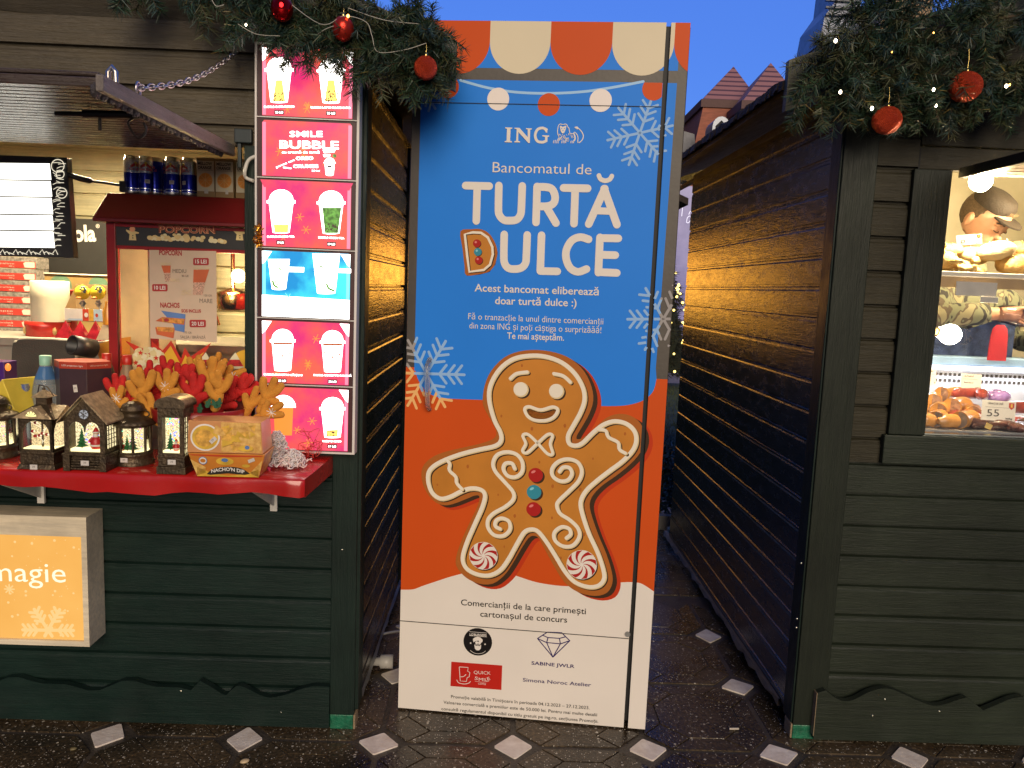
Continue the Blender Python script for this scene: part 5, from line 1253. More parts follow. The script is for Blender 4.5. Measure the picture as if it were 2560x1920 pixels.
# --- church lantern
bx, by = base(213, 1178)
t = thing('church_lantern', 'gothic church lantern with pale ribbed roof and lit santa window', 'lantern', LH, (bx, by, CT), 0.0, group='lit snow lanterns')
hw = .064; dp = .105
m = MB(); m.box(-hw, -hw + .02, -.004, dp, 0, .050); m.box(hw - .02, hw, -.004, dp, 0, .050); m.box(-hw + .02, hw - .02, .012, dp, 0, .050)
for k in range(6): m.box(-hw + .02, hw - .02, .0 + .002 * k, .012, .004 + .0075 * k, .009 + .0075 * k)
m.box(-hw - .002, hw + .002, -.006, dp + .002, .048, .053); m.build('base', BRZ, t, bevel=.001)
m = MB(); O_ = [(-hw + .004, .053), (hw - .004, .053), (hw - .004, .155), (0, .222), (-hw + .004, .155)]
def dbl(x0, x1, z0, z1):
    c = (x0 + x1) / 2; r_ = (x1 - x0) / 4 * 1.0
    P = [(x0, z0), (x1, z0), (x1, z1 - r_ * 1.2)]
    P += [(c + r_ + r_ * math.cos(a), z1 - r_ * 1.2 + r_ * 1.2 * math.sin(a)) for a in [PI * k / 8 for k in range(1, 8)]]
    P += [(c, z1 - r_ * 1.4)]
    P += [(c - r_ + r_ * math.cos(a), z1 - r_ * 1.2 + r_ * 1.2 * math.sin(a)) for a in [PI * k / 8 for k in range(1, 8)]] + [(x0, z1 - r_ * 1.2)]
    return P
frame_wall(m, O_, dbl(-hw + .018, hw - .018, .058, .150), 0, .008)
m.box(hw - .012, hw - .005, .006, .02, .053, .155); m.box(hw - .012, hw - .005, .085, dp, .053, .155); m.box(hw - .012, hw - .005, .02, .085, .135, .155); m.box(hw - .012, hw - .005, .02, .085, .053, .065)
m.box(-hw + .004, -hw + .01, .006, dp, .053, .155)
for k in range(3): m.box(hw - .010, hw - .007, .034 + .016 * k, .036 + .016 * k, .065, .135)
for k in range(4): m.box(hw - .010, hw - .007, .02, .085, .078 + .014 * k, .080 + .014 * k)
m.build('wall', BRZ, t, bevel=.001)
m = MB()
m.box(-hw + .012, hw - .014, .050, .10, .054, .150, 0); m.box(-hw + .012, hw - .014, .012, .050, .0535, .064, 1); m.ell(0, .173, .014, .014, -.0006, 2, 18); m.build('lit_core', [GLIT, GLSN, glow('rose light', (.5, .5, .52), 1.0, vs=160, col2=(.05, .05, .05))], t)
m = MB(); m.stroke([(.0165 * math.cos(a), .173 + .0165 * math.sin(a)) for a in [2 * PI * k / 24 for k in range(24)]], .004, -.0012, 0, True)
for k in range(3): a = k * PI / 3 + .5; m.stroke([(-.014 * math.cos(a), .173 - .014 * math.sin(a)), (.014 * math.cos(a), .173 + .014 * math.sin(a))], .0018, -.0014 - .0002 * k)
m.build('rose_window', BRZ, t)
m = MB()
for s_ in (-1, 1):
    n = 9
    for k in range(n):
        a, b = k / n, (k + 1) / n - .02
        A = (s_ * (hw + .012) * a, .232 - .082 * a * 1.0); B = (s_ * (hw + .012) * b, .232 - .082 * b)
        m.hexa([(A[0], -.014, A[1] - .004), (B[0], -.014, B[1] - .006), (B[0], dp + .01, B[1] - .006), (A[0], dp + .01, A[1] - .004), (A[0], -.014, A[1]), (B[0], -.014, B[1] - .0015), (B[0], dp + .01, B[1] - .0015), (A[0], dp + .01, A[1])])
m.build('roof', BRZT, t)
santa(t, .020, .03, .064, .066); pine(t, -.026, .035, .062, .06); sparkle(t, -.04, .04, .07, .145, .048, 46, 2); sticker(t, .002, -.004, .026, .024, .015)
# --- round lanterns
def round_lantern(u, v, label, s_=1.0, rz=0.0, seed=1):
    bx, by = base(u, v)
    t = thing('round_lantern', label, 'lantern', LH, (bx, by, CT), rz, group='lit snow lanterns')
    m = MB(); m.lathe([(.060, 0), (.061, .008), (.056, .012), (.055, .030), (.058, .034), (.052, .038)], n=28); m.build('base', BRZ, t)
    m = MB()
    for k in range(8):
        a = PI / 8 + k * PI / 4; m.tube([(.049 * math.cos(a), .049 * math.sin(a), .036), (.049 * math.cos(a), .049 * math.sin(a), .122)], .0042, 6)
    m.lathe([(.050, .036), (.053, .037), (.053, .041), (.049, .042)], n=8, a0=PI / 8, smooth=False); m.lathe([(.049, .118), (.053, .119), (.053, .124), (.05, .125)], n=8, a0=PI / 8, smooth=False)
    m.build('cage', BRZ, t)
    m = MB(); m.lathe([(.030, .04), (.030, .12)], n=16, m=0); m.lathe([(.046, .037), (.046, .046), (.0, .047)], n=16, m=1); m.build('lit_core', [GLIT, GLSN], t)
    m = MB(); m.lathe([(.0455, .04), (.0455, .12)], n=16); m.build('glass', M_LGL, t)
    m = MB(); m.lathe([(.052, .122), (.068, .126), (.069, .132), (.058, .142), (.036, .150), (.030, .154), (.030, .164), (.036, .168), (.037, .174), (.030, .188), (.014, .197), (0, .199)], n=28)
    m.tube(cr([(.036, 0, .172), (.052, -.004, .162), (.048, -.004, .152), (.036, 0, .150)], n=4), .0022, 6); m.lathe([(.038, .170), (.040, .172), (.038, .174)], n=24); m.build('lid', BRZ, t)
    for k, a in enumerate((-2.2, -1.2, -1.7)):
        if k == 1: pine(t, .036 * math.cos(a), .036 * math.sin(a), .046, .056)
        elif k == 0: santa(t, .037 * math.cos(a), .037 * math.sin(a), .046, .034)
        else: pine(t, .034 * math.cos(a), .034 * math.sin(a), .046, .045)
    q = random.Random(seed); m = MB()
    for k in range(26): a = q.uniform(-PI, 0); z = q.uniform(.05, .115); m.ball((.0315 * math.cos(a), .0315 * math.sin(a), z), .0018, n=5, m=q.randrange(4))
    m.build('sparkles', [F_BLU, F_PNK, F_ORG, F_TRQ], t)
    sticker(t, -.004, -.0565, .021, .022, .014)
round_lantern(335, 1157, 'small round bronze lantern with domed lid beside the church lantern', seed=3)
round_lantern(-6, 1140, 'round bronze lantern cut by left picture edge', seed=5)
# --- telephone box lantern
bx, by = base(427, 1186)
t = thing('booth_lantern', 'tall bronze telephone box lantern with curved roof', 'lantern', LH, (bx, by, CT), 0.0, group='lit snow lanterns')
hw = .0435; dp = .085
m = MB(); m.box(-hw, hw, 0, dp, 0, .022); m.box(-hw + .004, hw - .004, .004, dp - .004, .022, .052); m.box(-hw + .001, hw - .001, .001, dp - .001, .050, .056); m.build('base', BRZ, t, bevel=.0015)
m = MB(); O_ = [(-hw + .005, .056), (hw - .005, .056), (hw - .005, .205), (-hw + .005, .205)]
frame_wall(m, O_, [(-.026, .064), (.026, .064), (.026, .172), (-.026, .172)], .003, .009)
for y0 in (.003, dp - .012): m.box(hw - .013, hw - .005, y0 + (.006 if y0 < .01 else 0), y0 + .010, .056, .205)
m.box(hw - .013, hw - .005, .013, dp - .012, .172, .205); m.box(-hw + .005, -hw + .012, .009, dp - .003, .056, .205)
for k in range(3): m.box(hw - .010, hw - .007, .026 + .014 * k, .028 + .014 * k, .060, .172)
for k in range(6): m.box(hw - .010, hw - .007, .013, dp - .012, .074 + .016 * k, .076 + .016 * k)
m.box(-.034, .034, .001, .003, .180, .196); m.build('wall', BRZ, t, bevel=.001)
m = MB(); m.box(-.031, .029, .040, .074, .058, .176, 0); m.box(-.031, .029, .012, .040, .0575, .068, 1); m.build('lit_core', [GLIT, GLSN], t)
m = MB(); P = [(-hw - .002, .203), (hw + .002, .203), (hw + .002, .212)] + [((hw + .002) * math.cos(a), .212 + .024 * math.sin(a)) for a in [PI * k / 12 for k in range(1, 12)]] + [(-hw - .002, .212)]
m.prism(P, -.004, dp + .004, 0, True); m.build('roof', mat('rubbed bronze arch', (.12, .085, .05), .4, .5, var=.4, vs=50, bump=.3), t)
santa(t, .006, .028, .068, .036); pine(t, -.012, .03, .068, .05); sparkle(t, -.024, .024, .075, .168, .039, 60, 9); sticker(t, .002, .0035, .037, .024, .015)

# --- nacho boxes
N_OR = mat('orange carton', (.62, .22, .03), .35, var=.25, vs=9, coat=.3); N_YE = mat('cheese yellow print', (.68, .42, .05), .35, var=.25, vs=30); N_CH = mat('nacho print', (.50, .24, .05), .4, vs=60, var=.8, col2=(.85, .55, .16)); N_BK = mat('carton black', (.03, .025, .02), .4); N_WH = mat('carton white', (.8, .76, .7), .4); N_BL = mat('carton blue', (.1, .2, .45), .4); N_RD = mat('carton red', (.55, .06, .02), .4)
x0, y0 = base(494, 1190); x1, _ = base(652, 1190)
t = thing('snack_tray_carton', 'orange nacho carton with dark banner, lower of the stacked pair', 'snack box', LH, ((x0 + x1) / 2, y0 + .002, CT), .05, group='nacho cartons')
hb, ht, hh, dd = (x1 - x0) / 2, (x1 - x0) / 2 + .022, .074, .095
m = MB(); m.hexa([(-hb, 0, 0), (hb, 0, 0), (hb, dd, 0), (-hb, dd, 0), (-ht, -.014, hh), (ht, -.014, hh), (ht, dd + .014, hh), (-ht, dd + .014, hh)], 0); m.build('carton', [N_OR], t, bevel=.001)
m = MB(); ff = lambda x, z: (x, -.014 * z / hh - .0012, z)
def slab(m, P, mi, k=1):
    tri = tessellate_polygon([[Vector((*p, 0)) for p in P]]); m.add([(x, ff(x, z)[1] - .0004 * k, z) for x, z in P], [tuple(a) for a in tri], mi)
sweep = [(-hb * .98, .030), (-hb * .5, .012), (0, .004), (hb * .5, .010), (hb, .026), (hb, .001), (-hb, .001)]
slab(m, [(-hb - .016, .055), (-hb * .7, .03), (-hb * .72, .012), (-hb, .003)], 2); slab(m, [(hb * .72, .014), (hb + .014, .056), (hb + .004, .012), (hb * .99, .002)], 2)
slab(m, sweep, 1); slab(m, cr([(-.062, .008), (-.04, .026), (0, .033), (.04, .029), (.066, .012)], n=4) + [(.05, .008), (.0, .012), (-.05, .006)], 3, 2)
V, F, a, b = glyphs("NACHO'N DIP", .03)
for k, (x, z) in enumerate(V): pass
P = []
for x, z in V:
    s = (x - a) / (b - a); X = -.048 + .098 * s; P.append((X, 0, .0125 + z / caph() * .0105 + .0075 * math.sin(PI * min(1, max(0, s)))))
m.add([(p[0], ff(p[0], p[2])[1] - .0012, p[2]) for p in P], F, 4)
def fell(m, cx, cz, rx, rz, mi, k=1, n=20): slab(m, [(cx + rx * math.cos(2 * PI * i / n), cz + rz * math.sin(2 * PI * i / n)) for i in range(n)], mi, k)
fell(m, -.070, .051, .0125, .0125, 5); fell(m, -.070, .051, .0105, .0105, 4, 2); fell(m, -.070, .051, .008, .006, 0, 3)
fell(m, -.006, .050, .026, .012, 1); fell(m, -.006, .054, .010, .006, 5, 2); fell(m, .055, .037, .012, .005, 1); slab(m, [(-ht + .004, .070), (ht - .004, .070), (ht - .012, .067), (0, .064), (-ht + .012, .067)], 6)
m.build('printed_front', [N_OR, N_YE, N_CH, N_BK, N_WH, N_BL, N_RD], t)
m = MB(); slab(m, [(.064, .046), (.083, .054), (.080, .064), (.061, .056)], 0, 3); m.build('price_sticker', STK, t)
m = MB(); m.add([(hb + .006, .012, .020), (hb + .002, .06, .006), (hb + .012, dd, .03), (hb + .0195, dd, .065), (hb + .0195, .02, .065)], [(0, 1, 2, 3, 4)]); m.build('printed_side', N_CH, t)
t2 = thing('snack_tray_carton', 'nacho carton with round cheese dip picture, on top of the pair', 'snack box', LH, ((x0 + x1) / 2 - .004, y0 - .010, CT + .0745), .04, group='nacho cartons')
hx2 = ht - .002; h2 = .096
m = MB(); m.hexa([(-hx2, 0, .001), (hx2, 0, .001), (hx2, dd + .02, .001), (-hx2, dd + .02, .001), (-hx2 + .003, .002, h2), (hx2 - .006, .002, h2), (hx2 - .006, dd + .014, h2), (-hx2 + .003, dd + .014, h2)]); m.build('carton', mat('salmon carton', (.62, .28, .10), .32, var=.2, vs=8, coat=.4), t2, bevel=.001)
m = MB(); m.flat([(-.012, .004), (hx2 - .004, .004), (hx2 - .007, h2 - .002), (-.012, h2 - .002)], -.0006, 1)
m.ell(-.058, .047, .043, .041, -.0009, 3); m.ell(-.058, .047, .038, .036, -.0013, 2); m.ell(-.060, .045, .028, .026, -.0016, 5, 24); m.flat([(-.035, .062), (-.026, .088), (.004, .060), (-.012, .052)], -.0020, 1)
q = random.Random(12)
for k in range(20):
    cx_, cz_ = q.uniform(0, .085), q.uniform(.012, .085); a = q.random() * 6; L_ = q.uniform(.012, .026)
    m.flat([(max(-.01, min(.09, cx_ + L_ * math.cos(a + j * 2.1))), max(.006, min(.09, cz_ + L_ * .7 * math.sin(a + j * 2.1)))) for j in range(3)], -.0010 - .0002 * k, 5 if k % 2 else 2)
m.ell(.062, .018, .022, .009, -.0062, 2); m.ell(.066, .021, .007, .006, -.0066, 4)
m.build('printed_front', [N_OR, N_CH, N_YE, N_WH, N_BL, mat('golden crisp', (.66, .36, .06), .4, vs=50, var=.5)], t2)
sticker(t2, -.034, -.003, .040, .022, .012, .75)

# --- heap of clear plastic beads
m = MB(); q = random.Random(17)
cx_, cy_ = base(725, 1165)
for k in range(620):
    r_ = abs(q.gauss(0, .42)); a = q.random() * 2 * PI; side = q.random() < .35
    X = (.03 if side else -.02) + .055 * min(r_, 1) * math.cos(a); Y = .0 + .055 * min(r_, 1) * math.sin(a); top = (.045 if side else .105) * (1 - min(r_, 1) ** 1.4)
    Z = top * q.random() ** .6 + .004; d = Vector((q.gauss(0, 1), q.gauss(0, 1), q.gauss(0, 1))).normalized() * .011; e = d.orthogonal().normalized() * .008
    c = Vector((X, Y, Z)); pts = [c - d, c - d * .3 + e, c + d * .4 + e, c + d]
    if min(p.z for p in pts) < .002: c.z += .01; pts = [c - d, c - d * .3 + e, c + d * .4 + e, c + d]
    m.tube([tuple((p.x, p.y, max(p.z, .002))) for p in cr([tuple(p) for p in pts], n=3) for p in [Vector(p)]], .0022, 5, 0 if k % 4 else 1)
mesh_thing(m, 'bead_garland_heap', [mat('clear bead plastic', (.88, .82, .80), .12, trans=.25, spec=.9), mat('pink bead plastic', (.85, .66, .62), .15, trans=.15)], 'tangled heap of clear plastic bead strings at right counter end', 'bead strings', LH, (cx_ - .02, cy_ - .005, CT + .001))
m = MB(); q = random.Random(5)
for k in range(12):
    a = LP(q.uniform(755, 800), q.uniform(1085, 1135), -.10); m.tube(cr([tuple(a + Vector((q.uniform(-.03, .03), q.uniform(-.01, .01), q.uniform(-.03, .03)))) for _ in range(5)], n=4), .0009, 4)
mesh_thing(m, 'red_ribbon_curls', mat('red curling ribbon', (.6, .03, .02), .3), 'thin red curling ribbon behind the bead heap', 'ribbon', LH)

# --- felt antler headbands
A_YE = mat('mustard felt', (.62, .26, .03), .85, var=.18, vs=30, bump=.5, bs=260); A_RD = mat('red felt', (.52, .012, .010), .75, var=.2, vs=30, bump=.5, bs=260); A_SN = mat('silver thread', (.8, .78, .76), .4, .3)
A_EDGE = None
def antler(u, v, y, s_, rot, mt, label, kind=0, snow_=False, tilt=0.0, flip=1):
    """flat padded felt antler: a stem with rounded prongs"""
    c = LP(u, v, y); k = s_
    t = thing('antler_headband', label, 'antler headband', LH, tuple(c), rot=(tilt, rot, 0), group='felt antler headbands heaped behind the lanterns')
    P = {0: [[(0, -.085), (0, -.03), (.004, .02), (.002, .078)], [(0, -.01), (-.032, .022), (-.046, .058)], [(.003, .0), (.03, .03), (.042, .066)], [(0, -.045), (.03, -.02), (.05, -.012)]],
         1: [[(0, -.075), (0, -.02), (-.012, .03), (-.02, .07)], [(0, -.02), (.018, .02), (.030, .052)], [(0, -.04), (-.032, -.016), (-.05, .004)]],
         2: [[(-.02, -.08), (0, -.03), (0, .03), (-.004, .085)], [(0, .0), (.034, .03), (.052, .07)], [(-.006, -.03), (-.036, -.005), (-.05, .03)], [(0, .03), (-.022, .05), (-.03, .075)]]}[kind]
    m = MB()
    for i, b in enumerate(P):
        C = cr([(flip * x * k, 0, z * k) for x, z in b], n=4); r_ = [.0205 * k * (1.15 - .25 * j / len(C)) for j in range(len(C))]
        C = [(x, -.001 * i, z) for x, _, z in C]
        m.tube(C, r_, 9, caps=False); m.ball(C[-1], r_[-1] * 1.0, n=10); m.ball(C[0], r_[0], n=10)
    # flatten the padding
    m.v = [(x, yv * .62, z) for x, yv, z in m.v]
    m.build('antler', mt, t)
    if snow_:
        g = MB()
        for j in range(4):
            A = j * PI / 4; g.tube([(-.016 * math.cos(A), -.013 * k, -.016 * math.sin(A) + .006), (.016 * math.cos(A), -.013 * k, .016 * math.sin(A) + .006)], .0012, 4)
        g.build('snowflake', A_SN, t)
    return t
Q5 = lambda x, y: (250 + x / 4.607, 720 + y / 4.607)
ants = [(490, 1180, -.17, 1.05, -.1, A_YE, 'tall mustard felt antler beside the cola bottle', 2, False, 0, 1), (760, 1150, -.16, .95, .05, A_YE, 'mustard felt antler with silver snowflake above the telephone box lantern', 0, True, 0, 1), (195, 1290, -.19, .8, .1, A_YE, 'small mustard antler with silver snowflake behind church roof', 1, True, 0, -1),
        (1085, 940, -.03, .85, .1, A_YE, 'mustard antler standing highest against the popcorn glass', 1, False, 0, -1), (1270, 1050, -.10, 1.15, .12, A_YE, 'big mustard antler above the nacho cartons', 0, False, 0, 1), (1370, 1190, -.18, .95, .0, A_YE, 'mustard antler with holly leaves just over the nacho carton', 2, False, 0, 1), (1520, 1020, -.06, .85, 1.35, A_YE, 'mustard antler lying sideways with silver snowflake', 1, True, 0, 1),
        (1345, 905, -.04, .8, .45, A_YE, 'mustard antler leaning right behind the big one', 1, False, 0, 1), (1760, 1310, -.16, .85, .55, A_YE, 'mustard antler leaning over carton towards lightbox', 1, False, 0, 1), (560, 1390, -.19, .85, -.6, A_YE, 'low mustard antler behind round lantern lid', 0, False, 0, -1), (1930, 1230, -.17, .95, .4, A_YE, 'mustard antler overlapping the lowest menu panel', 0, False, 0, 1), (1960, 1440, -.20, .85, 1.15, A_YE, 'mustard antler with snowflake beside carton corner', 1, True, 0, 1), (940, 1190, -.12, .75, -.1, A_YE, 'mustard antler tip right of the silver snowflake', 1, False, 0, 1), (960, 1000, -.02, .6, .1, A_YE, 'small mustard antler tip among the red ones', 1, False, 0, 1), (350, 1240, -.13, .8, -.4, A_YE, 'mustard antler bent left behind the tall one', 1, False, 0, -1),
        (580, 1010, -.05, .85, .25, A_RD, 'red felt antler leaning right by the bottle cap', 1, False, 0, 1), (490, 1030, -.06, .7, .0, A_RD, 'upright red felt antler near cola bottle shoulder', 1, False, 0, 1), (755, 955, -.03, .85, .05, A_RD, 'red felt antler standing tallest before the burst print', 1, False, 0, 1), (890, 1050, -.08, .85, .0, A_RD, 'red felt antler with snowflake thread behind mustard one', 0, True, 0, 1), (1010, 1110, -.08, 1.0, .3, A_RD, 'broad red felt antler in the middle of heap', 2, False, 0, 1), (1150, 1020, -.06, .8, .35, A_RD, 'red felt antler tip left of the big mustard antler', 1, False, 0, 1), (1075, 1210, -.12, 1.05, -.05, A_RD, 'large red felt antler low behind telephone box roof', 0, False, 0, 1), (1590, 1190, -.10, 1.0, .8, A_RD, 'red felt antler slanting right under the sideways one', 2, False, 0, 1), (1690, 1150, -.07, .8, .6, A_RD, 'red felt antler tip nearest the dark jamb', 1, False, 0, 1), (190, 1190, -.10, .9, -.1, A_RD, 'red felt antler across the cola label', 0, False, 0, 1), (690, 1080, -.07, .9, -.35, A_RD, 'red felt antler leaning left between mustard antlers', 1, False, 0, -1), (1450, 1260, -.09, 1.0, .5, A_RD, 'red felt antler low behind carton top', 0, False, 0, 1), (600, 1200, -.10, 1.0, .1, A_RD, 'red felt antler in gap right of tall mustard antler', 0, False, 0, 1), (330, 1330, -.15, .7, .3, A_RD, 'dark red felt antler above the round lantern', 1, False, 0, 1)]
for a in ants:
    antler(*Q5(a[0], a[1]), a[2], a[3] * .70, *a[4:])
m = MB()
for du, dv, r_ in ((-22, 0, .4), (16, 6, -.5), (40, -6, .2), (-70, 60, .1)):
    c = LP(250 + (1290 + du * 2) / 4.607, 720 + (1330 + dv) / 4.607, -.215); Rm_ = Matrix.Rotation(r_, 3, 'Y')
    pts = [(0, -.016), (.008, -.010), (.006, -.004), (.011, .002), (.005, .006), (.004, .014), (0, .018), (-.004, .014), (-.005, .006), (-.011, .002), (-.006, -.004), (-.008, -.010)]
    m.M = Matrix.Translation(c) @ Rm_.to_4x4(); m.prism(pts, -.001, .001)
    m.M = None
mesh_thing(m, 'holly_sprig', mat('felt holly', (.02, .10, .05), .8, bump=.3), 'green felt holly leaves at the foot of big mustard antler', 'holly sprig', LH)
# dark red bowl holding the headbands
m = MB(); c = LP(250 + 1180 / 4.607, 720 + 1480 / 4.607, -.13)
m.lathe([(.10, -.06), (.15, .0), (.155, .035), (.150, .036), (.14, .0), (.09, -.05)], tuple(c), 28)
mesh_thing(m, 'display_bowl', mat('dark red lacquer', (.25, .01, .01), .3), 'dark red round bowl holding antler headbands behind cartons', 'bowl', LH)

# --- popcorn machine
PY = .13
t = thing('popcorn_machine', 'red popcorn machine with glass front and black popcorn sign', 'popcorn machine', LH)
def Z3(x, y): return (x / 3.318, 360 + y / 3.318)
M_PRED = mat('popcorn red enamel', (.16, .008, .010), .38, var=.12, vs=5); M_PRE2 = mat('popcorn bright red enamel', (.30, .012, .012), .32)
tl, tr = LH.at(265, 481, PY + .02), LH.at(660, 487, PY + .02); bl = LH.at(231, 543, PY - .05); br_ = (tr[0] + .03, bl[1])
dm = .42
m = MB(); m.hexa([(bl[0], PY - .05, bl[1]), (br_[0], PY - .05, bl[1]), (br_[0], PY + dm, bl[1]), (bl[0], PY + dm, bl[1]), (tl[0], PY + .03, tl[1]), (tr[0], PY + .03, tl[1]), (tr[0], PY + dm - .08, tl[1]), (tl[0], PY + dm - .08, tl[1])])
m.box(bl[0], br_[0], PY - .052, PY + dm, bl[1] - .012, bl[1] - .0005); m.build('roof', M_PRED, t, bevel=.002)
px0 = LH.at(269, 600, PY)[0]; px1 = LH.at(292, 600, PY)[0]; pz1 = bl[1] - .013; pz0 = 1.01
m = MB(); m.box(px0, px1, PY - .01, PY + .02, pz0, pz1); m.box(px0, px1, PY + .32, PY + .35, pz0, pz1); m.box(br_[0] - .05, br_[0] - .03, PY - .01, PY + .35, pz0, pz1)
gz1 = LH.at(300, 622, PY)[1]; m.box(px1, br_[0] - .05, PY - .008, PY + .02, gz1, gz1 + .012); m.box(px1, br_[0] - .05, PY - .008, PY + .02, pz1 - .012, pz1 - .0005)
m.box(px1, br_[0] - .05, PY + .33, PY + .345, pz0, pz0 + .05)
m.build('frame', M_PRE2, t, bevel=.002)
m = MB(); m.box(px1, br_[0] - .05, PY - .004, PY + .01, gz1 + .012, pz1 - .012, 0)
SY = PY - .0045
for k, (a, cx_) in enumerate((('', 0), )):
    pass
q = random.Random(8)
c0, c1 = LH.at(*Z3(1225, 790), SY), LH.at(*Z3(1860, 800), SY)
for k in range(46):
    s_ = q.random(); x = c0[0] + (c1[0] - c0[0]) * s_; z = c0[1] + .002 + .018 * q.random() * (1 - abs(2 * s_ - 1) ** 3); r_ = .005 + .004 * q.random()
    m.ell(x, z, r_ * 1.3, r_, SY - .0002 - .00006 * k, 1 if k % 3 else 2, 9)
text(m, 'POPCORN', LH.at(*Z3(1322, 735), SY), LH.at(*Z3(1790, 742), SY), SY - .0045, 4, cap=.0225, bold=.045, sp=1.0); text(m, 'POPCORN', LH.at(*Z3(1322, 735), SY), LH.at(*Z3(1790, 742), SY), SY - .0051, 3, cap=.0225, bold=.005)
for cx_ in (1100, 1988):
    C = LH.at(*Z3(cx_, 755), SY); y_ = SY - .0006
    m.flat([(C[0] - .013, C[1] - .018), (C[0] + .013, C[1] - .018), (C[0] + .010, C[1] + .004), (C[0] + .022, C[1] + .006), (C[0] + .022, C[1] + .010), (C[0] + .006, C[1] + .014), (C[0] - .006, C[1] + .014), (C[0] - .022, C[1] + .018), (C[0] - .022, C[1] + .013), (C[0] - .010, C[1] + .002)], y_, 1)
    m.ell(C[0], C[1] + .020, .010, .009, y_ - .0004, 4, 14); m.flat([(C[0] - .008, C[1] + .027), (C[0] + .008, C[1] + .027), (C[0] + .005, C[1] + .036), (C[0] - .005, C[1] + .036)], y_ - .0006, 1)
    for dz in (-.010, -.002): m.ell(C[0] + .001, C[1] + dz, .0022, .0022, y_ - .0004, 0, 8)
m.build('sign_panel', [mat('sign black', (.035, .034, .032), .35), mat('popcorn yellow print', (.80, .62, .28), .5), mat('popcorn cream print', (.85, .76, .46), .5), mat('sign red brown', (.30, .06, .03), .5), mat('sign peach', (.85, .40, .2), .5)], t)
m = MB(); m.box(px1, br_[0] - .05, PY + .004, PY + .007, pz0, gz1); m.build('front_glass', glass('popcorn glass', (1, .98, .92)), t)
m = MB(); m.box(LH.at(283, 730, PY + .325)[0], LH.at(283, 730, PY + .325)[0] + .24, PY + .325, PY + .329, pz0 + .05, gz1 + .01); m.build('back_lining', mat('cream enamel', (.74, .62, .40), .4, var=.1), t)
# kettle and its lit rod
kx, kz = LH.at(560, 740, PY + .16)
m = MB(); m.lathe([(.045, -.05), (.058, -.045), (.06, .01), (.055, .014), (.02, .03), (0, .032)], (kx + .03, PY + .17, kz), 22); m.tube([(kx - .02, PY + .17, kz + .01), (kx - .035, PY + .16, kz - .06), (kx - .02, PY + .16, kz - .11)], .006, 8); m.tube([(kx + .03, PY + .17, kz + .03), (kx + .03, PY + .17, gz1 + .02)], .008, 8)
m.build('kettle', mat('polished kettle steel', (.75, .55, .25), .18, 1.0), t)
lx, lz = LH.at(596, 690, PY + .14); G_LMP = glow('popcorn lamp', (1, .74, .30), 14); m = MB(); m.ball((lx, PY + .14, lz), .026, n=16); m.build('lamp', G_LMP, t)
l = bpy.data.lights.new('popcorn_lamp_light', 'POINT'); l.energy = 13; l.color = (1, .70, .34); l.shadow_soft_size = .03; lo = bpy.data.objects.new('popcorn_lamp_light', l); COL.objects.link(lo); lo.parent = t; lo.location = (lx - .02, PY + .10, lz - .02)
# burst print and popcorn picture on the glass
by_ = PY - .0085
m = MB(); BQ = lambda x, y: LH.at(*Q5(x, y), by_)
red = [(240, 1260), (430, 940), (400, 725), (290, 605), (480, 690), (595, 720), (595, 612), (720, 720), (820, 605), (935, 815), (975, 680), (1045, 790), (1285, 625), (1180, 790), (1120, 870), (1200, 1260)]
yel = [(260, 1260), (620, 1005), (700, 900), (700, 760), (610, 690), (735, 770), (815, 665), (935, 890), (985, 770), (1035, 850), (1205, 735), (1080, 890), (1060, 1260)]
m.flat([BQ(*p) for p in red], by_, 0); m.flat([BQ(*p) for p in yel], by_ - .0006, 1)
for k in range(90):
    a = q.random() * 6.28; r_ = q.random() ** .5; C = BQ(555 + 165 * r_ * math.cos(a), 820 + 135 * r_ * math.sin(a)); s_ = .006 + .005 * q.random()
    m.ell(C[0], C[1], s_ * 1.2, s_, by_ - .0009 - .00005 * k, 2 if k % 2 else 3, 8)
for cx_, cy_ in ((475, 745), (655, 805), (420, 860)):
    C = BQ(cx_, cy_); m.flat([(C[0] + (.0105 if j % 2 == 0 else .0042) * math.sin(j * PI / 5), C[1] + (.0105 if j % 2 == 0 else .0042) * math.cos(j * PI / 5)) for j in range(10)], by_ - .006, 0)
C = BQ(1640, 820)
m.ell(C[0] + .02, C[1], .05, .035, by_, 1); 
for cx_ in (1220, 1560):
    A, B_, D_ = BQ(cx_, 740), BQ(cx_ - 150, 930), BQ(cx_ + 110, 930)
    m.flat([A, B_, D_], by_ - .0008, 3); m.flat([((A[0] * .55 + B_[0] * .45), A[1] * .55 + B_[1] * .45), ((A[0] * .15 + B_[0] * .85), A[1] * .15 + B_[1] * .85), ((A[0] * .15 + D_[0] * .85), A[1] * .15 + D_[1] * .85), ((A[0] * .55 + D_[0] * .45), A[1] * .55 + D_[1] * .45)], by_ - .0014, 4)
m.build('burst_print', [mat('burst red', (.60, .035, .012), .4), mat('burst yellow', (.80, .45, .03), .4), mat('kernel light', (.72, .60, .30), .5), mat('kernel cream', (.80, .72, .48), .5), mat('strawberry red', (.5, .02, .02), .5, var=.5, vs=70)], t)
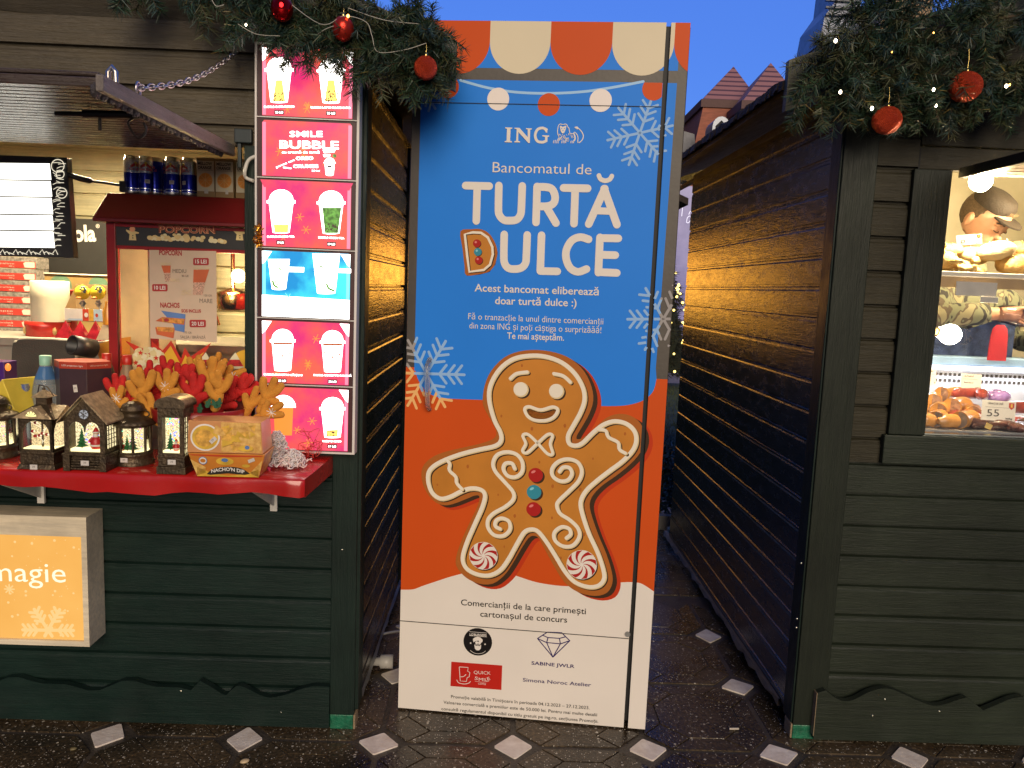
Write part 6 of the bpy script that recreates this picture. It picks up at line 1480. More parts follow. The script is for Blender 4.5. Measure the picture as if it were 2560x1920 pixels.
# paper menu taped to the glass
t = thing('paper_menu', 'paper price list for popcorn and nachos taped on machine glass', 'paper menu', LH)
yp = PY - .0135
P3 = lambda x, y: LH.at(*Z3(x, y), yp)
m = MB(); m.flat([P3(1235, 878), P3(1792, 888), P3(1800, 1648), P3(1245, 1612)], yp + .0015, 0)
m.build('sheet', mat('peach lit paper', (.68, .52, .38), .6, var=.05), t)
m = MB(); tt = lambda s, a, b, mi, c=None, bo=.0: text(m, s, P3(*a), P3(*b), yp, mi, cap=c, bold=bo)
tt('POPCORN', (1320, 918), (1508, 926), 0, .0165, .035); tt('NACHOS', (1330, 1355), (1490, 1358), 0, .0165, .035); tt('SOS INCLUS', (1505, 1396), (1667, 1398), 0, .0105, .035)
for x0, y0, x1, y1, s in ((1602, 945, 1732, 1005, '15 LEI'), (1262, 1162, 1390, 1222, '10 LEI'), (1572, 1458, 1708, 1520, '20 LEI')):
    m.flat([P3(x0 + 8, y1), P3(x1 - 8, y1), P3(x1, y1 - 8), P3(x1, y0 + 8), P3(x1 - 8, y0), P3(x0 + 8, y0), P3(x0, y0 + 8), P3(x0, y1 - 8)], yp, 0)
    text(m, s, P3(x0 + 18, y1 - 16), P3(x1 - 18, y1 - 14), yp - .0005, 2, cap=.0125, bold=.02)
tt('MEDIU', (1432, 1068), (1545, 1070), 1, .013); tt('80 GR', (1508, 1102), (1566, 1103), 1, .007); tt('MARE', (1655, 1316), (1762, 1320), 1, .0145); tt('120 GR', (1692, 1264), (1758, 1266), 1, .007); tt('175 GR', (1524, 1570), (1590, 1574), 1, .007); tt('SALSA / BRÂNZĂ', (1496, 1612), (1705, 1616), 1, .010)
def popbucket(x0, x1, xb0, xb1, yt, ym, yb2):
    m.flat([P3(x0, yt), P3(x1, yt), P3(xb1 + (x1 - xb1) * .4, ym), P3(xb0 + (x0 - xb0) * .4, ym)], yp - .0004, 3); m.flat([P3(xb0 + (x0 - xb0) * .4, ym), P3(xb1 + (x1 - xb1) * .4, ym), P3(xb1, yb2), P3(xb0, yb2)], yp - .0004, 4)
    q = random.Random(x0)
    for k in range(16): C = P3(x0 + (x1 - x0) * q.random(), yt - 12 - 16 * q.random() + 8); m.ell(C[0], C[1], .004, .0034, yp - .0006 - .00004 * k, 5, 8)
popbucket(1338, 1416, 1372, 1412, 1008, 1068, 1142); popbucket(1606, 1735, 1600, 1680, 1042, 1148, 1252)
for k in range(40):
    q = random.Random(k); far = k % 2; C = P3((1405 if far else 1505) + q.random() * 80, (1140 if far else 1252) - q.random() * (22 if far else 40) * 1.0); m.ell(C[0], C[1], .0032, .0026, yp - .0003 - .00003 * k, 5, 7)
m.flat([P3(1335, 1382), P3(1538, 1412), P3(1530, 1562), P3(1450, 1545), P3(1440, 1500)], yp - .0002, 6); m.flat([P3(1345, 1435), P3(1535, 1450), P3(1528, 1500), P3(1290, 1468)], yp - .0006, 3); m.flat([P3(1340, 1440), P3(1530, 1450), P3(1525, 1490), P3(1350, 1478)], yp - .0009, 7)
m.flat([P3(1288, 1520), P3(1450, 1530), P3(1440, 1612), P3(1300, 1580)], yp - .0008, 3); m.flat([P3(1300, 1515), P3(1448, 1522), P3(1440, 1562), P3(1312, 1552)], yp - .0012, 7); C = P3(1382, 1460); m.ell(C[0], C[1], .009, .006, yp - .0014, 0, 14)
m.build('printing', [mat('menu red ink', (.42, .03, .03), .5), mat('menu grey ink', (.20, .15, .12), .5), N_WH, mat('menu orange', (.62, .13, .04), .5), mat('menu striped bucket', (.60, .36, .26), .5, vs=300, var=.6), mat('menu kernel', (.70, .54, .34), .5), mat('menu blue', (.12, .24, .55), .5), mat('menu crisp', (.70, .28, .05), .5, vs=70, var=.5)], t)

# --- cans and juice cartons on the machine roof
RZ = tl[1] + .0005
C_BL = mat('can blue metallic', (.012, .02, .30), .22, .7); C_SV = mat('can silver', (.72, .72, .74), .22, .9); C_RD = mat('can red', (.5, .02, .03), .35); C_YE = mat('can gold', (.75, .5, .08), .3, .6)
def can(u, y, label, rz=0.0, sv=True):
    x = LH.at(u, 430, y)[0]
    t = thing('drink_can', label, 'drink can', LH, (x, y, RZ), rz, group='slim cans on the popcorn machine')
    m = MB(); m.lathe([(.022, 0), (.0265, .004), (.0265, .013)], n=24, m=1); m.lathe([(.0265, .013), (.0266, .018)], n=24, m=0); m.lathe([(.0266, .018), (.0266, .022)], n=24, m=1); m.lathe([(.0266, .022), (.0266, .074)], n=24, m=0); m.lathe([(.0266, .074), (.0265, .118)], n=24, m=1 if sv else 0); m.lathe([(.0265, .118), (.0225, .129), (.0225, .133), (.020, .1335)], n=24, m=1)
    for z0, z1, mi in ((.076, .116, 0),):
        for k in range(5):
            a0 = -PI / 2 - .8 + k * .4
            pass
    m.build('can_body', [C_BL, C_SV], t)
    m = MB()
    for a, s in ((-PI / 2 - .45, 'Red'), (-PI / 2 + .45, 'Bull')):
        V, F, xa, xb = glyphs(s, .02); W_ = .019 if s == 'Red' else .021
        P = [(.0268 * math.cos(a + ((x - xa) / (xb - xa) - .5) * W_ / .0268), .0268 * math.sin(a + ((x - xa) / (xb - xa) - .5) * W_ / .0268), .082 + z / caph() * .0085) for x, z in V]
        m.add(P, F, 0)
    m.lathe([(.0269, .098), (.0269, .112)], n=0) if 0 else None
    for s_ in (-1, 1):
        for k in range(3):
            a = -PI / 2 + s_ * (.18 + .16 * k); m.ball((.0262 * math.cos(a), .0262 * math.sin(a), .101 - .003 * k), .0045, .0035, .005, n=8, m=0)
    a = -PI / 2; m.ball((0, -.0262, .104), .006, .0012, .008, n=10, m=1)
    m.build('can_print', [C_RD, C_YE], t)
    return t
for u, y, rz, l, sv in ((330, .19, .9, 'leftmost slim blue can on popcorn machine roof', True), (365, .19, .4, 'slim blue and silver can second from left on machine roof', True), (389, .215, -.3, 'slim blue can wedged behind two front cans', False), (432, .19, 0.1, 'slim blue can with small price label in row middle', True), (474, .19, -.5, 'slim blue can next to the orange juice cartons', True), (410, .255, .2, 'blue can in the back row, mostly hidden', False), (455, .255, .2, 'blue can in the back row near juice', False)):
    o = can(u, y, l, rz, sv)
    if sv and u > 340: sticker(o, .004, -.0265, .045, .016, .013)
J_TAN = mat('juice carton tan', (.32, .20, .08), .5); J_CR = mat('juice label cream', (.72, .64, .46), .5); J_OR = mat('orange slice', (.80, .30, .04), .5, var=.2, vs=40); J_OL = mat('orange slice pith', (.85, .5, .18), .5)
for u, l, k in ((514, 'orange juice carton next to the blue cans', 0), (561, 'middle orange juice carton of three', 1), (612, 'orange juice carton half hidden by the jamb', 2)):
    x = LH.at(u, 430, .17)[0]; t = thing('juice_carton', l, 'juice carton', LH, (x, .17, RZ), (-.04, .03, .0)[k], group='orange juice cartons on the popcorn machine')
    m = MB(); m.box(-.032, .032, 0, .06, 0, .135); m.build('carton', J_TAN, t, bevel=.002)
    m = MB(); m.flat([(-.030, .020), (.030, .020), (.030, .124), (-.030, .124)], -.001, 0); m.ell(0, .058, .0255, .0255, -.0015, 2); m.ell(0, .058, .0235, .0235, -.0018, 1)
    for j in range(4): A = j * PI / 4; m.stroke([(-.022 * math.cos(A), .058 - .022 * math.sin(A)), (.022 * math.cos(A), .058 + .022 * math.sin(A))], .0014, -.0021 - .0001 * j, 2)
    text(m, 'MELLOW', (-.027, .110), (.024, .110), -.0016, 3, cap=.010, bold=.035); text(m, 'ORANGE', (-.027, .096), (.022, .096), -.0016, 3, cap=.010, bold=.035); m.stroke([(-.027, .092), (.027, .092)], .0008, -.0016, 3)
    m.flat([(-.004 + .008 * k, .012), (.010 + .004 * k, .012), (.010 + .004 * k, .026), (-.004 + .008 * k, .026)], -.0024, 4)
    m.build('label', [J_CR, J_OR, J_OL, N_BK, STK], t)

# --- lit price screen, its cable and socket
sy = .06
t = thing('price_screen', 'bright white lit price board with black frame hung in stall opening', 'lit menu board', LH)
c = [LH.at(u, v, sy) for u, v in ((-260, 378), (167, 394), (184, 645), (-260, 632))]
m = MB(); P = [(c[3][0], c[3][1]), (c[2][0], c[2][1]), (c[1][0], c[1][1]), (c[0][0], c[0][1])]; m.prism(P, sy, sy + .03); m.build('frame', mat('black board', (.02, .018, .016), .4), t, bevel=.002)
m = MB(); SP = lambda u, v: LH.at(u, v, sy - .001)
ys = [408, 452, 494, 538, 578, 622]; 
for i in range(5):
    m.flat([SP(-200, ys[i + 1] - 6.5), SP(126 + 2.3 * i + 2, ys[i + 1] - 2.5), SP(124 + 2.3 * i, ys[i] + 1), SP(-200, ys[i] - 3)], sy - .001, 0)
m.build('lit_strips', G_WHT if False else glow('screen white', (1, .96, .84), 3.2), t)
m = MB(); q = random.Random(14)
for k in range(30):
    u = 140 + 16 * q.random(); v = 405 + 215 * k / 30; a = SP(u - 9, v + q.uniform(-4, 4)); b = SP(u + 9, v + q.uniform(-6, 6)); m.stroke([a, (a[0] * .5 + b[0] * .5, b[1]), b], .0022, sy - .0012 - .0001 * k, 0)
for cx_, cy_, r_ in ((156, 483, 13), (152, 436, 10), (146, 415, 16)): m.stroke([SP(cx_ + r_ * math.cos(a), cy_ + r_ * math.sin(a)) for a in [2 * PI * i / 16 for i in range(16)]], .003, sy - .005, 0, True)
for k in range(16): u = -30 + k * 11; m.stroke([SP(u, 632), SP(u + 6, 624 + 5 * (k % 3)), SP(u + 12, 636)], .003, sy - .0055 - .0001 * k, 0)
m.build('neon_scribble', glow('neon scribble', (1, .90, .68), .9), t)
m = MB(); m.tube(cr([tuple(LP(170, 436, .07)), tuple(LP(195, 445, .08)), tuple(LP(225, 452, .1)), tuple(LP(262, 457, .13)), tuple(LP(300, 463, .15))], n=5), [.009] * 6 + [.010] * 5 + [.0045] * 10, 8); m.box(*[f for p in zip(tuple(LP(298, 458, .15)), tuple(LP(313, 458, .15))) for f in p][:2], .15, .19, LP(300, 479, .15).z, LP(300, 452, .15).z)
m.build('power_lead', N_BK, t)
# --- back of the stall: cola board, shelf, boxes
ky = 1.20
t = thing('drinks_cooler', 'black drinks cooler with white lettering at the back of stall', 'drinks cooler', LH)
a, b = LH.at(120, 543, ky), LH.at(290, 700, ky)
m = MB(); m.box(-1.75, b[0] + .4, ky, ky + .12, .2, a[1]); m.build('cabinet', mat('cooler black', (.035, .033, .03), .5), t, bevel=.004)
m = MB(); text(m, 'kola', LH.at(165, 603, ky), LH.at(241, 602, ky), ky - .0015, 0, cap=.073, bold=.035); text(m, '®', LH.at(240, 570, ky), LH.at(250, 570, ky), ky - .0015, 0, bold=.01); m.build('lettering', N_WH, t)
# back counter
bz = LH.at(120, 842, .62)[1]
m = MB(); m.box(-2.2, -.42, .50, 1.0, bz - .03, bz); m.box(-2.2, -.42, .52, .98, .16, bz - .031); m.build('back_counter', mat('back counter grey', (.32, .29, .24), .5), LS)
wy = .86
t = None
BXR = mat('gift box red', (.52, .045, .03), .45, var=.1); BXG = mat('gift box snowy grey', (.12, .105, .09), .5, vs=90, var=.7, col2=(.34, .31, .27)); BXW = mat('gift box label', (.7, .62, .5), .5)
for k in range(7):
    u1 = 92; v0 = 654 + 29.6 * k; zt = LH.at(40, v0 - 12, wy)[1]; zb_ = LH.at(40, v0 + 17.2, wy)[1]; xr2 = LH.at(90 - (4 if k > 2 else 0), v0, wy)[0]
    t = thing('chocolate_box', ('top', 'second', 'third', 'fourth', 'fifth', 'sixth', 'bottom')[k] + ' red and grey snowy box in the tall stack by left edge', 'gift box', LH, (0, 0, 0), group='red gift boxes stacked in the stall')
    m = MB(); m.box(xr2 - .42, xr2, wy, wy + .10, zb_ + .0006, zt - .0006); m.build('carton', BXG, t, bevel=.0015)
    m = MB(); zc_ = zb_ + (zt - zb_) * .06; zd = zb_ + (zt - zb_) * .62
    m.flat([(xr2 - .418, zc_), (xr2 - .002, zc_), (xr2 - .002, zd), (xr2 - .418, zd)], wy - .0008, 0); m.flat([(xr2 - .05, zc_ + .003), (xr2 - .006, zc_ + .003), (xr2 - .006, zd - .002), (xr2 - .046, zd - .002), (xr2 - .056, zd - .008)], wy - .0012, 1)
    text(m, ('Praline', 'Ciocolată', 'Praline', 'Caramel', 'Lapte', 'Ciocolată', 'Praline')[k], (xr2 - .17, (zc_ + zd) / 2), (xr2 - .095, (zc_ + zd) / 2), wy - .0012, 1, cap=.007); text(m, '400 g', (xr2 - .12, zc_ + .004), (xr2 - .095, zc_ + .004), wy - .0012, 1, cap=.005)
    m.build('printed_band', [BXR, BXW], t)
# framed picture
t = thing('framed_print', 'green and gold patterned print in thin white frame behind lollipops', 'picture', LH)
a, b = LH.at(105, 684, .92), LH.at(300, 845, .92)
m = MB(); m.box(a[0], b[0], .925, .935, b[1], a[1], 0); m.box(a[0] - .006, a[0] - .0005, .918, .936, b[1], a[1] + .006, 1); m.box(a[0], b[0], .918, .936, a[1] + .0005, a[1] + .006, 1)
for u, v, r_ in ((150, 705, .05), (245, 715, .045), (180, 760, .06)): C = LH.at(u, v, .92); m.ell(C[0], min(C[1], a[1] - r_ - .002), r_, r_, .9245 - .0003 * r_, 2)
m.build('print', [mat('print gold brown', (.30, .20, .07), .5), mat('white frame', (.75, .7, .55), .5), mat('print sage green', (.11, .20, .12), .5)], t)
# paper roll, tin
x, z = LH.at(114, 804, .62); zt = LH.at(112, 702, .62)[1]
m = MB(); R_ = .073
t = thing('paper_roll', 'large white paper towel roll standing on a red tin', 'paper roll', LH, (x, .66, z))
m.lathe([(R_, 0), (R_ * 1.005, .01), (R_, .06), (R_ * 1.004, .1), (R_, zt - z - .004), (R_ - .004, zt - z), (.022, zt - z), (.022, zt - z - .05)], n=36); m.build('roll', mat('tissue paper', (.74, .68, .50), .9, var=.05, vs=20, bump=.06, bs=60), t)
x2, z2 = LH.at(104, 840, .62); h_ = LH.at(104, 806, .62)[1] - z2
t = thing('biscuit_tin', 'round red biscuit tin under the paper roll', 'tin', LH, (x2, .67, bz + .0005))
hh = z - bz - .001
m = MB(); m.lathe([(.083, 0), (.085, .003), (.085, hh * .7)], n=36, m=0); m.lathe([(.0865, hh * .7), (.0865, hh - .002), (.08, hh)], n=36, m=0); m.build('tin_body', mat('tin red', (.55, .03, .02), .25, coat=.4), t)
m = MB()
for a, r_ in ((-PI / 2 - .8, .022), (-PI / 2 + .75, .020)): m.ball((.0815 * math.cos(a), .0815 * math.sin(a), hh * .38), .014, .006, hh * .28, n=14, m=0)
m.build('biscuit_print', mat('biscuit print', (.62, .40, .14), .5, var=.5, vs=90), t)
# red cup, lollipops
x, z = LH.at(166, 770, .70)
t = thing('paper_cup', 'red paper cup with white snowflake behind paper roll', 'paper cup', LH, (x, .72, bz + .0005)); zt = LH.at(166, 726, .70)[1] - bz
m = MB(); m.lathe([(.026, 0), (.042, zt), (.044, zt), (.0425, zt + .003), (.038, zt)], n=22); m.build('cup', BXR, t)
m = MB()
for k in range(3): A = k * PI / 3; m.tube([(-.009 * math.cos(A), -.0405, zt * .62 - .009 * math.sin(A)), (.009 * math.cos(A), -.0405, zt * .62 + .009 * math.sin(A))], .001, 4)
m.build('snowflake', N_WH, t)
t = thing('lollipop_box', 'cardboard display box for wrapped yellow lollipops', 'display box', LH)
ly = .60; a = LH.at(162, 800, ly); b = LH.at(262, 797, ly); tz = LH.at(200, 772, ly)[1]
m = MB(); m.box(a[0], b[0], ly, ly + .004, a[1], tz, 0); m.box(a[0], b[0], ly + .09, ly + .095, a[1], LH.at(230, 712, ly)[1], 1); m.add([(a[0], ly + .004, a[1]), (a[0], ly + .09, a[1]), (a[0], ly + .09, LH.at(180, 715, ly)[1]), (a[0], ly + .004, tz)], [(0, 1, 2, 3)], 1); m.box(a[0], b[0], ly + .004, ly + .09, a[1] - .004, a[1], 1)
m.build('tray', [N_WH, mat('cardboard', (.36, .24, .11), .8)], t)
m = MB(); xm = a[0] + (b[0] - a[0]) * .45; m.flat([(xm, a[1]), (xm + .025, a[1]), (xm + .025, tz), (xm, tz)], ly - .0008, 0); m.flat([(xm + .026, a[1]), (xm + .045, a[1]), (xm + .045, tz), (xm + .026, tz)], ly - .0008, 1); m.flat([(xm + .046, a[1]), (b[0], a[1]), (b[0], tz), (xm + .046, tz)], ly - .0008, 2); m.flat([(a[0] + .01, a[1]), (xm - .002, a[1]), (xm - .002, a[1] + .008), (a[0] + .018, a[1] + .008)], ly - .0008, 2)
m.ell(xm + .015, (a[1] + tz) / 2, .008, .010, ly - .0012, 3, 12); m.ell(xm + .058, (a[1] + tz) / 2, .006, .008, ly - .0012, 0, 12); m.build('printed_front', [N_RD, N_YE, mat('pale blue print', (.45, .62, .75), .5), N_WH], t)
L_Y = mat('yellow sugar', (.75, .55, .04), .25, var=.1); L_G = mat('slate sugar flower', (.10, .14, .18), .4); L_O = mat('orange sugar', (.75, .25, .04), .4); L_W = mat('clear wrap', (.8, .82, .85), .15, trans=.7)
for u, v, l in ((206, 731, 'left yellow ball lollipop with slate flower'), (245, 731, 'right yellow ball lollipop with slate flower')):
    t = thing('lollipop', l + ' in the display box', 'lollipop', LH, tuple(LP(u, v, ly + .03)), group='yellow lollipops')
    m = MB(); m.ball((0, 0, 0), .032, .022, .030, n=18); m.build('candy', L_Y, t)
    m = MB()
    for k in range(6): A = k * PI / 3; m.ball((.012 + .010 * math.cos(A), -.017, .012 + .010 * math.sin(A)), .006, .004, .006, n=8, m=0)
    m.ball((.012, -.021, .012), .006, .003, .006, n=8, m=2); m.ball((-.006, -.018, -.022), .013, .006, .005, n=10, m=1); m.build('sugar_flower', [L_G, L_O, L_Y], t)
    m = MB(); m.tube([(.004, 0, -.028), (.006, .002, -.10)], .003, 6); m.build('stick', N_WH, t)
    m = MB(); m.lathe([(.004, -.062), (.014, -.045), (.006, -.034)], n=8, smooth=False); m.build('wrapper', L_W, t)
# red cone sweets
for u, l in ((163, 'left red cone of sweets in clear wrap'), (200, 'middle red cone of sweets in clear wrap'), (238, 'right red cone of sweets in clear wrap')):
    x = LH.at(u, 830, .54)[0]; zt = LH.at(u, 803, .54)[1]
    m = MB(); m.add([(x - .034, .52, bz), (x + .034, .52, bz), (x + .034, .57, bz), (x - .034, .57, bz), (x, .545, zt + .004)], [(0, 1, 4), (1, 2, 4), (2, 3, 4), (3, 0, 4), (3, 2, 1, 0)])
    mesh_thing(m, 'sweet_cone', mat('red wrapped sweets', (.25, .012, .02), .2, var=.4, vs=40, coat=.5), l, 'sweets bag', LH, group='red cones of sweets')
# orange box and curved card
m = MB(); yo = .30
m.prism([LH.at(236, 862, yo), LH.at(252, 906, yo), LH.at(292, 916, yo), LH.at(296, 846, yo)], yo, yo + .10); mesh_thing(m, 'carton', mat('amber carton', (.60, .28, .03), .4), 'amber yellow carton behind the popcorn machine post', 'carton', LH)
m = MB(); P = [LH.at(u, v, .42) for u, v in ((240, 850), (262, 800), (268, 760), (276, 742), (290, 738), (292, 850))]
m.prism(P, .42, .43); mesh_thing(m, 'card_display', mat('cream card', (.72, .62, .42), .5), 'cream curved card display left of the popcorn post', 'display card', LH)
m = MB(); m.lathe([(.020, 0), (.022, .05), (.012, .075), (.012, .09)], tuple(LP(272, 812, .40)), 16); mesh_thing(m, 'juice_bottle', mat('orange juice', (.7, .32, .04), .2), 'small orange juice bottle before the cream card', 'bottle', LH)
# grey chair backs
m = None
t = thing('chair', 'dark grey upholstered chair with pale rim behind the counter', 'chair', LH)
yc = .36; P = [LH.at(u, v, yc) for u, v in ((28, 1010), (30, 872), (40, 856), (60, 848), (165, 852), (180, 862), (185, 880), (182, 1010))]
m = MB(); m.prism(cr(P[:1] + P[1:7] + P[7:], n=3), yc, yc + .03, 0); m.build('backrest', mat('charcoal fabric', (.055, .05, .042), .8, bump=.3, bs=200), t, bevel=.006)
m = MB(); m.tube(cr([(p[0], yc + .015, p[1]) for p in P], n=4), .0075, 8); m.build('frame', mat('pale plastic rim', (.4, .37, .30), .4), t)
m = MB(); m.box(P[0][0], P[-1][0], yc + .03, yc + .42, .62, .66); m.build('seat', mat('charcoal fabric', (.055, .05, .042), .8), t)
for sx in (P[0][0] + .02, P[-1][0] - .02):
    for y_ in (yc + .06, yc + .40): MB().tube([(sx, y_, .16), (sx, y_, .62)], .011, 8).build('leg', mat('chair steel', (.2, .2, .2), .4, .8), t)
m = MB(); c = LP(212, 868, .2); Rm_ = Euler((1.35, 0, -.5)).to_matrix().to_4x4(); m.M = Matrix.Translation(c) @ Rm_; m.lathe([(0, -.035), (.034, -.035), (.036, .05), (.03, .05), (.028, -.03), (0, -.03)], n=24)
m.M = None; mesh_thing(m, 'black_tub', mat('black plastic', (.012, .011, .012), .45), 'round black tub tipped on side behind the lamp box', 'tub', LH)
# --- second row on the counter
x, y = LH.at(99, 1100, -.07)[0], -.07
hb_ = LH.at(113, 889, y)[1] - CT
t = thing('water_bottle', 'clear water bottle with pale green cap and blue label', 'bottle', LH, (LH.at(117, 1000, y)[0], y, CT))
m = MB(); m.lathe([(.036, 0), (.039, .006), (.039, hb_ * .42), (.037, hb_ * .46), (.041, hb_ * .55), (.042, hb_ * .62), (.036, hb_ * .74), (.016, hb_ * .90), (.014, hb_ * .93)], n=26); m.build('bottle_body', mat('clear bottle plastic', (.75, .85, .92), .06, trans=.75, ior=1.2), t)
m = MB(); m.lathe([(.0395, hb_ * .10), (.0398, hb_ * .12), (.0398, hb_ * .38), (.0395, hb_ * .40)], n=26, m=0); V, F, xa, xb = glyphs('BUA', .03); m.add([(.0402 * math.sin((x - xa) / (xb - xa) * 1.1 - .2), -.0402 * math.cos((x - xa) / (xb - xa) * 1.1 - .2), hb_ * .16 + z * .022) for x, z in V], F, 1); m.build('label', [mat('pale blue label', (.5, .66, .78), .4), NAVY], t)
m = MB(); m.lathe([(.0175, hb_ * .90), (.018, hb_ * .91), (.0178, hb_), (.015, hb_ + .001)], n=22); m.build('bottle_cap', mat('mint cap', (.30, .58, .42), .4), t)
m = MB(); m.lathe([(.028, hb_ * .71), (.030, hb_ * .70), (.034, hb_ * .76), (.018, hb_ * .89)], n=20); m.build('neck_band', mat('blue neck tint', (.12, .3, .65), .1, trans=.5, ior=1.2), t)
# lamp carton, six sided
y = -.13; zt = LH.at(180, 905, y)[1] - CT; xa = LH.at(150, 980, y)[0]; xb = LH.at(218, 980, y)[0]
cxm = (xa + xb) / 2; wl = (xb - xa)
t = thing('lamp_carton', 'six sided dark carton of projection lamp with orange red header', 'carton', LH, (cxm, y, CT))
hexp = [(-wl / 2, 0), (wl / 2, 0), (wl / 2 + .050, .060), (wl / 2, .12), (-wl / 2, .12), (-wl / 2 - .05, .06)]
m = MB(); m.prismz(hexp, 0, zt - .022, 0); m.prismz([(x * 1.004, yy_ * 1.004 - .0003) for x, yy_ in hexp], zt - .022, zt, 1)
m.build('carton_body', [mat('carton aubergine', (.045, .022, .028), .35, coat=.3), mat('carton vermilion', (.42, .045, .02), .35)], t, bevel=.0012)
m = MB(); text(m, 'LED projection light', (-wl * .40, zt - .014), (wl * .38, zt - .015), -.0018, 0, cap=.0055)
q = random.Random(2)
for k in range(60): m.ell(-wl * .45 + wl * .4 * q.random() ** 1.5, .03 + .085 * q.random(), .0022, .002, -.0012 - .00002 * k, q.choice([0, 1, 2, 3]), 6)
for k in range(50): m.ell(-wl * .45 + wl * .9 * q.random(), .005 + .016 * q.random(), .002, .0018, -.0012 - .00002 * k, q.choice([0, 1, 2, 3]), 6)
m.ell(.022, .072, .019, .024, -.0006, 4, 20)
m.build('printed_front', [N_WH, mat('dusty pink print', (.45, .2, .18), .5), mat('gold print', (.5, .33, .1), .5), BXR, mat('faint grey print', (.07, .05, .06), .5)], t)
m = MB(); ang = math.atan2(.06, .05); m.M = Matrix.Translation((wl / 2 + .025, .030, 0)) @ Matrix.Rotation(ang, 4, 'Z'); yv = -.0009
m.stroke([(.022 * math.cos(a), .078 + .026 * math.sin(a)) for a in [2 * PI * k / 28 for k in range(28)]], .0016, yv, 0, True)
for k in range(11): A = k * 2 * PI / 11; m.ell(.015 * math.cos(A), .078 + .018 * math.sin(A), .0022, .0028, yv - .0001, 1, 8)
m.ell(0, .078, .0025, .0025, yv - .0001, 1, 8); text(m, 'LED projection light', (-.028, zt - .014), (.028, zt - .013), yv, 1, cap=.005); m.M = None
m.build('printed_side', [mat('gold print', (.5, .33, .1), .5), mat('pale print', (.7, .55, .4), .5)], t)
sticker(t, .008, -.003, zt * .72, .013, .024, .12)
# cola bottles
def cola(u, v, y, label):
    x, zc_ = LH.at(u, v, y); h_ = zc_ - CT
    t = thing('cola_bottle', label, 'bottle', LH, (x, y, CT), group='cola bottles by the popcorn machine')
    m = MB(); m.lathe([(.028, 0), (.033, .006), (.034, h_ * .30), (.031, h_ * .34), (.034, h_ * .40), (.034, h_ * .58), (.033, h_ * .64), (.031, h_ * .66)], n=24, m=0); m.lathe([(.0305, h_ * .655), (.024, h_ * .80), (.014, h_ * .90), (.0125, h_ * .93)], n=24, m=1); m.build('bottle_body', [mat('dark cola', (.012, .004, .003), .08, coat=.6), mat('clear amber plastic', (.5, .36, .22), .08, trans=.55, ior=1.2)], t)
    m = MB(); m.lathe([(.0345, h_ * .28), (.0347, h_ * .30), (.0347, h_ * .50), (.0345, h_ * .52)], n=24, m=0); V, F, xa, xb = glyphs('Cola', .0); m.add([(.0352 * math.sin((x - xa) / (xb - xa) * 1.3 - .5), -.0352 * math.cos((x - xa) / (xb - xa) * 1.3 - .5), h_ * .37 + z * .026) for x, z in V], F, 1); m.build('label', [mat('cola red label', (.45, .012, .015), .3), N_WH], t)
    m = MB(); m.lathe([(.0155, h_ * .905), (.016, h_ * .91), (.0158, h_), (.013, h_ + .0008)], n=20); m.build('bottle_cap', mat('red cap', (.5, .025, .012), .35), t)
cola(318, 888, -.04, 'cola bottle in front of the machine glass'); cola(267, 884, .02, 'cola bottle half behind the machine post')
# gold prism pack, can, purple box
y = -.16; zt = LH.at(14, 948, y)[1]
t = thing('chocolate_prism', 'gold triangular chocolate pack at left edge', 'chocolate pack', LH)
P = [LH.at(-60, 1030, y), LH.at(40, 1014, y), LH.at(13, 949, y)]
P = [(P[0][0], P[1][1] - .03), (P[1][0], P[1][1] - .03), (P[2][0] - .010, P[2][1])]
m = MB(); m.hexa([(P[0][0], y, P[0][1]), (P[1][0], y, P[1][1]), (P[1][0] + .05, y + .12, P[1][1]), (P[0][0] + .05, y + .12, P[0][1]), (P[2][0] - .001, y, P[2][1]), (P[2][0] + .001, y, P[2][1]), (P[2][0] + .051, y + .12, P[2][1]), (P[2][0] + .049, y + .12, P[2][1])]); m.build('pack', mat('gold foil card', (.80, .60, .07), .3, .25), t, bevel=.003)
m = MB(); text(m, 'IDI', (P[1][0] - .055, P[1][1] + .022), (P[1][0] - .022, P[1][1] + .022), y - .002, 0, cap=.016, bold=.01); m.build('lettering', mat('pale gold ink', (.85, .75, .35), .4), t)
x, z = LH.at(52, 958, -.09)
m = MB(); m.lathe([(.024, CT - z), (.028, CT - z + .005), (.028, -.012), (.025, -.004), (.025, 0), (.022, -.003), (0, -.003)], (x, -.09, z), 22); mesh_thing(m, 'drink_can', C_SV, 'silver can standing behind the gold chocolate pack', 'drink can', LH)
c = LP(-6, 928, -.05)
t = thing('string_light_carton', 'purple carton with a glowing orange bulb at left edge', 'carton', LH); m = MB(); m.box(c.x - .09, c.x + .022, -.05, .02, CT, LP(0, 905, -.05).z); m.build('carton_body', mat('purple card', (.05, .012, .16), .35, coat=.4), t, bevel=.002); m = MB(); m.ball(tuple(LP(20, 918, -.055)), .009, .009, .013, n=12); m.build('bulb', glow('orange bulb', (1, .22, .03), 1.6), t)
# --- ceiling lamp that lights the stall
t = thing('ceiling_lamp', 'warm tube lamp under the left stall ceiling', 'lamp', LH, (-1.25, .55, 2.20)); m = MB(); m.box(-.3, .3, -.03, .03, .0, .05); m.build('housing', N_WH, t); m = MB(); m.tube([(-.28, 0, -.012), (.28, 0, -.012)], .012, 10); m.build('tube', glow('tube lamp', (1, .84, .55), 8), t)
l = bpy.data.lights.new('tube_light', 'AREA'); l.shape = 'RECTANGLE'; l.size = .56; l.size_y = .05; l.energy = 42; l.color = (1, .82, .52); lo = bpy.data.objects.new('tube_light', l); COL.objects.link(lo); lo.parent = t; lo.location = (0, 0, -.03)
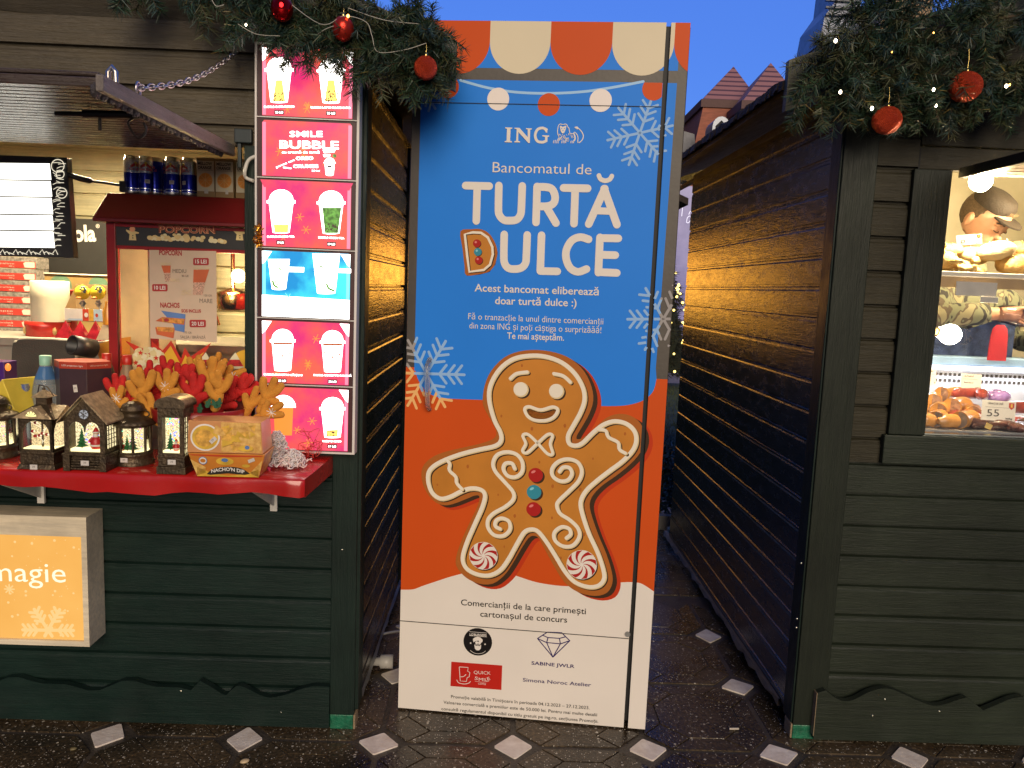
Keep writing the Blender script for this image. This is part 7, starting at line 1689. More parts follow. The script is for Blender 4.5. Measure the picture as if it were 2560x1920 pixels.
# ================================================================ INSIDE THE RIGHT STALL
def RP(u, v, y): x, z = RH.at(u, v, y); return Vector((x, y, z))
WHP = mat('white plastic', (.72, .69, .62), .35)
# shelf with breads
sy0, sy1 = .07, .34
sz = RH.at(2430, 690, sy0)[1]
t = thing('bread_shelf', 'pale lit shelf carrying loaves across the meat window', 'shelf', RH)
m = MB(); m.box(.40, 2.2, sy0, sy1, sz - .004, sz + .014, 0); m.build('board', WHP, t, bevel=.003)
a = RH.at(2400, 716, sy0); m = MB(); m.box(.40, 2.2, sy0 + .004, sy0 + .010, a[1] - .004, sz - .0045); m.build('edge_strip', mat('warm wood strip', (.55, .38, .16), .4), t)
c0, c1 = RH.at(2392, 703, sy0 - .012), RH.at(2490, 742, sy0 - .012)
m = MB(); m.box(c0[0], c1[0], sy0 - .012, sy0 - .009, c1[1], c0[1]); m.build('tag_holder', WHP, t)
c0, c1 = RH.at(2452, 741, sy0 - .02), RH.at(2494, 758, sy0 - .02)
m = MB(); m.box(c0[0], c1[0], sy0 - .022, sy0 - .018, c1[1], c0[1]); m.build('clip', WHP, t, bevel=.001)
BRD = mat('golden bread crust', (.55, .30, .07), .6, var=.3, vs=28, bump=.5, bs=70, col2=(.80, .60, .28)); BRP = mat('floured bread', (.78, .62, .34), .7, var=.12, vs=30, bump=.5, bs=60); BRS = mat('crackling slices', (.62, .36, .10), .5, var=.5, vs=50, bump=.8, bs=90, col2=(.82, .66, .32))
top = sz + .0145
for u, v, y, rx, ry, rz, mt, rot, l in ((2490, 627, .20, .070, .05, .036, BRP, -.22, 'pale floured oval loaf lying on top of the other breads'), (2536, 668, .20, .066, .06, .042, BRD, .0, 'large round golden loaf at right end of shelf'), (2362, 652, .22, .045, .05, .036, BRD, .2, 'orange golden loaf behind window casing on shelf'), (2555, 625, .26, .055, .05, .03, BRD, .25, 'darker loaf behind the pale oval one'), (2600, 680, .2, .06, .05, .036, BRD, 0, 'loaf past the right picture edge'), (2372, 628, .27, .050, .05, .030, BRD, -.1, 'golden loaf just below the upper price card'), (2432, 640, .28, .060, .05, .034, BRP, .1, 'floured loaf behind the crackling pile'), (2525, 640, .29, .062, .05, .034, BRD, -.15, 'golden loaf in the back row at right')):
    p = RP(u, v, y); p.z = max(p.z, top + rz * .9)
    m = MB(); m.ball((0, 0, 0), rx, ry, rz, n=24, noise=.05, seed=u); 
    for k in range(3): m.tube([((k - 1) * rx * .45 - .008, -ry * .75, rz * .62), ((k - 1) * rx * .45 + .006, -ry * .2, rz * .98)], .0025, 5)
    mesh_thing(m, 'bread_loaf', mt, l, 'bread', RH, tuple(p), rot=(0, rot, 0), group='breads on the lit shelf')
q = random.Random(9)
for k in range(16):
    p = RP(2385 + 62 * q.random(), 682 - 36 * q.random(), .14 + .10 * q.random()); p.z = max(p.z, top + .012)
    m = MB(); m.ball((0, 0, 0), .017 + .012 * q.random(), .014, .010, n=10, noise=.35, seed=k)
    mesh_thing(m, 'pork_scratching', BRS, 'crisp golden crackling piece in the pile left of the floured loaf', 'crackling', RH, tuple(p), rot=(q.uniform(-.6, .6), q.uniform(-.6, .6), q.random() * 3), group='crackling pieces piled on the shelf')
def card(u0, v0, u1, v1, y, label, lines, tilt=0.0, badge=True, num=None):
    p = RP((u0 + u1) / 2, v1, y); w = abs(RH.at(u1, v1, y)[0] - RH.at(u0, v1, y)[0]); h_ = abs(RH.at(u0, v0, y)[1] - RH.at(u0, v1, y)[1])
    t = thing('price_card', label, 'price card', RH, tuple(p), rot=(-.1, tilt, 0), group='paper price cards in the meat window')
    m = MB(); m.box(-w / 2, w / 2, 0, .0012, 0, h_); m.build('card', mat('white card stock', (.80, .77, .70), .5, var=.02), t)
    m = MB()
    for i, s in enumerate(lines): text(m, s, (-w * .34, h_ * (.80 - .4 * i)), (w * .12, h_ * (.80 - .4 * i)), -.0006, 0, cap=h_ * .09, bold=.02)
    m.stroke([(-w * .40, h_ * .66), (w * .30, h_ * .66)], .0008, -.0006, 0)
    if num: text(m, num, (-w * .34, h_ * .20), (-w * .34 + w * .36 * len(num) / 2, h_ * .22), -.0006, 0, cap=h_ * .34)
    text(m, 'lei/kg', (w * .22, h_ * .10), (w * .42, h_ * .10), -.0006, 0, cap=h_ * .08, bold=.03)
    m.build('writing', N_BK, t)
    if badge:
        m = MB(); C = (w * .37, h_ * .80); m.flat([(C[0] - w * .08, C[1] + h_ * .12), (C[0] + w * .08, C[1] + h_ * .12), (C[0] + w * .08, C[1] - h_ * .10), (C[0], C[1] - h_ * .22), (C[0] - w * .08, C[1] - h_ * .10)], -.0006, 0); m.flat([(C[0] - w * .03, C[1] + h_ * .06), (C[0] + w * .02, C[1] + h_ * .08), (C[0] + w * .03, C[1] - h_ * .1), (C[0] - w * .03, C[1] - h_ * .1)], -.0012, 1); m.build('badge', [mat('badge red', (.5, .04, .02), .4), mat('badge gold', (.75, .5, .08), .4)], t)
card(2392, 586, 2456, 612, .10, 'paper price card in front of the loaves', ['Jumări de porc'], -.12, True, '0')
# hanging bulbs
G_BULB = glow('opal bulb', (1, .93, .74), 22); M_BRASS = mat('brass socket', (.5, .35, .12), .3, 1.0)
def bulb(u, v, y, r_, label, energy, sock):
    p = RP(u, v, y); t = thing('light_bulb', label, 'light bulb', RH, tuple(p), rot=sock, group='opal bulbs in the right stall')
    m = MB(); m.ball((0, 0, 0), r_, n=24); m.lathe([(r_ * .82, r_ * .55), (r_ * .55, r_ * 1.0), (r_ * .48, r_ * 1.25)], n=20); m.build('glass_globe', G_BULB, t)
    m = MB(); m.lathe([(r_ * .46, r_ * 1.2), (r_ * .46, r_ * 1.7), (r_ * .6, r_ * 1.75), (r_ * .6, r_ * 2.2), (r_ * .2, r_ * 2.3)], n=18); m.build('socket', M_BRASS, t)
    l = bpy.data.lights.new('bulb_light', 'POINT'); l.energy = energy; l.color = (1, .77, .44); l.shadow_soft_size = r_; lo = bpy.data.objects.new('bulb_light', l); COL.objects.link(lo); lo.parent = t; lo.location = (0, -r_ * .2, -r_ * 1.35)
bulb(2452, 452, .10, .038, 'bright opal bulb hanging below the hatch in front of the cap', 34, (0, -.35, 0))
bulb(2375, 836, .10, .037, 'opal bulb on brass socket beside the window casing', 11, (0, -PI / 2 + .15, 0))
bulb(2760, 470, .35, .036, 'opal bulb further inside, past the right picture edge', 55, (0, 0, 0))
# refrigerated counter
gy = .52
t = thing('display_fridge', 'refrigerated meat counter with pale blue top and slotted grille', 'display fridge', RH)
z1, z0 = RH.at(2450, 894, gy)[1], RH.at(2450, 915, gy)[1]
m = MB(); m.box(.06, 2.6, gy, gy + .12, z0, z1); m.build('blue_top', mat('pale blue plastic', (.30, .48, .72), .3), t, bevel=.004)
m = MB(); m.box(.06, 2.6, gy - .006, gy - .001, z0 - .022, z0 - .001); m.build('lit_strip', glow('fridge tube', (.92, .95, 1), 2.6), t)
m = MB(); m.box(.06, 2.6, gy + .002, gy + .02, 1.12, z0 - .002, 0)
gz0, gz1 = RH.at(2450, 960, gy)[1], RH.at(2450, 930, gy)[1]
for j in range(2):
    for k in range(60):
        x = .36 + k * .0195; z = gz0 + .004 + j * (gz1 - gz0) * .5; m.box(x, x + .0115, gy + .0005, gy + .0015, z, z + .012, 1)
m.build('slotted_back', [mat('grey blue enamel', (.42, .44, .50), .35), mat('slot dark', (.03, .025, .02), .6)], t)
m = MB(); m.box(.06, 2.6, .06, gy, 1.10, 1.155); m.box(.06, 2.6, .06, gy + .14, .2, 1.099); m.build('tray', mat('steel tray', (.6, .6, .6), .3, .8), t)
l = bpy.data.lights.new('fridge_tube_light', 'AREA'); l.shape = 'RECTANGLE'; l.size = 1.2; l.size_y = .03; l.energy = 3.5; l.color = (.95, .95, 1); lo = bpy.data.objects.new('fridge_tube_light', l); COL.objects.link(lo); lo.parent = t; lo.location = (1.0, gy - .02, z0 - .03); lo.rotation_euler = (-.5, 0, 0)
# meats
S_TAN = mat('smoked sausage skin', (.52, .24, .055), .32, var=.35, vs=14, coat=.3); S_CUT = mat('liver sausage cut', (.30, .17, .11), .55, var=.4, vs=60, bump=.4, bs=120); S_RED = mat('red salami skin', (.30, .045, .03), .32, var=.4, vs=26, coat=.35); S_DRK = mat('dark dried sausage', (.075, .028, .02), .35, var=.5, vs=30, coat=.3); S_CT2 = mat('grey liver cut', (.26, .20, .17), .55, var=.3, vs=60)
def saus(u, v, y, L_, r_, rz, mt, cut, label, tilt=0.0, grp='sausages heaped in the meat window'):
    p = RP(u, v, y); p.z = max(p.z, 1.156 + r_)
    t = thing('sausage', label, 'sausage', RH, tuple(p), rot=(0, tilt, rz), group=grp)
    m = MB(); n = 12; P = [(-L_ / 2 + L_ * i / n, .012 * math.sin(PI * i / n), 0) for i in range(n + 1)]
    R_ = [r_ * (1 if cut and i == 0 else min(1, .35 + 1.2 * math.sin(PI * min(1, max(.0, i / n))))) for i in range(n + 1)]
    if cut: R_ = [r_ * min(1, .3 + 2.6 * (1 - i / n)) for i in range(n + 1)]
    m.tube(P, R_, 16, caps=True); m.build('casing', mt, t)
    if cut:
        m = MB(); m.M = Matrix.Translation((-L_ / 2 - .0012, 0, 0)) @ Matrix.Rotation(PI / 2, 4, 'Z'); m.ell(0, 0, r_ * .93, r_ * .93, 0, 0, 20); m.M = None
        m.build('cut_face', cut, t)
q = random.Random(3)
for i, a in enumerate(((2340, 1000, .30, .12, .030, .9, S_TAN, S_CUT, 'cut pale sausage upper left beside casing'), (2355, 1025, .22, .10, .030, .8, S_TAN, S_CUT, 'cut brown sausage below the upper left one'), (2405, 1015, .26, .16, .034, .6, S_TAN, S_CUT, 'thick golden sausage with brown cut face'), (2352, 1060, .14, .11, .030, .7, S_TAN, S_CT2, 'golden sausage with grey cut face near sill'), (2425, 1060, .13, .14, .032, .5, S_TAN, S_CT2, 'large golden sausage with wide grey cut at front'), (2380, 1085, .10, .13, .026, .2, S_TAN, None, 'uncut golden sausage on sill'), (2325, 1083, .11, .10, .026, .1, S_TAN, None, 'golden sausage end at lower left window corner'), (2385, 985, .36, .14, .030, .4, S_TAN, S_CUT, 'cut golden sausage at the back by the grille'), (2440, 1030, .22, .13, .028, .9, S_TAN, S_CUT, 'golden sausage with round cut left of the big price card'), (2410, 1045, .20, .12, .028, .3, S_RED, None, 'reddish smoked sausage between the two cut golden ones'), (2330, 1030, .28, .11, .028, .5, S_TAN, None, 'plain smoked sausage against the casing'), (2510, 1068, .13, .13, .022, .2, S_RED, None, 'mottled red sausage right under the card edge'))):
    saus(*a)
for i, a in enumerate(((2420, 985, .34, .16, .022, .3, S_RED, None, 'red salami lying across the back of pile'), (2462, 985, .33, .13, .024, 1.0, S_RED, None, 'red salami leaning at back centre'), (2460, 1040, .16, .14, .020, .4, S_RED, None, 'red salami under the price card'), (2470, 1075, .12, .12, .018, -.5, S_RED, None, 'small red sausage at the sill'), (2545, 1020, .30, .16, .026, .3, S_RED, None, 'mottled red salami right of price card'), (2530, 1055, .16, .16, .020, -.2, S_RED, None, 'thin red sausage below the price card'))):
    saus(*a)
for k in range(13):
    saus(2440 + q.random() * 125, 1076 + q.random() * 16, .09 + .05 * q.random(), .09 + .05 * q.random(), .013 + .006 * q.random(), q.uniform(-.8, .8), S_DRK, None, 'thin dark dried sausage in heap along the sill', q.uniform(-.2, .2), 'dark dried sausages along the sill')
p = RP(2495, 990, .33); m = MB(); m.ball((0, 0, 0), .05, .03, .026, n=18, noise=.12, seed=3); mesh_thing(m, 'wrapped_meat', mat('violet film', (.42, .26, .62), .15, var=.4, vs=16, coat=.5), 'meat wrapped in violet film behind the price card', 'wrapped meat', RH, tuple(p))
for u, v, l, rt in ((2472, 1066, 'small yellow paper label on the sausages', .4), (2548, 1080, 'slim yellow paper label at right on the dark sausages', -.6)):
    p = RP(u, v, .075); m = MB(); m.box(-.012, .012, 0, .0012, -.010, .010); mesh_thing(m, 'paper_label', mat('yellow paper label', (.70, .50, .15), .5), l, 'label', RH, tuple(p), rot=(0, rt, 0))
card(2452, 1002, 2537, 1052, .10, 'white price card with handwritten number in front of salami', ['CÂRNAȚI DE CASĂ'], .03, True, '55')
card(2400, 935, 2452, 974, .44, 'white price card standing at the slotted grille', ['SLĂNINĂ', 'lei/kg'], .03, False)
card(2322, 922, 2340, 962, .40, 'white price card half hidden by the window casing', ['CAȘ'], -.05, False)
# --- the vendor
SKIN = mat('skin', (.52, .27, .16), .5, var=.06, vs=20); CAMO = None
def camo_mat():
    m = bpy.data.materials.new('camouflage cloth'); m.use_nodes = True; t = m.node_tree; N = t.nodes; b = N['Principled BSDF']; b.inputs['Roughness'].default_value = .85
    tc = N.new('ShaderNodeTexCoord'); mp = N.new('ShaderNodeMapping'); mp.inputs['Scale'].default_value = (1.8, 1, .8); n = N.new('ShaderNodeTexNoise'); n.inputs['Scale'].default_value = 11; n.inputs['Detail'].default_value = 1.5; n.inputs['Distortion'].default_value = 1.2
    r = N.new('ShaderNodeValToRGB'); r.color_ramp.interpolation = 'CONSTANT'; e = r.color_ramp.elements; e[0].position = 0; e[0].color = (.03, .028, .022, 1); e[1].position = .42; e[1].color = (.17, .18, .11, 1)
    for p_, c in ((.55, (.09, .07, .045, 1)), (.62, (.26, .24, .14, 1))): x = e.new(p_); x.color = c
    t.links.new(tc.outputs['Object'], mp.inputs[0]); t.links.new(mp.outputs[0], n.inputs['Vector']); t.links.new(n.outputs[0], r.inputs[0]); t.links.new(r.outputs[0], b.inputs['Base Color']); return m
CAMO = camo_mat()
def skin_obj(name, J, E_, mt, parent, sub=2):
    me = bpy.data.meshes.new(name); me.from_pydata([j[0] for j in J], E_, []); me.materials.append(mt)
    o = bpy.data.objects.new(name, me); COL.objects.link(o); o.parent = parent
    mod = o.modifiers.new('skin', 'SKIN'); mod.use_smooth_shade = True
    if not me.skin_vertices: me.attributes
    for i, j in enumerate(J):
        sv = me.skin_vertices[0].data[i]; r_ = j[1]; sv.radius = (r_, r_) if not isinstance(r_, tuple) else r_; sv.use_root = (i == 0)
    s_ = o.modifiers.new('sub', 'SUBSURF'); s_.levels = sub; s_.render_levels = sub
    return o
hd = RP(2458, 548, .74)
VP = thing('person', 'man in camouflage jacket and dark cap bending over the meat counter', 'person', RH, (hd.x, hd.y, 0))
hz_ = hd.z
J = [((-.12, .08, 1.06), .10), ((-.11, .07, 1.26), .10), ((-.09, .05, 1.46), .10), ((-.06, .03, 1.64), .085), ((-.03, .015, hz_ - .18), .05), ((-.012, .0, hz_ - .10), .055),
     ((-.005, -.005, hz_ - .055), .068), ((.0, .0, hz_ + .01), .078), ((.0, .01, hz_ + .06), .066),
     ((-.26, .03, 1.62), .05), ((-.33, -.03, 1.50), .042), ((-.13, -.16, 1.565), .034), ((.0, -.19, 1.575), .028), ((.045, -.195, 1.572), .034),
     ((.15, .03, 1.62), .05), ((.23, .02, 1.46), .042), ((.22, -.14, 1.47), .032), ((.15, -.20, 1.50), .028),
     ((-.2, .09, .92), .085), ((-.2, .08, .54), .062), ((-.2, .09, .24), .042), ((-.04, .09, .92), .085), ((-.04, .08, .54), .062), ((-.04, .09, .24), .042)]
E_ = [(0, 1), (1, 2), (2, 3), (3, 4), (4, 5), (5, 6), (6, 7), (7, 8), (3, 9), (9, 10), (10, 11), (11, 12), (12, 13), (3, 14), (14, 15), (15, 16), (16, 17), (0, 18), (18, 19), (19, 20), (0, 21), (21, 22), (22, 23)]
# five fingers of the visible hand
fb = len(J); hand = Vector((.045, -.195, 1.572))
for k, (dx, dy, dz, l) in enumerate(((.030, -.012, .026, .050), (.034, -.006, .012, .062), (.036, -.002, -.002, .066), (.034, .002, -.014, .060), (.028, .004, -.026, .048))):
    p1 = hand + Vector((dx, dy, dz)); p2 = p1 + Vector((l * .5, -.006, -.006 - (.004 if k else -.012))); p3 = p2 + Vector((l * .4, .0, -.018))
    J += [(tuple(p1), .0105), (tuple(p2), .0092), (tuple(p3), .0078)]; b_ = fb + 3 * k; E_ += [(13, b_), (b_, b_ + 1), (b_ + 1, b_ + 2)]
skin_obj('body', J, E_, SKIN, VP)
# face: turned right and bent down
F = Matrix.Translation((.0, -.01, hz_)) @ Euler((.62, 0, .50)).to_matrix().to_4x4()
m = MB(); m.M = F
m.ball((0, .0, .012), .086, .098, .105, n=26); m.ball((0, -.040, -.055), .058, .058, .062, n=20)
m.M = F; m.hexa([(-.014, -.104, -.035), (.014, -.104, -.035), (.012, -.085, -.03), (-.012, -.085, -.03), (-.005, -.094, .012), (.005, -.094, .012), (.004, -.08, .012), (-.004, -.08, .012)]); m.ball((0, -.107, -.030), .012, .012, .011, n=12)
m.ball((0, -.095, -.062), .022, .010, .006, n=12)
for s_ in (-1, 1): m.ball((s_ * .034, -.083, -.002), .017, .012, .011, n=12); m.ball((s_ * .036, -.086, .022), .026, .014, .008, n=12)
m.M = None; fo = m.build('face', SKIN, VP)
rm = fo.modifiers.new('blend', 'REMESH'); rm.mode = 'VOXEL'; rm.voxel_size = .004; rm.use_smooth_shade = True; sm_ = fo.modifiers.new('soft', 'SMOOTH'); sm_.iterations = 4; sm_.factor = .5
for s_ in (-1, 1):
    m = MB(); m.M = F; m.ball((s_ * .086, .012, -.012), .010, .020, .032, n=14); m.ball((s_ * .094, .010, -.012), .006, .012, .020, n=10); m.M = None; m.build('ear', SKIN, VP)
    m = MB(); m.M = F; m.tube(cr([(s_ * .016, -.099, .026), (s_ * .034, -.098, .034), (s_ * .056, -.085, .026)], n=4), .0045, 6); m.M = None; m.build('eyebrow', mat('dark hair', (.035, .022, .015), .7), VP)
    m = MB(); m.M = F; m.tube(cr([(s_ * .020, -.0965, -.004), (s_ * .034, -.0985, -.008), (s_ * .050, -.089, -.003)], n=4), .0022, 6); m.M = None; m.build('eyelid', mat('eyelash line', (.08, .04, .03), .7), VP)
m = MB(); m.M = F; m.ball((0, .018, .022), .0905, .098, .100, n=26)
hm = MB(); keep = [i for i, f in enumerate(m.f) if (lambda p: (p.y > -.045 + .0) and p.z > -.055 + p.y * -.3)(F.inverted() @ (sum((Vector(m.v[j]) for j in m.f[i]), Vector()) / len(m.f[i])))]
hm.v = m.v; hm.f = [m.f[i] for i in keep]; hm.mi = [0] * len(keep); hm.sm = [True] * len(keep); hm.build('hair', mat('short brown hair', (.10, .065, .035), .8, var=.3, vs=120, bump=.8, bs=300), VP)
m = MB(); m.M = F @ Matrix.Rotation(.08, 4, 'X'); m.lathe([(.090, .056), (.092, .064), (.089, .092), (.074, .114), (.042, .124), (0, .126)], (0, .012, 0), 28)
P = [(.078 * math.sin(a), -.06 - .085 * math.cos(a) ** .8) for a in [(-1 + 2 * k / 10) * PI / 2 * .98 for k in range(11)]]
m.prismz([(x, y) for x, y in P], .048, .055); m.M = None; m.build('cap', mat('dark brown cap', (.028, .02, .014), .75, bump=.4, bs=150), VP)
m = MB(); m.M = F @ Matrix.Rotation(.08, 4, 'X'); text(m, 'Hunter', (-.030, .078), (.034, .078), -.088, 0, cap=.014); m.M = None; m.build('cap_lettering', mat('tan thread', (.30, .19, .09), .7), VP)
JJ = [((-.12, .09, 1.08), .15), ((-.11, .08, 1.26), .155), ((-.09, .06, 1.46), .16), ((-.065, .04, 1.62), .14), ((-.045, .03, 1.72), .10), ((-.03, .02, hz_ - .13), .085),
      ((-.27, .03, 1.62), .085), ((-.345, -.03, 1.50), .070), ((-.14, -.155, 1.566), .056), ((-.03, -.185, 1.574), .048), ((.16, .03, 1.62), .085), ((.245, .02, 1.46), .068), ((.23, -.13, 1.47), .052), ((.17, -.185, 1.495), .044)]
skin_obj('jacket', JJ, [(0, 1), (1, 2), (2, 3), (3, 4), (4, 5), (3, 6), (6, 7), (7, 8), (8, 9), (3, 10), (10, 11), (11, 12), (12, 13)], CAMO, VP)
skin_obj('trousers', [((-.12, .085, 1.02), .145), ((-.205, .09, .88), .10), ((-.205, .08, .52), .078), ((-.205, .09, .24), .06), ((-.035, .09, .88), .10), ((-.035, .08, .52), .078), ((-.035, .09, .24), .06)], [(0, 1), (1, 2), (2, 3), (0, 4), (4, 5), (5, 6)], mat('dark denim', (.022, .032, .07), .85, var=.4, vs=60, bump=.4, bs=200), VP)
for x in (-.205, -.035):
    m = MB(); m.ball((x, .03, .205), .045, .11, .042, n=14); m.build('shoe', N_BK, VP)
m = MB()
ap = [(-.27, 1.36), (.03, 1.39), (.09, 1.30), (.10, .75), (-.34, .75), (-.33, 1.25)]
n_ = 12; vs = []
for i in range(n_ + 1):
    for k in range(2):
        x = -.33 + .44 * i / n_; vs.append((x, -.150 + .05 * abs(i / n_ - .5) + .008 * math.sin(i * 1.9), .75 if k == 0 else 1.525 + .02 * math.sin(i * .8)))
m.add(vs, [(2 * i, 2 * i + 2, 2 * i + 3, 2 * i + 1) for i in range(n_)], 0, True); m.build('apron', mat('blue denim apron', (.035, .055, .13), .85, var=.4, vs=40, bump=.5, bs=160), VP)
p = RP(2498, 840, .46)
t = thing('red_cloth', 'red cloth hanging below the gloved hand of the vendor', 'cloth', RH, (p.x, p.y, p.z)); m = MB()
rows = [(.045, .016), (.030, .030), (.0, .036), (-.04, .038), (-.10, .040)]
m.lathe([(b, a) for a, b in reversed(rows)], n=14); m.v = [(x, yv * .35, z) for x, yv, z in m.v]; m.build('cloth', mat('red cotton', (.45, .02, .035), .8, bump=.3, bs=200), t)
m = MB(); c = Vector((.05, -.2, 1.40)); 
skin_obj('glove', [((-.02, -.19, 1.575), .040), ((.015, -.193, 1.574), .040), ((.045, -.195, 1.572), .045), ((.078, -.20, 1.562), .045), ((.115, -.20, 1.545), .034)], [(0, 1), (1, 2), (2, 3), (3, 4)], glass('thin glove film', (.93, .9, .92), .12, .3), VP)

# ================================================================ BEHIND THE STALLS
# amber lit stall further back in the square: its light glints along the side boards
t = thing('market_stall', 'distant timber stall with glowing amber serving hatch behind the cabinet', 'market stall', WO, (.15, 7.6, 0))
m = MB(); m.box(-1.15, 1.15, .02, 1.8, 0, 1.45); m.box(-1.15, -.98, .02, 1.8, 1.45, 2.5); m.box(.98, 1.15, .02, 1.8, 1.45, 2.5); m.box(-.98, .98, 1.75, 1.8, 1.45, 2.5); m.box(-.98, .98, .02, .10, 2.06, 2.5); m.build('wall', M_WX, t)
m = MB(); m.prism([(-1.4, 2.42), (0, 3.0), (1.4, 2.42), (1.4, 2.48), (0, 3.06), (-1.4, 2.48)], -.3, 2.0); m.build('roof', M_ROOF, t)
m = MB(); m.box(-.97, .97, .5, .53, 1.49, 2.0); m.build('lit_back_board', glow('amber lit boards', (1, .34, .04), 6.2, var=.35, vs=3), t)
m = MB(); m.box(-1.0, 1.0, -.25, .019, 1.44, 1.48); m.build('counter', M_RAW, t)
# conical tree with lights
def conifer():
    ax, az = WO.at(1652, 540, 13.5); t = thing('christmas_tree', 'dark conical christmas tree covered in yellow white lights behind cabinet edge', 'christmas tree', WO, (ax, 13.5, 0)); H = az; m = MB(); q = random.Random(6)
    m.lathe([(.24 * (H - .3), .3), (.10, H - .45), (0, H - .2)], n=14, m=0)
    for k in range(2200):
        h_ = .25 + (H - .25) * (1 - q.random() ** .55); R_ = .30 * (H - h_) + .03; a = q.random() * 6.283; r_ = R_ * (.55 + .45 * q.random())
        c = Vector((r_ * math.cos(a), r_ * math.sin(a), h_)); d = Vector((math.cos(a), math.sin(a), -.35 + q.uniform(-.3, .3))).normalized()
        for j in range(5):
            e = (d + Vector((q.gauss(0, .5), q.gauss(0, .5), q.gauss(0, .5)))).normalized() * q.uniform(.06, .13); s_ = e.orthogonal().normalized() * .008
            m.add([c - s_, c + s_, c + e], [(0, 1, 2)], 0 if q.random() < .6 else 1)
    m.build('crown', [mat('spruce needle dark', (.012, .016, .006), .95), mat('spruce needle brown', (.028, .024, .008), .95)], t); MB().lathe([(.07, 0), (.05, H * .6), (.01, H - .05)], n=8).build('trunk', NE[3], t)
    g = glow('tree lamp', (1, .72, .18), 4)
    for k in range(96):
        h_ = .3 + (H - .35) * (1 - q.random() ** .6); R_ = .30 * (H - h_) + .03; a = -PI / 2 + q.uniform(-1.9, 1.9)
        MB().ball((R_ * 1.02 * math.cos(a), R_ * 1.02 * math.sin(a), h_), .016 + .008 * q.random(), n=6).build('bulb', g, t)
conifer()
# hedge, lawn
m = MB(); q = random.Random(12)
for k in range(2600):
    c = Vector((q.uniform(.85, 1.75), 5.25 + .45 * q.random(), .03 + .50 * q.random() ** .8)); e = Vector((q.gauss(0, 1), q.gauss(0, 1), q.gauss(0, 1))).normalized() * .028; s_ = e.orthogonal().normalized() * .012
    m.add([c - e, c + s_, c + e, c - s_], [(0, 1, 2, 3)], q.randrange(2))
t = thing('hedge', 'low dark leafy hedge at the far end of the passage', 'hedge', WO); m.build('foliage', [mat('hedge leaf', (.015, .03, .014), .4, var=.4), mat('hedge leaf pale', (.03, .045, .022), .4)], t)
m = MB()
for k in range(9): m.tube([(.9 + .1 * k, 5.45, 0), (.92 + .1 * k, 5.5, .4)], .008, 5)
m.build('stems', NE[3], t)
m = MB(); m.box(.8, 1.9, 5.16, 5.22, 0, .10); mesh_thing(m, 'kerb', mat('kerb stone', (.22, .20, .17), .7, bump=.3), 'low pale stone kerb in front of hedge', 'kerb', WO)
m = MB(); m.add([(-3, 6.0, .006), (9, 6.0, .006), (9, 14, .006), (-3, 14, .006)], [(0, 1, 2, 3)], 0)
for k in range(9000):
    x, y = q.uniform(.9, 3.0), q.uniform(6.0, 13.5); a = q.random() * 6.28; h_ = q.uniform(.03, .07)
    m.add([(x, y, .006), (x + .008 * math.cos(a), y + .008 * math.sin(a), .006), (x + q.uniform(-.02, .02), y + q.uniform(-.02, .02), h_)], [(0, 1, 2)], 1)
o = m.build('lawn', [mat('lawn soil green', (.05, .065, .025), .9, var=.4, vs=3), mat('grass blade', (.075, .095, .03), .7, var=.4)]); tag(o, 'short dull green lawn beyond the hedge', 'lawn', kind='stuff')
# thatched kiosk with violet banner
ky_ = 17.0
t = thing('banner_kiosk', 'pale violet banner stand under straw thatch seen in gap beside cabinet', 'kiosk', WO)
a, b = WO.at(1640, 462, ky_), WO.at(1775, 700, ky_)
m = MB(); m.box(a[0], b[0], ky_, ky_ + .3, 0, a[1]); m.build('banner', glow('lit violet banner', (.16, .14, .46), .62, var=.15, vs=1.2, col2=(.40, .33, .66)), t)
m = MB(); 
for pts in ([(1722, 536), (1726, 528), (1732, 530), (1728, 536)], [(1716, 556), (1718, 545), (1724, 540), (1727, 548), (1721, 557), (1716, 556)], [(1728, 552), (1731, 546), (1732, 555)], [(1704, 540), (1706, 515), (1702, 500)]): m.stroke(cr([WO.at(u, v, ky_) for u, v in pts], n=3), .018, ky_ - .01, 0)
m.build('banner_script', glow('lit pale script', (.8, .75, .95), 1.0), t)
c0 = WO.at(1690, 430, ky_); m = MB()
for k in range(420):
    x = q.uniform(a[0] - .1, WO.at(1752, 430, ky_)[0]); z = c0[1] + q.uniform(-.12, .14); m.add([(x, ky_ - .1, z), (x + .02, ky_ - .1, z), (x + q.uniform(-.15, .15), ky_ - .3, z - q.uniform(.05, .2))], [(0, 1, 2)], 0)
m.box(a[0] - .2, b[0] + .2, ky_ - .05, ky_ + .6, a[1] + .12, c0[1] + .16); m.build('thatch', mat('yellow straw', (.34, .24, .05), .8, var=.5, vs=30), t)
z_ = WO.at(1712, 457, ky_)[1]; m = MB(); m.box(a[0] - .2, b[0] + .2, ky_ - .09, ky_ - .02, z_ - .035, z_ + .035); m.build('beam', M_BLK, t)
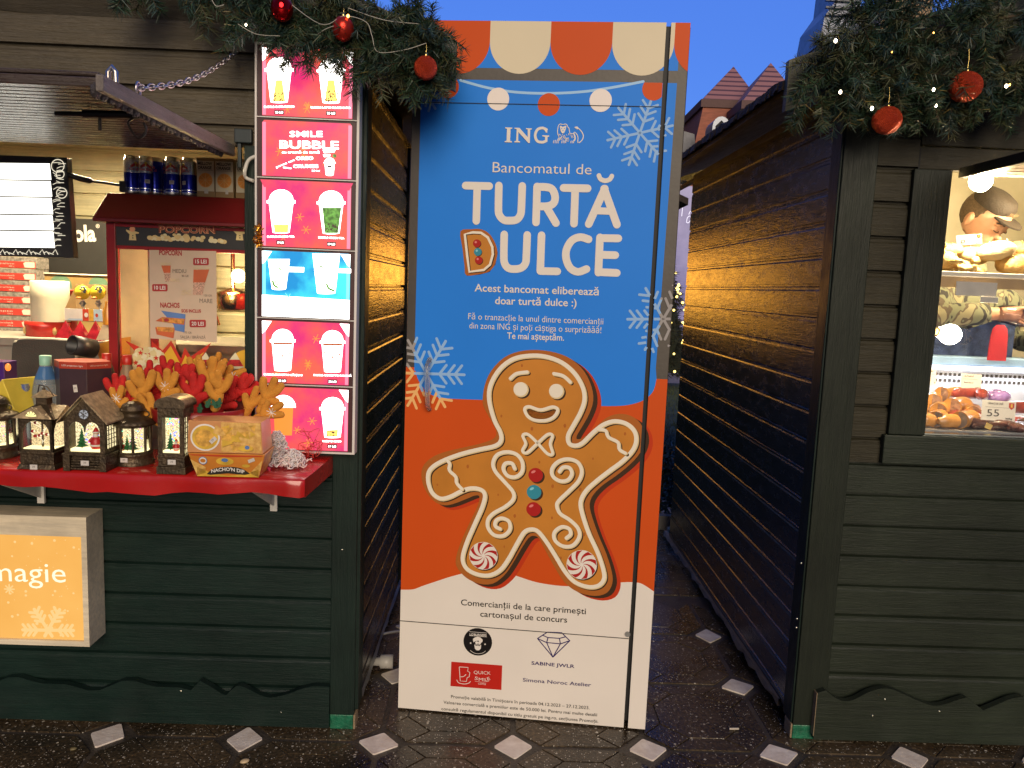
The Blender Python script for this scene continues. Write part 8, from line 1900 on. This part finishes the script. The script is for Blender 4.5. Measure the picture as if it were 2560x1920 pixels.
# town houses
TILE = mat('terracotta tile wall', (.28, .085, .045), .7, var=.25, vs=2.2, bump=.5, bs=3, stretch=(1, 1, 4)); RTL = None
def tiles_mat():
    m = bpy.data.materials.new('plum roof tiles'); m.use_nodes = True; t = m.node_tree; N = t.nodes; b = N['Principled BSDF']; b.inputs['Roughness'].default_value = .6
    tc = N.new('ShaderNodeTexCoord'); w = N.new('ShaderNodeTexWave'); w.bands_direction = 'Z'; w.inputs['Scale'].default_value = .85; w.inputs['Distortion'].default_value = .3
    r = N.new('ShaderNodeValToRGB'); r.color_ramp.elements[0].color = (.09, .04, .042, 1); r.color_ramp.elements[1].color = (.32, .15, .13, 1); r.color_ramp.elements[0].position = .1; r.color_ramp.elements[1].position = .4
    t.links.new(tc.outputs['Object'], w.inputs['Vector']); t.links.new(w.outputs[0], r.inputs[0]); t.links.new(r.outputs[0], b.inputs['Base Color']); return m
RTL = tiles_mat()
def pavilion(uL, uR, vE, ua, va, Y, dep, nm, label, flare):
    t = thing('town_house', label, 'house', WO); aL, aR, ap_ = WO.at(uL, vE, Y), WO.at(uR, vE, Y), WO.at(ua, va, Y + dep * .5); ze = aL[1]
    cx_ = (aL[0] + aR[0]) / 2; w = (aR[0] - aL[0]) / 2
    m = MB(); m.add([(aL[0], Y, ze), (aR[0], Y, ze), (aR[0], Y + dep, ze), (aL[0], Y + dep, ze), (ap_[0], Y + dep * .5, ap_[1])], [(0, 1, 4), (1, 2, 4), (2, 3, 4), (3, 0, 4)]); m.build('roof', RTL, t)
    m = MB(); m.box(aL[0] - .1, aR[0] + .1, Y - .1, Y + dep, ze - .45, ze - .002); m.build('cornice', mat('plum cornice', (.10, .05, .045), .7), t)
    zb_ = ze - 5.2; f = flare
    m = MB(); m.hexa([(aL[0] - f, Y - f, zb_), (aR[0] + f, Y - f, zb_), (aR[0] + f, Y + dep, zb_), (aL[0] - f, Y + dep, zb_), (aL[0] + .05, Y, ze - .452), (aR[0] - .05, Y, ze - .452), (aR[0] - .05, Y + dep, ze - .452), (aL[0] + .05, Y + dep, ze - .452)]); m.build('mansard', TILE, t)
    m = MB(); m.box(aL[0] - f + .2, aR[0] + f - .2, Y - f + .2, Y + dep, 0, zb_ - .002); m.build('wall', mat('dusk plaster', (.30, .22, .17), .8), t)
    for k in range(3):
        x = aL[0] + (aR[0] - aL[0]) * (.2 + .3 * k); fr_ = MB().box(x - .5, x + .5, Y - f + .15, Y - f + .25, zb_ - 3.2, zb_ - 1.2).build('window', WHP, t); MB().box(x - .42, x + .42, Y - f + .13, Y - f + .149, zb_ - 3.1, zb_ - 1.3).build('pane', M_BLK, fr_)
    return t, aL, aR, ze, zb_
pavilion(1757, 1900, 248, 1834, 166, 47, 6, 'house', 'left terracotta house with plum pyramid roof beyond the stalls', .9)
t, aL, aR, ze, zb_ = pavilion(1858, 2010, 251, 1927, 157, 44, 6, 'house', 'nearer terracotta house with taller pyramid roof and grey dormer', .9)
c = WO.at(1802, 330, 42.4); m = MB(); m.prism([(c[0] - .45, c[1] - .9), (c[0] + .45, c[1] - .9), (c[0] + .45, c[1] + .3)] + [(c[0] + .45 * math.cos(a), c[1] + .3 + .5 * math.sin(a)) for a in [PI * k / 8 for k in range(1, 8)]] + [(c[0] - .45, c[1] + .3)], 42.4, 44); dm_ = m.build('dormer', mat('grey zinc', (.22, .24, .28), .4, .6), t)
m = MB(); m.flat([(c[0] - .3, c[1] - .85), (c[0] + .3, c[1] - .85), (c[0] + .3, c[1] + .3), (c[0], c[1] + .6), (c[0] - .3, c[1] + .3)], 42.39); m.build('pane', M_BLK, dm_)
c = WO.at(1712, 372, 46); t = thing('grey_gable_house', 'dark slate roofed house low at left of terracotta houses', 'house', WO); m = MB(); m.box(c[0] - 6, c[0] + .5, 46, 52, 0, c[1] - .8); m.build('wall', mat('dusk plaster', (.30, .22, .17), .8), t); m = MB(); m.prism([(c[0] - 6.3, c[1] - .8), (c[0] + .7, c[1] - .8), (c[0] + .45, c[1] + .8), (c[0] - 3, c[1] + 1.6), (c[0] - 5.6, c[1] + .8)], 45.8, 52); m.build('roof', mat('slate', (.06, .065, .09), .4, var=.3, vs=6), t)
t = thing('church_tower', 'grey slate church tower rising behind the right garland', 'tower', WO)
Yt = 60; P = [WO.at(u, v, Yt) for u, v in ((2048, 110), (2062, 40), (2098, -10), (2108, -90), (2140, -90), (2152, 20), (2175, 110))]
m = MB(); m.prism([(p[0], p[1]) for p in P], Yt, Yt + 5); m.build('spire', mat('grey lead sheet', (.16, .18, .24), .4, .3, var=.3, vs=1.5), t)
m = MB()
for v in (2, 20, 38): a, b = WO.at(2062, v, Yt), WO.at(2150, v + 4, Yt); m.box(a[0], b[0], Yt - .25, Yt - .01, a[1] - .06, a[1] + .06)
m.build('seam', mat('lead seam', (.07, .08, .11), .4), t)
z_ = P[0][1]; m = MB(); m.box(P[0][0] + .1, P[-1][0] + 2.6, Yt + .2, Yt + 6, 0, z_ - .002); m.build('wall', mat('sandstone lit', (.42, .28, .16), .8, var=.2, vs=2), t)
t = thing('stone_gable', 'tan stone gable of the town church behind garland at right', 'church', WO); P = [WO.at(u, v, 54) for u, v in ((2200, 60), (2230, 5), (2262, -60), (2330, -60), (2330, 60))]; m = MB(); m.prism(P, 54, 58); m.build('gable', mat('sandstone lit', (.42, .28, .16), .8), t); m = MB(); m.box(P[0][0] + .1, P[-1][0], 54.2, 58, 0, P[0][1] - .002); m.build('wall', mat('sandstone lit', (.42, .28, .16), .8), t)
t = thing('sky_blocking_building', 'long dim building closing the square behind the cabinet', 'building', WO); m = MB(); m.box(-30, WO.at(1680, 300, 58)[0], 58, 66, 0, 15); m.build('wall', mat('dim plaster', (.12, .09, .07), .8, var=.2, vs=.6), t); m = MB(); m.prism([(-30.5, 15.01), (WO.at(1684, 300, 58)[0], 15.01), (WO.at(1684, 300, 58)[0] - 3, 18), (-27, 18)], 57.5, 66); m.build('roof', RTL, t)  # unseen block added to keep blue sky out of the glossy side boards
for k in range(8):
    for j in range(3):
        fr_ = MB().box(-26 + 4.6 * k, -24.6 + 4.6 * k, 57.9, 57.999, 2.5 + 4 * j, 4.7 + 4 * j).build('window', WHP, t); MB().box(-25.9 + 4.6 * k, -24.7 + 4.6 * k, 57.88, 57.899, 2.6 + 4 * j, 4.6 + 4 * j).build('pane', glow('lit window', (1, .6, .25), 1.0, var=.3, vs=.4) if (k * 3 + j) % 3 == 0 else M_BLK, fr_)

# ================================================================ SMALL THINGS ON THE GROUND
gx, gy_ = WO.onz(952, 1655, .03)
t = thing('power_plug', 'white plug and cable lying in the dark gap by the left stall', 'power plug', WO, (gx, gy_, .032), rz=.1)
m = MB(); m.M = Matrix.Rotation(PI / 2, 4, 'Y'); m.lathe([(.010, -.035), (.017, -.028), (.018, -.005), (.028, .0), (.029, .05), (.026, .051), (.024, .02), (0, .018)], n=18); m.M = None; m.build('plug', mat('grey white plastic', (.5, .48, .45), .4), t)
m = MB(); m.tube(cr([(-.035, 0, 0), (-.06, .02, .01), (-.065, .12, .03), (.0, .22, .02), (.12, .30, .0), (.3, .36, -.02)], n=6), .0055, 8); m.build('cable', mat('grey white cable', (.42, .40, .38), .45), t)
for u, v, r_, l, mt in ((612, 1903, .011, 'beige pebble beside the second marble diamond', mat('beige pebble', (.55, .42, .25), .5)), (184, 1871, .008, 'small olive pebble on dark paving at lower left', mat('olive pebble', (.16, .13, .06), .5))):
    x, y = WO.onz(u, v, .006); m = MB(); m.ball((0, 0, r_ * .55), r_ * 1.4, r_, r_ * .6, n=14, noise=.1, seed=u); mesh_thing(m, 'pebble', mt, l, 'pebble', WO, (x, y, .0008), rz=.5)
x, y = WO.onz(1835, 1824, .003); m = MB(); m.tube([(-.018, 0, .0045), (.018, .003, .0045)], .004, 8); mesh_thing(m, 'cigarette_butt', mat('stubbed paper', (.5, .44, .36), .7), 'pale cigarette butt on paving before the right stall corner', 'cigarette butt', WO, (x, y, .001))
m = MB(); A = []; B = []; n = 30
for i in range(n + 1): yy = .1 + 1.95 * i / n; A.append((.006, yy, .085)); B.append((.012 + q.uniform(-.003, .003), yy, .066 + q.uniform(-.006, .006)))
m.add(A + B, [(i, i + 1, n + 2 + i, n + 1 + i) for i in range(n)]); m.build('bottom_rail', mat('grey metal flashing', (.25, .25, .25), .4, .6), LS)
